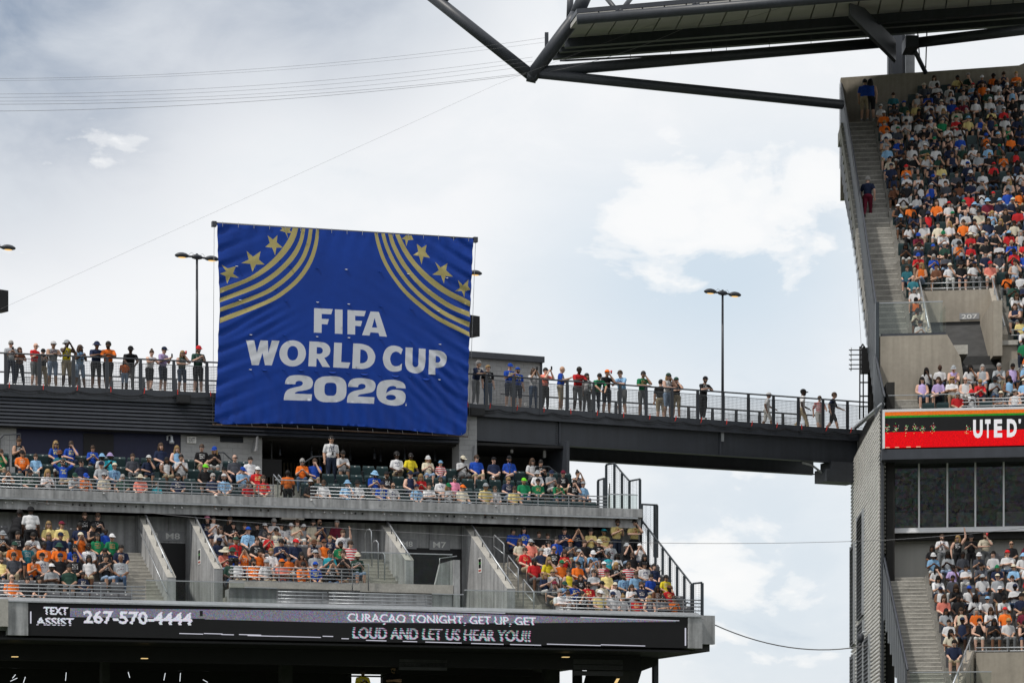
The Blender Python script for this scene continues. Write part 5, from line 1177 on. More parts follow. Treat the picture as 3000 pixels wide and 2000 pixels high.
def sph(m, c, r, lab, seg=10, ring=6):
    rx, ry, rz = r if isinstance(r, tuple) else (r, r, r); i0 = len(m.v)
    m.v.append((c[0], c[1], c[2] - rz))
    for i in range(1, ring):
        a = -math.pi / 2 + math.pi * i / ring
        for q in range(seg): t = 2 * math.pi * q / seg; m.v.append((c[0] + rx * math.cos(a) * math.cos(t), c[1] + ry * math.cos(a) * math.sin(t), c[2] + rz * math.sin(a)))
    m.v.append((c[0], c[1], c[2] + rz)); top = len(m.v) - 1
    for q in range(seg):
        m.f.append((i0, i0 + 1 + (q + 1) % seg, i0 + 1 + q)); m.mi.append(lab)
        for i in range(ring - 2):
            a = i0 + 1 + i * seg; m.f.append((a + q, a + (q + 1) % seg, a + seg + (q + 1) % seg, a + seg + q)); m.mi.append(lab)
        a = i0 + 1 + (ring - 2) * seg; m.f.append((a + q, a + (q + 1) % seg, top)); m.mi.append(lab)
class Body:
    def __init__(s): s.pr = []
    def cap(s, p, q, r0, r1, lab): s.pr.append(('c', Vector(p), Vector(q), r0, r1, lab))
    def ell(s, c, r, lab): s.pr.append(('e', Vector(c), r, lab))
    def mesh(s, name, target, extra=None):
        m = MB()
        for p in s.pr:
            if p[0] == 'c':
                sph(m, p[1], p[3], 0); sph(m, p[2], p[4], 0); m.tube([p[1], p[2]], [p[3], p[4]], 10)
            else: sph(m, p[1], p[2], 0, 14, 9)
        me = bpy.data.meshes.new(name); me.from_pydata([tuple(v) for v in m.v], [], m.f); o = bpy.data.objects.new(name, me)
        r = o.modifiers.new('r', 'REMESH'); r.mode = 'VOXEL'; r.voxel_size = .0155; r.use_smooth_shade = True
        sm = o.modifiers.new('s', 'SMOOTH'); sm.factor = .5; sm.iterations = 3
        de = o.modifiers.new('d', 'DECIMATE'); de.ratio = target / 12300.0
        out_ = evaluated_mesh(o); bpy.data.objects.remove(o); bpy.data.meshes.remove(me)
        V = [v.co.copy() for v in out_.vertices]; Fc = [tuple(p.vertices) for p in out_.polygons]; bpy.data.meshes.remove(out_)
        VA = np.array([tuple(v) for v in V]); ctr = np.array([VA[list(f)].mean(axis=0) for f in Fc]); best = np.full(len(Fc), 9.0); lab_ = np.zeros(len(Fc), int)
        for p in s.pr:
            if p[0] == 'c':
                p0, d = np.array(p[1]), np.array(p[2] - p[1]); t = np.clip((ctr - p0) @ d / max(d @ d, 1e-9), 0, 1); v = np.linalg.norm(ctr - p0 - t[:, None] * d, axis=1) - (p[3] + (p[4] - p[3]) * t)
            else: v = (np.sqrt((((ctr - np.array(p[1])) / np.array(p[2])) ** 2).sum(axis=1)) - 1) * min(p[2])
            k = v < best; best[k] = v[k]; lab_[k] = p[-1]
        labs = [int(x) for x in lab_]
        if extra:
            n0 = len(V); V += [Vector(v) for v in extra.v]; Fc += [tuple(i + n0 for i in f) for f in extra.f]; labs += extra.mi
        fin = bpy.data.meshes.new(name); fin.from_pydata(V, [], Fc)
        for k in range(7): fin.materials.append(shoe_m[0])
        fin.polygons.foreach_set('material_index', labs); fin.polygons.foreach_set('use_smooth', [True] * len(Fc)); fin.update(); return fin
def hand(b, wr, el, palm_in):
    d = (Vector(wr) - Vector(el)).normalized(); up = Vector((0, 0, 1)); a = d.cross(up); a = a.normalized() if a.length > .1 else Vector((1, 0, 0)); n_ = a.cross(d)
    c = Vector(wr) + d * .05; b.cap(Vector(wr), c, .027, .034, SK)
    for i, (o, ln) in enumerate(((-.027, .065), (-.009, .078), (.009, .074), (.027, .058))):
        k = c + a * o + d * .025; mid = k + d * ln * .5; b.cap(k, mid, .0105, .010, SK); b.cap(mid, mid + d * ln * .35 - n_ * ln * .35, .010, .009, SK)
    t = c + a * .032 * palm_in - d * .01; b.cap(t, t + a * .03 * palm_in + d * .035, .012, .010, SK)
def make_body(name, hips, spine, head, knees, ankles, elbows, wrists, yaw=0, tilt=0, width=1.0, target=1500, belly=0):
    """hips, spine top (base of neck), head centre, per side knees/ankles/elbows/wrists"""
    b = Body(); H = Vector(hips); T = Vector(spine); hc = Vector(head); ax = (T - H)
    b.ell(H + Vector((0, .01, 0)), (.165 * width, .13, .115), PA)
    b.ell(H + ax * .28, (.15 * width, .115 + belly, .15), SH); b.ell(H + ax * .52, (.158 * width, .118 + belly * .5, .16), SH); b.ell(H + ax * .76, (.162 * width, .115, .15), SH)
    sh = [T + Vector((sx * .158 * width, .0, -.07)) for sx in (-1, 1)]; HS = 1.05
    b.cap(sh[0], T + Vector((0, 0, -.045)), .060, .066, SH); b.cap(T + Vector((0, 0, -.045)), sh[1], .066, .060, SH); b.cap(T + Vector((0, 0, -.03)), hc + Vector((0, .012, -.06)), .058, .052, SK)
    M3 = Matrix.Rotation(yaw, 3, 'Z') @ Matrix.Rotation(tilt, 3, 'X')
    hd = lambda *p: hc + M3 @ (Vector(p) * HS)
    b.ell(hc + Vector((0, .005, .015)), (.080, .099, .114), SK); b.ell(hd(0, -.03, -.055), (.062, .068, .068), SK)
    b.ell(hd(0, -.098, -.01), (.013, .018, .024), SK); b.ell(hd(.078, .01, -.005), (.013, .022, .03), SK); b.ell(hd(-.078, .01, -.005), (.013, .022, .03), SK)
    for i, sx in enumerate((-1, 1)):
        hp = H + Vector((sx * .088 * width, 0, -.02)); kn = Vector(knees[i]); an = Vector(ankles[i]); el = Vector(elbows[i]); wr = Vector(wrists[i])
        b.cap(hp, kn, .098, .070, PA); md = kn.lerp(an, .38); b.cap(kn, md, .060, .062, LL); b.cap(md, an, .062, .040, LL)
        fd = Vector((0, -1, 0)) if abs((kn - an).normalized().y) < .95 else Vector((0, -1, 0))
        b.cap(an + Vector((0, .02, -.03)), an + fd * .15 + Vector((0, 0, -.045)), .040, .034, SO)
        md = sh[i].lerp(el, .72); b.cap(sh[i], md, .066, .064, SV); b.cap(md, el, .049, .044, SK); m2 = el.lerp(wr, .35); b.cap(el, m2, .045, .045, SK); b.cap(m2, wr, .044, .030, SK)
        hand(b, wr, el, -sx)
    ex = MB()
    for sx in (-1, 1):
        sph(ex, hd(sx * .032, -.089, .012), (.013, .006, .007), EY, 6, 4); sph(ex, hd(sx * .033, -.088, .032), (.02, .006, .005), EY, 6, 4)
    sph(ex, hd(0, -.09, -.062), (.023, .006, .006), EY, 6, 4)
    me = b.mesh(name, target, ex); return dict(me=me, head=hc, yaw=yaw, tilt=tilt)
S = .13
def seated(name, arm, lean=.0, yaw=0, tilt=0, width=1.0, cross=False, belly=0, target=1500):
    hz = .53; T = (0, .06 - lean * .5, hz + .53 - abs(lean) * .12); hd_ = (0, T[1] - .03 - lean * .12 - (.03 if tilt > 0 else 0), T[2] + .155 - (.02 if tilt > 0 else 0))
    kx = .13; kn = [(-kx, -.44, .54), (kx, -.44, .54)]; an = [(-kx, -.42, .10), (kx, -.40, .10)]
    if cross: kn = [(-.12, -.42, .54), (.10, -.40, .62)]; an = [(-.12, -.40, .10), (-.16, -.55, .52)]
    y0 = T[1]; z0 = T[2]
    if arm == 'l': el = [(-.225, y0 - .04, z0 - .31), (.225, y0 - .04, z0 - .31)]; wr = [(-.09, -.28, .645), (.09, -.28, .645)]
    elif arm == 'k': el = [(-.235, y0 - .07, z0 - .30), (.235, y0 - .07, z0 - .30)]; wr = [(-.15, -.34, .645), (.15, -.36, .645)]
    elif arm == 'x': el = [(-.215, y0 - .12, z0 - .29), (.215, y0 - .12, z0 - .29)]; wr = [(.10, y0 - .24, z0 - .24), (-.10, y0 - .24, z0 - .27)]
    elif arm == 'p': el = [(-.205, y0 - .07, z0 - .31), (.205, y0 - .07, z0 - .31)]; wr = [(-.05, y0 - .31, z0 - .22), (.05, y0 - .31, z0 - .20)]
    elif arm == 'q': el = [(-.19, y0 - .28, z0 - .20), (.19, y0 - .28, z0 - .20)]; wr = [(-.06, y0 - .30, z0 + .07), (.06, y0 - .30, z0 + .07)]
    elif arm == 'c': el = [(-.205, y0 - .07, z0 - .31), (.205, y0 - .07, z0 - .31)]; wr = [(-.035, y0 - .28, z0 - .13), (.035, y0 - .28, z0 - .15)]
    elif arm == 'f': el = [(-.26, y0 - .06, z0 - .30), (.20, y0 - .26, z0 - .26)]; wr = [(-.05, -.28, .67), (.06, y0 - .17, z0 + .02)]
    elif arm == 'e': el = [(-.20, -.34, .66), (.20, -.34, .66)]; wr = [(-.04, -.50, .76), (.04, -.50, .74)]
    elif arm == 'h': el = [(-.38, y0 - .08, z0 + .10), (.38, y0 - .08, z0 + .10)]; wr = [(-.12, y0 + .06, z0 + .22), (.12, y0 + .06, z0 + .22)]
    else: el = [(-.26, y0 - .06, z0 - .30), (.26, y0 - .1, z0 - .02)]; wr = [(-.07, -.27, .67), (.22, y0 - .12, z0 + .26)]
    return make_body(name, (0, 0, hz), T, hd_, kn, an, el, wr, R_(yaw), R_(tilt), width, target, belly)
def standing(name, arm, yaw=0, tilt=0, width=1.0, legs='n', lean=0, belly=0, target=1700):
    hz = .95; T = (0, .0 - lean, 1.475 - abs(lean) * .25); hd_ = (0, T[1] - .03 - (.02 if tilt else 0), T[2] + .16)
    kn = [(-.10, -.02, .50), (.10, -.02, .50)]; an = [(-.12, .01, .09), (.12, .01, .09)]
    if legs == 'w': kn = [(-.09, -.16, .53), (.09, .06, .50)]; an = [(-.09, -.26, .12), (.09, .30, .17)]
    if legs == 'x': kn = [(-.09, -.03, .50), (.06, -.05, .50)]; an = [(-.06, .0, .09), (-.04, -.13, .10)]
    if legs == 'a': kn = [(-.12, -.02, .50), (.13, -.02, .50)]; an = [(-.19, .01, .09), (.19, .01, .09)]
    y0, z0 = T[1], T[2]
    if arm == 'n': el = [(-.22, y0 + .03, z0 - .33), (.22, y0 + .03, z0 - .33)]; wr = [(-.23, y0 - .06, z0 - .60), (.23, y0 - .06, z0 - .60)]
    elif arm == 'r': el = [(-.22, y0 - .18, z0 - .28), (.22, y0 - .18, z0 - .28)]; wr = [(-.06, -.36, 1.21), (.06, -.38, 1.21)]
    elif arm == 'p': el = [(-.21, y0 - .06, z0 - .31), (.21, y0 - .06, z0 - .31)]; wr = [(-.05, y0 - .31, z0 - .20), (.05, y0 - .31, z0 - .18)]
    elif arm == 'q': el = [(-.20, y0 - .26, z0 - .18), (.20, y0 - .26, z0 - .18)]; wr = [(-.06, y0 - .28, z0 + .08), (.06, y0 - .28, z0 + .08)]
    elif arm == 'x': el = [(-.22, y0 - .1, z0 - .29), (.22, y0 - .1, z0 - .29)]; wr = [(.10, y0 - .22, z0 - .24), (-.10, y0 - .22, z0 - .27)]
    elif arm == 'f': el = [(-.24, y0 - .14, z0 - .30), (.22, y0 - .22, z0 - .22)]; wr = [(.06, y0 - .26, z0 - .30), (.06, y0 - .15, z0 + .06)]
    elif arm == 'w': el = [(-.24, y0 + .14, z0 - .30), (.24, y0 - .10, z0 - .30)]; wr = [(-.24, y0 + .06, z0 - .58), (.22, y0 - .34, z0 - .42)]
    elif arm == 'u': el = [(-.25, y0, z0 - .32), (.30, y0 - .02, z0 + .18)]; wr = [(-.24, y0 - .10, z0 - .58), (.26, y0 - .05, z0 + .48)]
    else: el = [(-.22, y0 - .2, z0 - .30), (.22, y0 - .2, z0 - .30)]; wr = [(-.10, y0 - .36, z0 - .50), (.10, y0 - .36, z0 - .50)]
    return make_body(name, (0, 0, hz), T, hd_, kn, an, el, wr, R_(yaw), R_(tilt), width, target, belly)
SEAT = {}
for k, arm, lean, tilt, cr in (('l', 'l', .0, 0, 0), ('m', 'k', .06, 8, 0), ('x', 'x', .0, 0, 0), ('p', 'p', .06, 18, 0), ('q', 'q', .0, 0, 0), ('c', 'c', .02, 0, 0), ('f', 'f', .08, 4, 0), ('e', 'e', .34, 24, 0), ('h', 'h', -.04, 0, 0), ('g', 'l', -.03, 0, 1), ('u', 'u', 0, 0, 0)):
    SEAT[k] = [seated('body', arm, lean, yaw, tilt, wd, cr, be) for yaw, wd, be in (((-16, 1.0, .0), (18, 1.10, .03), (2, .92, 0)) if k in 'lmpcf' else ((8, 1.0, .01),))]
    if len(SEAT[k]) == 1: SEAT[k] *= 3
STAND = {k: standing('body', *a) for k, a in dict(r=('r', 8, 8, 1.05, 'n', .10, .02), R=('r', -25, 10, 1.0, 'x', .12), p=('p', -8, 16, 1.02, 'n', .02, .02), q=('q', 0, 0, .98, 'n'), x=('x', 12, 0, 1.05, 'a', 0, .02), f=('f', -20, 4, 1.0, 'n'),
         n=('n', 5, 0, 1.05, 'n', 0, .03), w=('w', 0, 6, 1.0, 'w', .04), u=('u', -30, 0, .95, 'n'), b=('b', 0, 20, 1.1, 'n', .28), c=('p', 15, 0, 1.0, 'a')).items()}
# ---- hair and headgear, centred on the head
def cut_sphere(r, c, keep, seg=14, ring=10):
    m = MB(); sph(m, c, r, 0, seg, ring); f2 = []
    for f in m.f:
        g_ = sum((Vector(m.v[i]) for i in f), Vector()) / len(f)
        if keep(g_): f2.append(f)
    m.f = f2; m.mi = [0] * len(f2); return m
def hm(mb, name): 
    me = bpy.data.meshes.new(name); me.from_pydata([tuple(v) for v in mb.v], [], mb.f); me.materials.append(shoe_m[0]); me.polygons.foreach_set('use_smooth', [True] * len(me.polygons)); me.update(); return me
kshort = lambda g_: g_.z > .035 or (g_.y > -.005 and g_.z > -.05) or (abs(g_.x) > .07 and g_.z > 0 and g_.y > -.04)
short = cut_sphere((.088, .108, .112), (0, .010, .022), kshort)
longh = cut_sphere((.092, .112, .114), (0, .012, .02), kshort); sph(longh, (0, .075, -.09), (.098, .055, .17), 0, 12, 8)
for sx in (-1, 1): sph(longh, (sx * .078, .0, -.10), (.032, .05, .13), 0, 8, 7)
bun = cut_sphere((.087, .107, .112), (0, .012, .020), kshort); sph(bun, (0, .05, .135), (.042, .042, .04), 0, 10, 7)
afro = cut_sphere((.115, .13, .13), (0, .02, .04), lambda g_: g_.z > .045 or g_.y > 0)
def brim(m, r0, r1, z0, z1, a0, a1, n=16, cy=0.0, el=1.15):
    i0 = len(m.v)
    for i in range(n + 1):
        t = a0 + (a1 - a0) * i / n
        for r, z in ((r0, z0), (r1, z1)): m.v.append((r * math.cos(t), cy + r * el * math.sin(t), z))
    for i in range(n): m.f.append((i0 + 2 * i, i0 + 2 * i + 1, i0 + 2 * i + 3, i0 + 2 * i + 2)); m.mi.append(0)
capm = cut_sphere((.092, .112, .10), (0, .008, .032), lambda g_: g_.z > .035); brim(capm, .080, .125, .045, .028, math.pi * 1.12, math.pi * 1.88, 10, -.012, 1.35)
brim(capm, .080, .124, .040, .024, math.pi * 1.12, math.pi * 1.88, 10, -.012, 1.35)
bucket = cut_sphere((.094, .112, .098), (0, .008, .04), lambda g_: g_.z > .04); brim(bucket, .092, .145, .05, .0, 0, 2 * math.pi, 20, .008)
wide = cut_sphere((.094, .112, .10), (0, .008, .045), lambda g_: g_.z > .04); brim(wide, .092, .22, .05, .015, 0, 2 * math.pi, 20, .008, 1.05)
HG = {'short': hm(short, 'hair'), 'long': hm(longh, 'hair'), 'bun': hm(bun, 'hair'), 'afro': hm(afro, 'hair'), 'cap': hm(capm, 'cap'), 'bucket': hm(bucket, 'bucket_hat'), 'wide': hm(wide, 'sun_hat')}
gl_ = MB()
for sx in (-1, 1): gl_.box(sx * .036 - .029, sx * .036 + .029, -.106, -.094, -.008, .028)
gl_.box(-.085, .085, -.093, -.085, .012, .022); gl_.box(-.085, -.079, -.09, .0, .012, .020); gl_.box(.079, .085, -.09, .0, .012, .020)
GLS = hm(gl_, 'sunglasses')
beard = cut_sphere((.062, .068, .066), (0, -.036, -.058), lambda g_: g_.y < -.02 and (g_.z < -.075 or abs(g_.x) > .035)); BRD = hm(beard, 'beard')
glm = M('sunglass_black', (.01, .01, .012), .15, spec=.6, obj=True)
lan_m = M('lanyard_black', (.02, .02, .022), .7, obj=True)
def lanyard_mesh(T, lean):
    m = MB()
    for sx in (-1, 1): m.poly([(sx * .065, T[1] - .085, T[2] - .01), (sx * .080, T[1] - .085, T[2] - .01), (sx * .014, T[1] - .155, T[2] - .30), (sx * .0, T[1] - .155, T[2] - .30)])
    m.box(-.03, .03, T[1] - .165, T[1] - .155, T[2] - .40, T[2] - .30); me = hm(m, 'lanyard'); me.materials[0] = lan_m; return me
LAN_S = lanyard_mesh((0, .06, 1.06), 0); LAN_T = lanyard_mesh((0, -.02, 1.475), 0)
prng = random.Random(11)
ORD = ['', 'first', 'second', 'third', 'fourth', 'fifth', 'sixth', 'seventh', 'eighth', 'ninth', 'tenth', 'eleventh', 'twelfth', 'thirteenth', 'fourteenth', 'fifteenth', 'sixteenth', 'seventeenth', 'eighteenth', 'nineteenth', 'twentieth',
       'twenty-first', 'twenty-second', 'twenty-third', 'twenty-fourth', 'twenty-fifth', 'twenty-sixth', 'twenty-seventh', 'twenty-eighth', 'twenty-ninth', 'thirtieth']
def head_words(h):
    base = h.rstrip('1234j*#')
    if base[0] == 'c': return CNAME[base[1]] + ' cap'
    if base[0] == 'u': return CNAME[base[1]] + ' bucket hat'
    if base[0] == 'h': return CNAME[base[1]] + ' sun hat'
    return {'o': 'bald head', 'a': 'black curly hair'}.get(base[0]) or (('long ' if base[0] == 'l' else 'tied ' if base[0] == 't' else '') + {'b': 'brown', 'k': 'black', 'y': 'blond', 'g': 'grey'}[base[-1]] + ' hair')
def spec(tok):
    """tokens: shirt, head+skin, pose(+flags t long trousers, j child, n tank top)"""
    sh_, hd_, po = tok; sk = [c for c in hd_ if c in '1234']; sk = sk[0] if sk else prng.choice('1112')
    return sh_, ''.join(c for c in hd_ if c not in '1234'), sk, po[0], po[1:]
def add_person(loc, rot, sh_, hd_, sk, body, flags, label, group, scale=1.0, seated_=True, pk=None):
    o = bpy.data.objects.new('person', body['me']); C.objects.link(o); o.location = loc; o.rotation_euler = (0, 0, rot); o.scale = (scale,) * 3 if seated_ else (scale * 1.12, scale * 1.08, scale)
    tag(o, label, 'person', group)
    pk = pk or prng.choice('knnhheejwl'); long_ = 't' in flags or (prng.random() < .12 and seated_)
    if long_ and pk in 'wl': pk = 'j'
    ms = [skin(sk), cloth(sh_), pants(pk), pants(pk) if long_ else skin(sk), shoe_m[prng.random() < .35], skin(sk) if 'n' in flags else cloth(sh_), eye_m]
    for i, mt in enumerate(ms): o.material_slots[i].link = 'OBJECT'; o.material_slots[i].material = mt
    def child(me, name, mt, rotated=True):
        c = bpy.data.objects.new(name, me); C.objects.link(c); c.parent = o; c.location = body['head']; c.rotation_euler = (body['tilt'], 0, body['yaw']); c.scale = (1.06, 1.06, 1.06)
        if mt is not None: c.material_slots[0].link = 'OBJECT'; c.material_slots[0].material = mt
        return c
    k = hd_[0]
    hc = 'k' if sk in '34' else prng.choice('bbky')
    if k == 'c': child(HG['cap'], 'cap', cloth(hd_[1])); child(HG['long' if len(hd_) > 2 and hd_[2] == 'l' else 'short'], 'hair', hairm(hd_[3] if len(hd_) > 3 else hc)).scale = (1.03, 1.03, .99)
    elif k == 'u': child(HG['bucket'], 'bucket_hat', cloth(hd_[1])); child(HG['short'], 'hair', hairm(hc)).scale = (1.03, 1.03, .96)
    elif k == 'h': child(HG['wide'], 'sun_hat', cloth(hd_[1])); child(HG['short'], 'hair', hairm(hc)).scale = (1.03, 1.03, .96)
    elif k == 'l': child(HG['long'], 'hair', hairm(hd_[1]))
    elif k == 't': child(HG['bun'], 'hair', hairm(hd_[1]))
    elif k == 'a': child(HG['afro'], 'hair', hairm('k'))
    elif k != 'o': child(HG['short'], 'hair', hairm(k))
    if prng.random() < .42 and 'j' not in flags: child(GLS, 'sunglasses', glm)
    if k not in 'lt' and 'j' not in flags and 'l' not in hd_ and prng.random() < .25: child(BRD, 'beard', hairm(hc if k in 'cuho' else k if k in HAIR else 'k'))
    if prng.random() < .4 and 'j' not in flags and abs(body['tilt']) < .1:
        c = bpy.data.objects.new('lanyard', LAN_S if seated_ else LAN_T); C.objects.link(c); c.parent = o
    return o
# ---- data read off the photograph: x, y of the top of the head, shirt, head, pose
UP = """55 1282 K tb2 pn;163 1291 B ly1 m;208 1292 B b1 f;272 1307 B b2 p;300 1330 W uL4 l;323 1328 A uU4 c;473 1295 N lb1 l;518 1305 L ly1 ln;592 1302 K b1 l;3 1316 G b2 f;65 1319 O cK2 l;105 1324 L b1 lj;176 1319 T cF4 p;389 1330 H b1 lt;436 1333 N cW2 f;488 1339 W lk3 ln;531 1332 W k2 c
186 1346 B b1 h;240 1346 N cK1 l;297 1351 E cN1 l;337 1357 L cC1 l;629 1308 K cBly1 p;688 1332 H o1 l;733 1338 W k1 l;602 1360 K cX1 l;656 1369 K cK1 f;711 1368 L cB1 p;755 1367 R cW1 l;24 1379 K lb2 qn;88 1376 D cK1 m;139 1374 W ly1 p;217 1384 E cD1 e;247 1385 O cB2 e;306 1385 C cE1 l;360 1389 D g2 l;412 1390 S hC1 l;460 1411 A lb1 lj;522 1386 N k2 l
626 1387 N g1 l;657 1389 L cW1 l;727 1409 R b2 lj;772 1393 R lb1 l;886 1343 O g1 p;923 1343 B b1 f;1002 1319 W k2 e;911 1405 K cW3 l;948 1406 W b2 l;1018 1406 L uL1 f;1048 1408 W uK2 l;1098 1379 B uL1 p;1135 1382 K cK2 l;1119 1410 B cN1 l
1164 1326 W a4 l;1203 1327 V k4 l;1254 1335 C cWly1 p;1291 1349 Z cL1 lj;1356 1335 W cC4 p;1396 1332 B b1 l;1448 1340 N cK1 g;1493 1336 B cK1 l;1559 1342 W lb1 l;1584 1347 K k1 p;1575 1378 W uE1 l;1615 1377 E cN1 p;1650 1378 K cM1 l;1694 1380 N tk2 qn
1202 1380 N cN1 mn;1233 1388 R ly1 p;1292 1397 W b1 l;1332 1393 P k2 l;1489 1397 N y1 l;1535 1400 G cX1 l;1577 1403 G cK1 l;1633 1406 G cK1 e;1683 1405 K k1 f;1710 1412 L cE1 l
1152 1414 W o2 l;1222 1419 L cN1 l;1258 1415 W k2 x;1314 1415 W cGly1 pn;1355 1420 C cO2 l;1423 1415 Y cE1 m;1452 1425 W b1 l;1507 1424 Y b2 l"""
MA = """248 1497 K b1 l;286 1492 K b1 pt;93 1517 O b1 p;143 1525 Y ly1 l;182 1521 Y cM2 l;234 1527 N k4 l;274 1534 K cK2 pn;311 1545 B k4 lj;8 1552 K cE2 p;52 1549 K k2 l;95 1558 W k2 e;143 1561 N ly1 l;177 1558 N cN2 l;237 1559 O cC2 q;286 1562 G lk2 l;328 1561 G cW2 l
43 1579 O cD1 l;81 1587 T g2 l;130 1583 O k4 l;174 1590 O uD4 l;219 1593 B lk2 f;260 1584 W k3 l;306 1604 K k2 e;355 1594 N k2 l;4 1635 Y b1 l;41 1615 H k2 lt;97 1625 O b2 e;125 1614 W cK1 l;177 1614 K cN1 l;220 1621 K k2 l;261 1627 W lk3 l;311 1622 K k2 c;354 1625 E o3 lt
152 1652 E cW3 xt;203 1653 D k2 l;35 1684 O o1 l;80 1688 K k1 m;116 1690 K lk2 l;244 1676 N k3 lj"""
MBp = """589 1504 N cPlk1 l;626 1503 W k1 c;675 1507 K lb1 l;717 1501 K b1 pj;754 1524 K cK1 lj;803 1511 W g1 p;825 1528 W k2 lj;870 1513 C lb1 p;918 1511 C k1 l;937 1517 N o2 c;995 1513 M g1 l;608 1534 N k1 lj;647 1535 W lb1 c;683 1531 K k1 p;728 1542 L cB1 l;776 1536 H cW1 f;810 1539 C cK2 l;853 1532 W cW1 l;890 1541 E cW1 l;939 1553 R b1 lj;967 1562 N y1 lj;1006 1549 W b1 u
623 1574 N cN4 l;693 1569 R cD1 l;754 1572 K b1 l;789 1566 R k1 c;824 1573 N k2 p;866 1574 N cR1 l;921 1580 N cF1 pn;951 1576 O cF1 l;999 1587 G k3 l;1038 1577 Z b1 m;646 1602 S hC1 p;681 1604 B hD2 l;716 1602 O k2 q;762 1608 O k2 f;794 1607 W y1 l;846 1619 O k2 lj;883 1616 F lk2 l;925 1612 E cE1 l;967 1605 A k1 c;1006 1609 K b1 c;1057 1618 D cC1 p
665 1633 D k4 l;693 1632 W cK4 l;744 1630 O k2 l;780 1637 W cE1 f;827 1630 S cO2 x;884 1644 O k2 e;925 1647 B cB2 l;972 1644 K k2 q;1003 1647 K cK3 l"""
MC = """1503 1547 B k2 l;1536 1543 B lk1 l;1580 1556 K b1 lj;1605 1562 K b1 lj;1654 1539 N k1 p;1693 1545 N k2 q;1731 1537 Y lk1 p;1771 1549 Y cA2 l;1524 1579 C lb1 l;1555 1579 S cE2 l;1632 1572 B k1 l;1672 1581 H cO2 c;1712 1581 K b1 l;1754 1579 K cC1 p;1790 1585 E k1 l;1838 1593 K uE1 q;1875 1595 W cW1 q;1610 1589 W k1 l
1540 1604 R b1 l;1588 1606 N g1 l;1624 1600 K o2 l;1654 1610 R lb1 p;1698 1610 L cE1 q;1737 1612 L cW1 p;1785 1621 A tk3 l;1808 1623 W lk4 p;1855 1619 K b1 l;1888 1625 K lk2 l;1566 1635 R k3 m;1607 1631 V ly1 f;1645 1640 O cG1 l;1693 1644 O cK2 m;1733 1642 W tb2 qn;1771 1646 Z cW1 l;1804 1646 K ly1 p;1842 1646 Z b2 l;1890 1648 W cK2 l;1918 1652 N k1 lt
1597 1671 N ly1 pj;1620 1669 W y1 c;1668 1667 V tb1 ln;1702 1684 K lb1 lj;1741 1669 E b1 x;1779 1669 Y cM1 l;1829 1684 L k2 l;1863 1673 L b1 l;1907 1681 B k1 l;1951 1686 V k2 l;1624 1702 H cM1 f;1654 1702 L cD1 p;1683 1702 B cK2 p;1725 1705 R cK1 l;1765 1703 C cK1 l;1804 1707 W cC1 l;1851 1715 W lb1 p;1880 1705 N b1 l;1926 1717 F lk3 l;1961 1717 R cF4 l
1641 1727 W g1 x;1664 1730 W tb1 p;1708 1732 K lk2 q;1758 1728 Y cW1 m;1796 1732 W cN1 l;1825 1746 W ty1 l;1865 1746 R k3 l;1903 1748 N ly1 ln;1943 1748 H k2 x;1976 1748 O b2 c"""
occupied = {}
def place_rows(data, rowfn, rows, section, groupname, fr, rowname, smin=-99, smax=99):
    P_ = []
    for tok in data.replace('\n', ';').split(';'):
        x, y, *r = tok.split(); x, y = float(x), float(y); sh_, hd_, sk, po, fl = spec(r); H_ = 1.31 * (.88 if 'j' in fl else 1)
        best = min(rows, key=lambda k: abs(fr.z(x, y, rowfn(k)[0]) - rowfn(k)[1] - H_)); P_.append([best, x, y, sh_, hd_, sk, po, fl])
    for k in rows:
        row = sorted([p for p in P_ if p[0] == k], key=lambda p: p[1])
        for i, (kk, x, y, sh_, hd_, sk, po, fl) in enumerate(row):
            b, z = rowfn(k); s_ = min(max(fr.s(x, b), smin), smax); top = fr.z(x, y, b); sc = max(.92, min(1.06, (top - z) / 1.31)) if 'j' not in fl else max(.72, min(.9, (top - z) / 1.31))
            if po == 'l': po = prng.choice('llmmg')
            bodies = SEAT[po]; body = bodies[2] if hd_[0] in 'lt' or 'j' in fl else prng.choice(bodies)
            pose_w = {'p': 'looking down at hands', 'q': 'hands raised to face', 'x': 'arms folded', 'h': 'hands behind head', 'c': 'hands clasped', 'e': 'bending forward', 'u': 'one arm up'}.get(po)
            lab = f"person in {CNAME[sh_]} shirt, {head_words(hd_)}, {ORD[i + 1]} from left, {rowname(k)}, {section}"
            lab = lab.replace('cap,', 'cap,')
            add_person(fr.W(s_, b + .02, z - .0), fr.rot + prng.uniform(-.22, .22), sh_, hd_, sk, body, fl, lab, groupname, sc)
            occupied.setdefault((section, k), []).append(s_)
urow = lambda k: (UB + UT * k, UZ + UR_ * k)
RN = lambda k: ['front row', 'second row', 'third row', 'fourth row', 'fifth row', 'sixth row', 'back row'][k]
place_rows(UP, urow, range(4), 'upper balcony', 'spectators on the upper balcony', L, lambda k: ['front row', 'second row', 'third row', 'back row'][k])
place_rows(MA, mrow, range(7), 'left block', 'spectators in the left mezzanine block', L, RN)
place_rows(MBp, mrow, range(2, 7), 'middle block', 'spectators in the middle mezzanine block', L, lambda k: RN(k - 2) if k < 6 else 'back row', sB0 + .27, sB1 + .3)
place_rows(MC, mrow, range(7), 'right block', 'spectators in the right mezzanine block', L, RN)
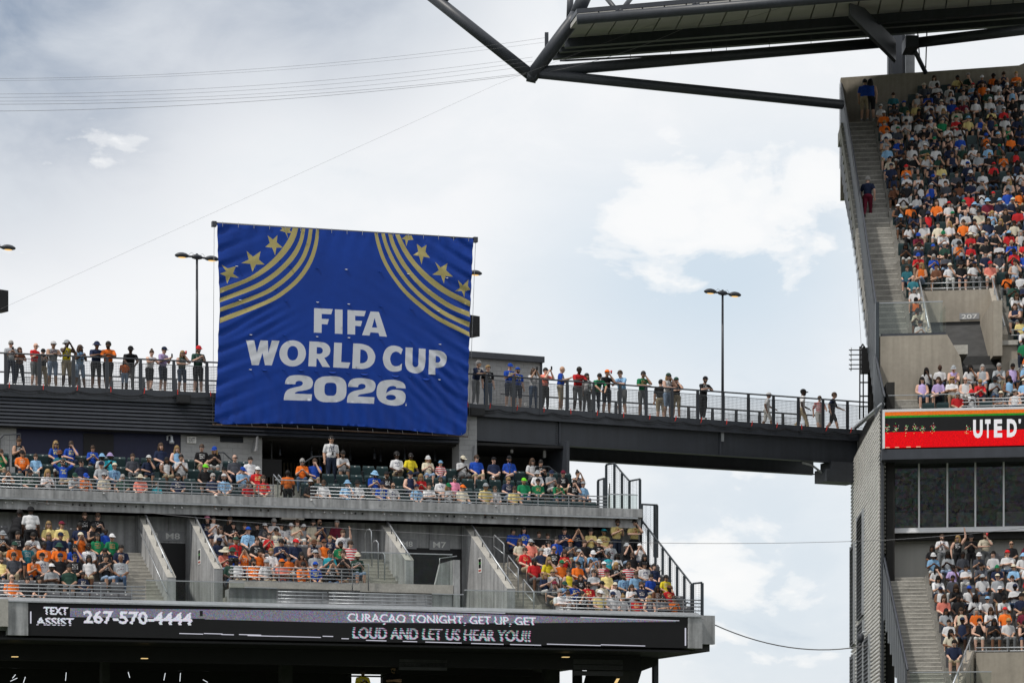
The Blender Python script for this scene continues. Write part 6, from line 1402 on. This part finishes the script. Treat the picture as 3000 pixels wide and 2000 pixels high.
# ---- standing people
def stand_at(fr, b, z, x, y, sh_, hd_, pose, fl, label, group, rot=0.0, pk=None, yscale=None):
    sk = [c for c in hd_ if c in '1234'][0]; hd2 = ''.join(c for c in hd_ if c not in '1234'); s_ = fr.s(x, b); h = fr.z(x, y, b) - z; body = STAND[pose]
    sc = max(.6, min(1.08, h / (body['head'].z + .13)))
    held = 'phone' in label or 'photograph' in label; drink = 'drink' in label
    if held or drink:
        wr = Vector((0, -.47, 1.30) if pose == 'p' else (0, -.40, 1.62)) if pose != 'f' else Vector((.06, -.26, 1.58)); p_ = fr.W(s_, b, z) + Matrix.Rotation(fr.rot + rot, 3, 'Z') @ (wr * sc)
        t = thing('phone' if held else 'drink_cup', ('dark phone held by the ' if held else 'cup held by the ') + ' '.join(label.split()[:8]), 'phone' if held else 'cup', p_, None, fr.rot + rot)
        me = simple_mesh(MB().box(-.04, .04, -.006, .006, 0, .15), 'case', black) if held else simple_mesh(MB().lathe([(0, 0), (.03, 0), (.042, .13), (.036, .13)], seg=12), 'cup_wall', M('cup_red', (.5, .03, .03), .4), True)
        o = bpy.data.objects.new(me.name, me); C.objects.link(o); o.parent = t
        me = simple_mesh(MB().box(-.034, .034, .0065, .008, .01, .14), 'display', M('phone_glass', (.03, .035, .04), .1)) if held else simple_mesh(MB().lathe([(0, 0), (.04, 0)], 0, 0, .12, 12), 'liquid', M('drink', (.2, .08, .03), .3))
        o = bpy.data.objects.new(me.name, me); C.objects.link(o); o.parent = t
    return add_person(fr.W(s_, b, z), fr.rot + rot, sh_, hd2, sk, body, fl, label, group, sc, False, pk)
G1 = 'spectators standing along the walkway railing'; G2 = 'spectators standing along the footbridge railing'
for x, y, sh_, hd_, po, fl, pk, b, rot, lab in (
    (31, 998, 'E', 'g1', 'p', 't', 'n', .42, .1, 'bearded person in pale grey shirt holding phone, leftmost on the walkway'), (57, 1017, 'F', 'lb1', 'x', 't', 'n', .5, .3, 'person with long brown hair and brown jacket, arms folded on walkway'),
    (101, 1005, 'R', 'o1', 'p', '', 'e', .42, .7, 'bald person in red shirt holding phone on the walkway'), (125, 1022, 'K', 'cK1', 'p', 't', 'h', .8, .2, 'person in black cap and khaki trousers half hidden behind red shirt'),
    (154, 1001, 'E', 'cW2', 'r', 'n', 'l', .42, .1, 'person in grey tank top and white cap leaning on walkway railing'), (195, 996, 'V', 'uE4', 'q', 'n', 'h', .42, .2, 'person in yellow tank top and grey bucket hat on the walkway'),
    (234, 1010, 'L', 'lb3', 'c', 'n', 'l', .45, .3, 'person in light blue top and denim shorts clapping on the walkway'), (281, 1002, 'N', 'uN3', 'r', '', 'k', .42, .1, 'person in navy jersey and navy bucket hat leaning on railing'),
    (317, 1002, 'O', 'k3', 'R', '', 'k', .42, -.1, 'person in bright orange jersey leaning on the walkway railing'), (379, 1018, 'K', 'cK4', 'b', 't', 'e', .8, 0, 'person in black shirt and black cap behind a child in orange'),
    (365, 1053, 'O', 'lk4', 'n', 'j', 'l', .45, 0, 'child in orange shirt and pale shorts at the walkway railing'), (438, 1026, 'W', 'tb1', 'R', 'n', 'k', .42, .4, 'person in white top and black shorts with tied brown hair on walkway'),
    (477, 1016, 'U', 'cN1', 'p', '', 'n', .42, .7, 'person in lavender shirt and navy cap looking at phone'), (533, 1027, 'D', 'ly1', 'f', 'n', 'j', .45, .3, 'person with blond hair in olive top holding red drink'),
    (580, 1013, 'D', 'cR1', 'p', '', 'k', .42, .2, 'bearded person in dark green shirt and red cap beside the banner')):
    stand_at(L, b, ZD, x, y, sh_, hd_, po, fl, lab, G1, rot, pk)
for x, y, sh_, hd_, po, fl, pk, b, rot, lab in (
    (1393, 1057, 'N', 'g2', 'r', 't', 'e', .42, .5, 'grey haired person in navy shirt and grey trousers right beside banner'), (1429, 1069, 'K', 'y1', 'n', 't', 'j', .42, 0, 'blond person in black shirt and jeans at the bridge railing'),
    (1492, 1065, 'B', 'cB1', 'p', '', 'n', .42, .1, 'taller person in royal blue shirt and blue cap on footbridge'), (1516, 1076, 'B', 'cB2', 'n', '', 'n', .5, 0, 'shorter person in royal blue shirt and blue cap on footbridge'),
    (1562, 1079, 'W', 'lb2', 'q', 't', 'j', .42, 0, 'person in white top and jeans photographing from the footbridge'), (1597, 1077, 'S', 'k1', 'q', 't', 'k', .45, .3, 'person in salmon shirt and dark trousers holding phone on footbridge'),
    (1642, 1073, 'B', 'o2', 'p', '', 'h', .45, .9, 'bald person in blue shirt and checked shorts on footbridge'), (1692, 1076, 'R', 'k4', 'r', '', 'e', .42, 0, 'person in red jersey leaning forward on the footbridge railing'),
    (1718, 1093, 'W', 'lk2', 'n', 't', 'e', .6, .2, 'person with long black hair, white top and grey trousers on footbridge'), (1746, 1097, 'G', 'k2', 'b', 't', 'n', .42, 0, 'child in green shirt and green trousers at the bridge railing'),
    (1777, 1083, 'K', 'cO1', 'f', '', 'n', .42, .1, 'person in black shirt and orange cap drinking on footbridge'), (1823, 1086, 'L', 'b1', 'r', '', 'e', .5, -1.0, 'bearded person in light blue jersey turned sideways on footbridge'),
    (1883, 1087, 'G', 'k2', 'f', '', 'e', .42, 0, 'person in bright green shirt with hand at mouth on footbridge'), (1936, 1111, 'K', 'k1', 'n', '', 'h', 1.6, 2.8, 'person in black shirt and camouflage shorts seen from behind'),
    (1956, 1093, 'W', 'cDly1', 'f', 'n', 'l', .42, .2, 'person in white tank top, green cap and denim shorts'), (1981, 1105, 'K', 'cD1', 'f', '', 'h', .42, -.4, 'bearded person in black shirt, green cap and camouflage shorts'),
    (2059, 1104, 'K', 'cK1', 'R', 't', 'k', .42, .1, 'person all in black with lanyard leaning alone on footbridge railing'), (2246, 1149, 'W', 'cW3', 'w', 'j', 'w', 2.0, 1.2, 'child in white with white cap walking on the footbridge'),
    (2347, 1135, 'W', 'cK4', 'w', 't', 'h', 2.0, 1.5, 'person in white shirt and khaki trousers walking with black cap'), (2400, 1160, 'Z', 'b1', 'w', 'j', 'w', 1.6, -.3, 'child in red striped shirt walking near the bridge end'),
    (2438, 1149, 'N', 'b1', 'w', '', 'k', 1.4, .9, 'bearded person in navy shirt walking at the end of the bridge')):
    stand_at(BR, b, ZD, x, y, sh_, hd_, po, fl, lab, G2, rot, pk)
for fr, b, z, x, y, sh_, hd_, po, fl, pk, rot, lab, gr in (
    (L, urow(3)[0], urow(3)[1], 970, 1274, 'W', 'k2', 'n', 't', 'n', .1, 'tall person in white shirt and dark trousers standing before the curtain', None),
    (L, UB - .1, UZ + .02, 843, 1377, 'O', 'k4', 'n', 't', 'k', 3.1, 'steward in orange vest seen from behind in the balcony gap', None),
    (L, mrow(5)[0], mrow(5)[1], 44, 1447, 'K', 'k4', 'b', '', 'k', 2.6, 'person in black bending over at the far left of the mezzanine', None),
    (L, mrow(5)[0], mrow(5)[1], 90, 1436, 'W', 'uK4', 'n', 't', 'k', 3.0, 'person in white shirt and black bucket hat seen from behind', None),
    (L, mrow(6)[0], mrow(6)[1], 1806, 1520, 'Y', 'b1', 'p', '', 'n', .2, 'tall person in pale yellow jersey standing at the mezzanine back wall', None),
    (L, mrow(6)[0], mrow(6)[1], 1858, 1520, 'Y', 'lk1', 'f', '', 'k', 0, 'person with long black hair in pale yellow standing by the end fence', None),
    (RS, rrow(JT)[0] - .2, ztf, 2533, 224, 'B', 'k2', 'n', '', 'h', 2.9, 'person in patterned blue shirt seen from behind at the stair top', None),
    (RS, rrow(JT)[0] - .2, ztf, 2550, 228, 'B', 'lk1', 'n', 'n', 'k', 3.3, 'person in blue top and black skirt embracing at the stair top', None),
    (RS, rrow(19)[0], rrow(19)[1] - .3, 2542, 490, 'N', 'g1', 'w', 't', 'k', 3.1, 'person in navy shirt and dark red trousers climbing the upper stairs', None)):
    o = stand_at(fr, b, z, x, y, sh_, hd_, po, fl, lab, gr, rot, pk)
    if 'dark red' in lab:
        for i in (2, 3): o.material_slots[i].material = cloth('M')
G3 = 'spectators standing in the lower right tier'
for x, y, sh_, hd_, po, fl, pk, lab in ((2760, 1564, 'W', 'b1', 'c', '', 'e', 'person in white shirt with clasped hands standing below the windows'), (2806, 1567, 'K', 'ly1', 'u', 'n', 'k', 'person in black dress raising one arm below the windows'),
    (2845, 1565, 'K', 'cK1', 'p', 't', 'k', 'person in black shirt and black cap standing below the windows'), (2887, 1559, 'C', 'b1', 'f', '', 'e', 'person in cream shirt holding a drink below the windows')):
    b, z = lrow(0); stand_at(RS, b + .1, z, x, y, sh_, hd_, po, fl, lab, G3, 0, pk)
for x, y, b, sh_, hd_, po, lab in ((1062, 1958, -8.5, 'V', 'k4', 'p', 'person in yellow shirt in the dark undercroft below the screen'), (1152, 1948, -7.5, 'K', 'k2', 'x', 'person in black shirt with folded arms in the undercroft')):
    stand_at(L, b, L.z(x, y, b) - 1.75, x, y, sh_, hd_, po, 't', lab, 'people in the dark undercroft')
# ================================================================== THE FURTHER CROWD of the grandstand: one mass
crowd_m = bpy.data.materials.new('crowd'); crowd_m.use_nodes = True
_n = crowd_m.node_tree.nodes; _p = _n['Principled BSDF']; _a = _n.new('ShaderNodeVertexColor'); _a.layer_name = 'Col'; _p.inputs['Roughness'].default_value = .8; _p.inputs['Specular IOR Level'].default_value = .2
_t = _n.new('ShaderNodeTexNoise'); _t.inputs['Scale'].default_value = 14; _r = _n.new('ShaderNodeMapRange'); _r.inputs['From Min'].default_value = .3; _r.inputs['From Max'].default_value = .7; _r.inputs['To Min'].default_value = .82; _r.inputs['To Max'].default_value = 1.15
_v = _n.new('ShaderNodeVectorMath'); _v.operation = 'SCALE'; _k = crowd_m.node_tree.links
_k.new(_t.outputs['Fac'], _r.inputs['Value']); _k.new(_a.outputs['Color'], _v.inputs[0]); _k.new(_r.outputs['Result'], _v.inputs['Scale']); _k.new(_v.outputs[0], _p.inputs['Base Color'])
crng = random.Random(23)
LOW = [seated('body', a, ln, yw, ti, wd, cr, be, target=620) for a, ln, yw, ti, wd, cr, be in (('l', .0, 10, 0, 1.0, 0, 0), ('k', .06, -18, 8, 1.1, 0, .03), ('x', .0, 4, 0, 1.05, 0, .02), ('p', .06, 0, 18, .95, 0, 0), ('k', -.02, 22, 0, .95, 0, 0), ('f', .08, 20, 4, 1.0, 0, 0), ('e', .3, -5, 22, 1.05, 0, 0), ('l', -.03, -25, 0, .92, 1, 0), ('l', .1, -8, 12, 1.08, 0, .02))]
def arr(me): return np.array([tuple(v.co) for v in me.vertices]), [tuple(p.vertices) for p in me.polygons], [p.material_index for p in me.polygons]
LOWA = [(arr(b['me']), b) for b in LOW]; HGA = {k: arr(m) for k, m in HG.items()}; GLA = arr(GLS)
CV, CF, CC = [], [], []; cn = 0
def put(A, mat, col):
    global cn
    V, Fc, lb_ = A; P_ = np.c_[V, np.ones(len(V))] @ np.array(mat).T; CV.append(P_[:, :3]); CF.extend(tuple(i + cn for i in f) for f in Fc); CC.extend(col[l] if isinstance(col, list) else col for l in lb_); cn += len(V)
SHW = 'WWWWWWWWWWWWWWWOOOOKKKKKKKKNNNNNNBBBLLRREEHHHYGDDCCSMFT'
def crowd_member(loc, rot, tone=1.0, near_left=False):
    A, b = crng.choice(LOWA); sc = crng.uniform(.87, .99); M4 = Matrix.Translation(loc) @ Matrix.Rotation(rot + crng.uniform(-.25, .25), 4, 'Z') @ Matrix.Scale(sc, 4)
    sk = SKIN[crng.choice('11112223344')]; sh_ = COL[crng.choice(SHW if not near_left else 'WWWWWWWLLNNKEBRHHUY')]; j = crng.uniform(.8, 1.1); sh_ = tuple(c * j for c in sh_); pa = PANTS[crng.choice('knnhheejwl')]; lo = pa if crng.random() < .25 else sk
    put(A, M4, [sk, sh_, pa, lo, (.5, .5, .5) if crng.random() < .6 else (.02, .02, .02), sh_ if crng.random() < .85 else sk, (.03, .02, .018)])
    Mh = M4 @ Matrix.Translation(b['head']) @ Matrix.Rotation(b['yaw'], 4, 'Z') @ Matrix.Rotation(b['tilt'], 4, 'X') @ Matrix.Scale(1.06, 4); hc = HAIR['k' if sk[0] < .2 else crng.choice('bbkkyg')]; x = crng.random()
    if x < .30: put(HGA['cap'], Mh, COL[crng.choice('WWKNBRELGC')]); put(HGA['short'], Mh @ Matrix.Scale(.95, 4), hc)
    elif x < .35: put(HGA['bucket'], Mh, COL[crng.choice('WLKCN')])
    elif x < .62: put(HGA['long'], Mh, hc)
    elif x < .96: put(HGA['short'], Mh, hc)
    if crng.random() < .4: put(GLA, Mh, (.01, .01, .012))
RSEATS = []
def fill(fr, b, z, s0, s1, occ=.94, skip=(), pale=False):
    s_ = s0 + crng.uniform(0, .1)
    while s_ < s1:
        RSEATS.append((s_, b, z))
        if crng.random() < occ and not any(a < s_ < c for a, c in skip): crowd_member(fr.W(s_ + crng.uniform(-.06, .06), b + .02 + crng.uniform(-.06, .04), z), fr.rot, 1.0, pale)
        s_ += .53
for j in range(JT + 3):
    b, z = rrow(j); e = RS.s(3025, b)
    if j < 3: fill(RS, b, z, RS.s(2706, b) if j else RS.s(2712, b), e, .95 if j else .7, (), True)
    elif j < 11:
        if j >= 6: fill(RS, b, z, AI + .28, svL - .1)
        fill(RS, b, z, svR + .7, e)
    else:
        st_ = AI + .25 + (.6 if j == 29 else 1.6 if j == 30 else 2.1 if j == 31 else .3 * (j in (15, 18)))
        fill(RS, b, z, st_, e, .93 if j < 30 else .72)
for j in range(11):
    b, z = lrow(j); e = RS.s(3025, b)
    if j == 0: fill(RS, b, z, AI + .25, RS.s(2735, b)); fill(RS, b, z, RS.s(2920, b), e)
    elif j < 8: fill(RS, b, z, AI + .25, e, .94, (), j < 4)
    else: fill(RS, b, z, AI + .22, cs_(b) - .45, 1.0)
V = np.concatenate(CV); lo = V.min(axis=0); org = Vector(((lo[0] + V[:, 0].max()) / 2, (lo[1] + V[:, 1].max()) / 2, lo[2])); V -= np.array(org)
me = bpy.data.meshes.new('crowd'); me.from_pydata(V.tolist(), [], CF); me.materials.append(crowd_m)
ca_ = me.color_attributes.new('Col', 'FLOAT_COLOR', 'CORNER'); nl = [len(f) for f in CF]
cols = np.repeat(np.c_[np.array(CC), np.ones(len(CC))], nl, axis=0).astype(np.float32); ca_.data.foreach_set('color', cols.ravel()); me.polygons.foreach_set('use_smooth', [True] * len(CF)); me.update()
o = bpy.data.objects.new('crowd', me); C.objects.link(o); o.location = org; o['kind'] = 'stuff'; o['label'] = 'dense crowd of seated spectators filling the grandstand at right'; o['category'] = 'crowd'
# ================================================================== SEATS
def seat_parts(col):
    bk = MB(); n = 6; H_ = (.36, .52, .80, .86)
    for yy in (0.0, .03):
        for i in range(n + 1):
            x = -.225 + .45 * i / n; c_ = .035 * (1 - (x / .225) ** 2)
            for k_, z in enumerate(H_): bk.v.append(((x * (1 if k_ < 3 else .9)), .22 + c_ + yy + .05 * (z - .36), z))
    w_ = (n + 1) * 4
    for i in range(n):
        for k_ in range(3):
            a = i * 4 + k_; bk.f += [(a, a + 4, a + 5, a + 1), (w_ + a + 1, w_ + a + 5, w_ + a + 4, w_ + a)]; bk.mi += [0, 0]
        a = i * 4; bk.f += [(a + 3, a + 7, w_ + a + 7, w_ + a + 3), (w_ + a, w_ + a + 4, a + 4, a)]; bk.mi += [0, 0]
    pn = MB().prism([(.16, .40), (.10, .76), (.13, .77), (.20, .42)], 's', -.21, .21)
    pl = MB().box(-.028, .028, .205, .215, .80, .835); ar = MB().box(-.25, -.225, -.08, .22, .60, .63).box(.225, .25, -.08, .22, .60, .63).box(-.25, -.225, .17, .21, .0, .60).box(.225, .25, .17, .21, .0, .60)
    return simple_mesh(bk, 'backrest', col, True), simple_mesh(pn, 'seat_pan', col), simple_mesh(pl, 'number_plate', sign_w), simple_mesh(ar, 'arm_frame', steel)
SP = {'t': seat_parts(seat_t), 'g': seat_parts(seat_g)}
SA = []                                     # seats that people sit on, and those of the grandstand
def stuff_seat(loc, rot, col): SA.append((loc, rot, col))
n_empty = 0
for sec, rows, rowfn, rng_, col, sname in (('upper balcony', range(4), urow, lambda k: [(L.s(-15, urow(k)[0]), sa0 - .25), (sa1 + .3, s_end - .3)], 't', 'upper balcony'),
        ('left block', range(7), mrow, lambda k: [(L.s(-15, mrow(k)[0]), sA1 - .25)], 'g', 'left block'), ('middle block', range(2, 7), mrow, lambda k: [(sB0 + .3, sB1 - .25)], 'g', 'middle block'), ('right block', range(7), mrow, lambda k: [(sC1 + .3, s_mr - .35)], 'g', 'right block')):
    for k in rows:
        b, z = rowfn(k); occ = sorted(occupied.get((sec, k), [])); idx = 0
        for s_ in occ: stuff_seat(L.W(s_, b, z), L.rot, col)
        for a, c in rng_(k):
            pts_ = [a - .27] + [s_ for s_ in occ if a - .3 < s_ < c + .3] + [c + .27]
            for p, q_ in zip(pts_, pts_[1:]):
                m_ = int((q_ - p) / .53 - .45)
                if sec == 'upper balcony' and k == 3 and p > L.s(780, b) and q_ < L.s(1140, b): continue
                for i in range(m_):
                    idx += 1; n_empty += 1; s_ = p + (q_ - p) * (i + 1) / (m_ + 1)
                    rn = (['front row', 'second row', 'third row', 'back row'] if sec == 'upper balcony' else ['front row', 'second row', 'third row', 'fourth row', 'fifth row', 'sixth row', 'back row'])[k if sec != 'middle block' else (k - 2 if k < 6 else 6)]
                    t = thing('folding_seat', f"empty {'dark green' if col == 't' else 'grey'} folding seat, {ORD[idx] if idx < len(ORD) else 'late'} empty one from left, {rn}, {sname}", 'seat', L.W(s_, b, z), 'empty folding seats', L.rot)
                    for me_, nm in zip(SP[col], ('backrest', 'seat_pan', 'number_plate', 'arm_frame')):
                        o = bpy.data.objects.new(nm, me_); C.objects.link(o); o.parent = t
for s_, b, z in RSEATS: stuff_seat(RS.W(s_, b, z), RS.rot, 't' if z > 14 else 'g')
SV_, SF_, SM_ = [], [], []; cn2 = 0
low_b = {c: arr(SP[c][0]) for c in 'tg'}; low_p = {c: arr(SP[c][1]) for c in 'tg'}
for loc, rot, col in SA:
    M4 = np.array(Matrix.Translation(loc) @ Matrix.Rotation(rot, 4, 'Z'))
    for A in (low_b[col], low_p[col]):
        V = np.c_[A[0], np.ones(len(A[0]))] @ M4.T; SV_.append(V[:, :3]); SF_.extend(tuple(i + cn2 for i in f) for f in A[1]); SM_ += [0 if col == 't' else 1] * len(A[1]); cn2 += len(V)
V = np.concatenate(SV_); lo = V.min(axis=0); V -= lo
me = bpy.data.meshes.new('seat_rows'); me.from_pydata(V.tolist(), [], SF_); me.materials.append(seat_t); me.materials.append(seat_g); me.polygons.foreach_set('material_index', SM_); me.update()
o = bpy.data.objects.new('seat_rows', me); C.objects.link(o); o.location = lo.tolist(); o['kind'] = 'stuff'; o['label'] = 'rows of green and grey folding seats under and behind the spectators'; o['category'] = 'seats'
print('EMPTY SEATS', n_empty, 'PERSONS', len([1 for o in C.objects if o.name.startswith('person')]), 'CROWD', len(CV))
bpy.data.scenes.remove(TMP)
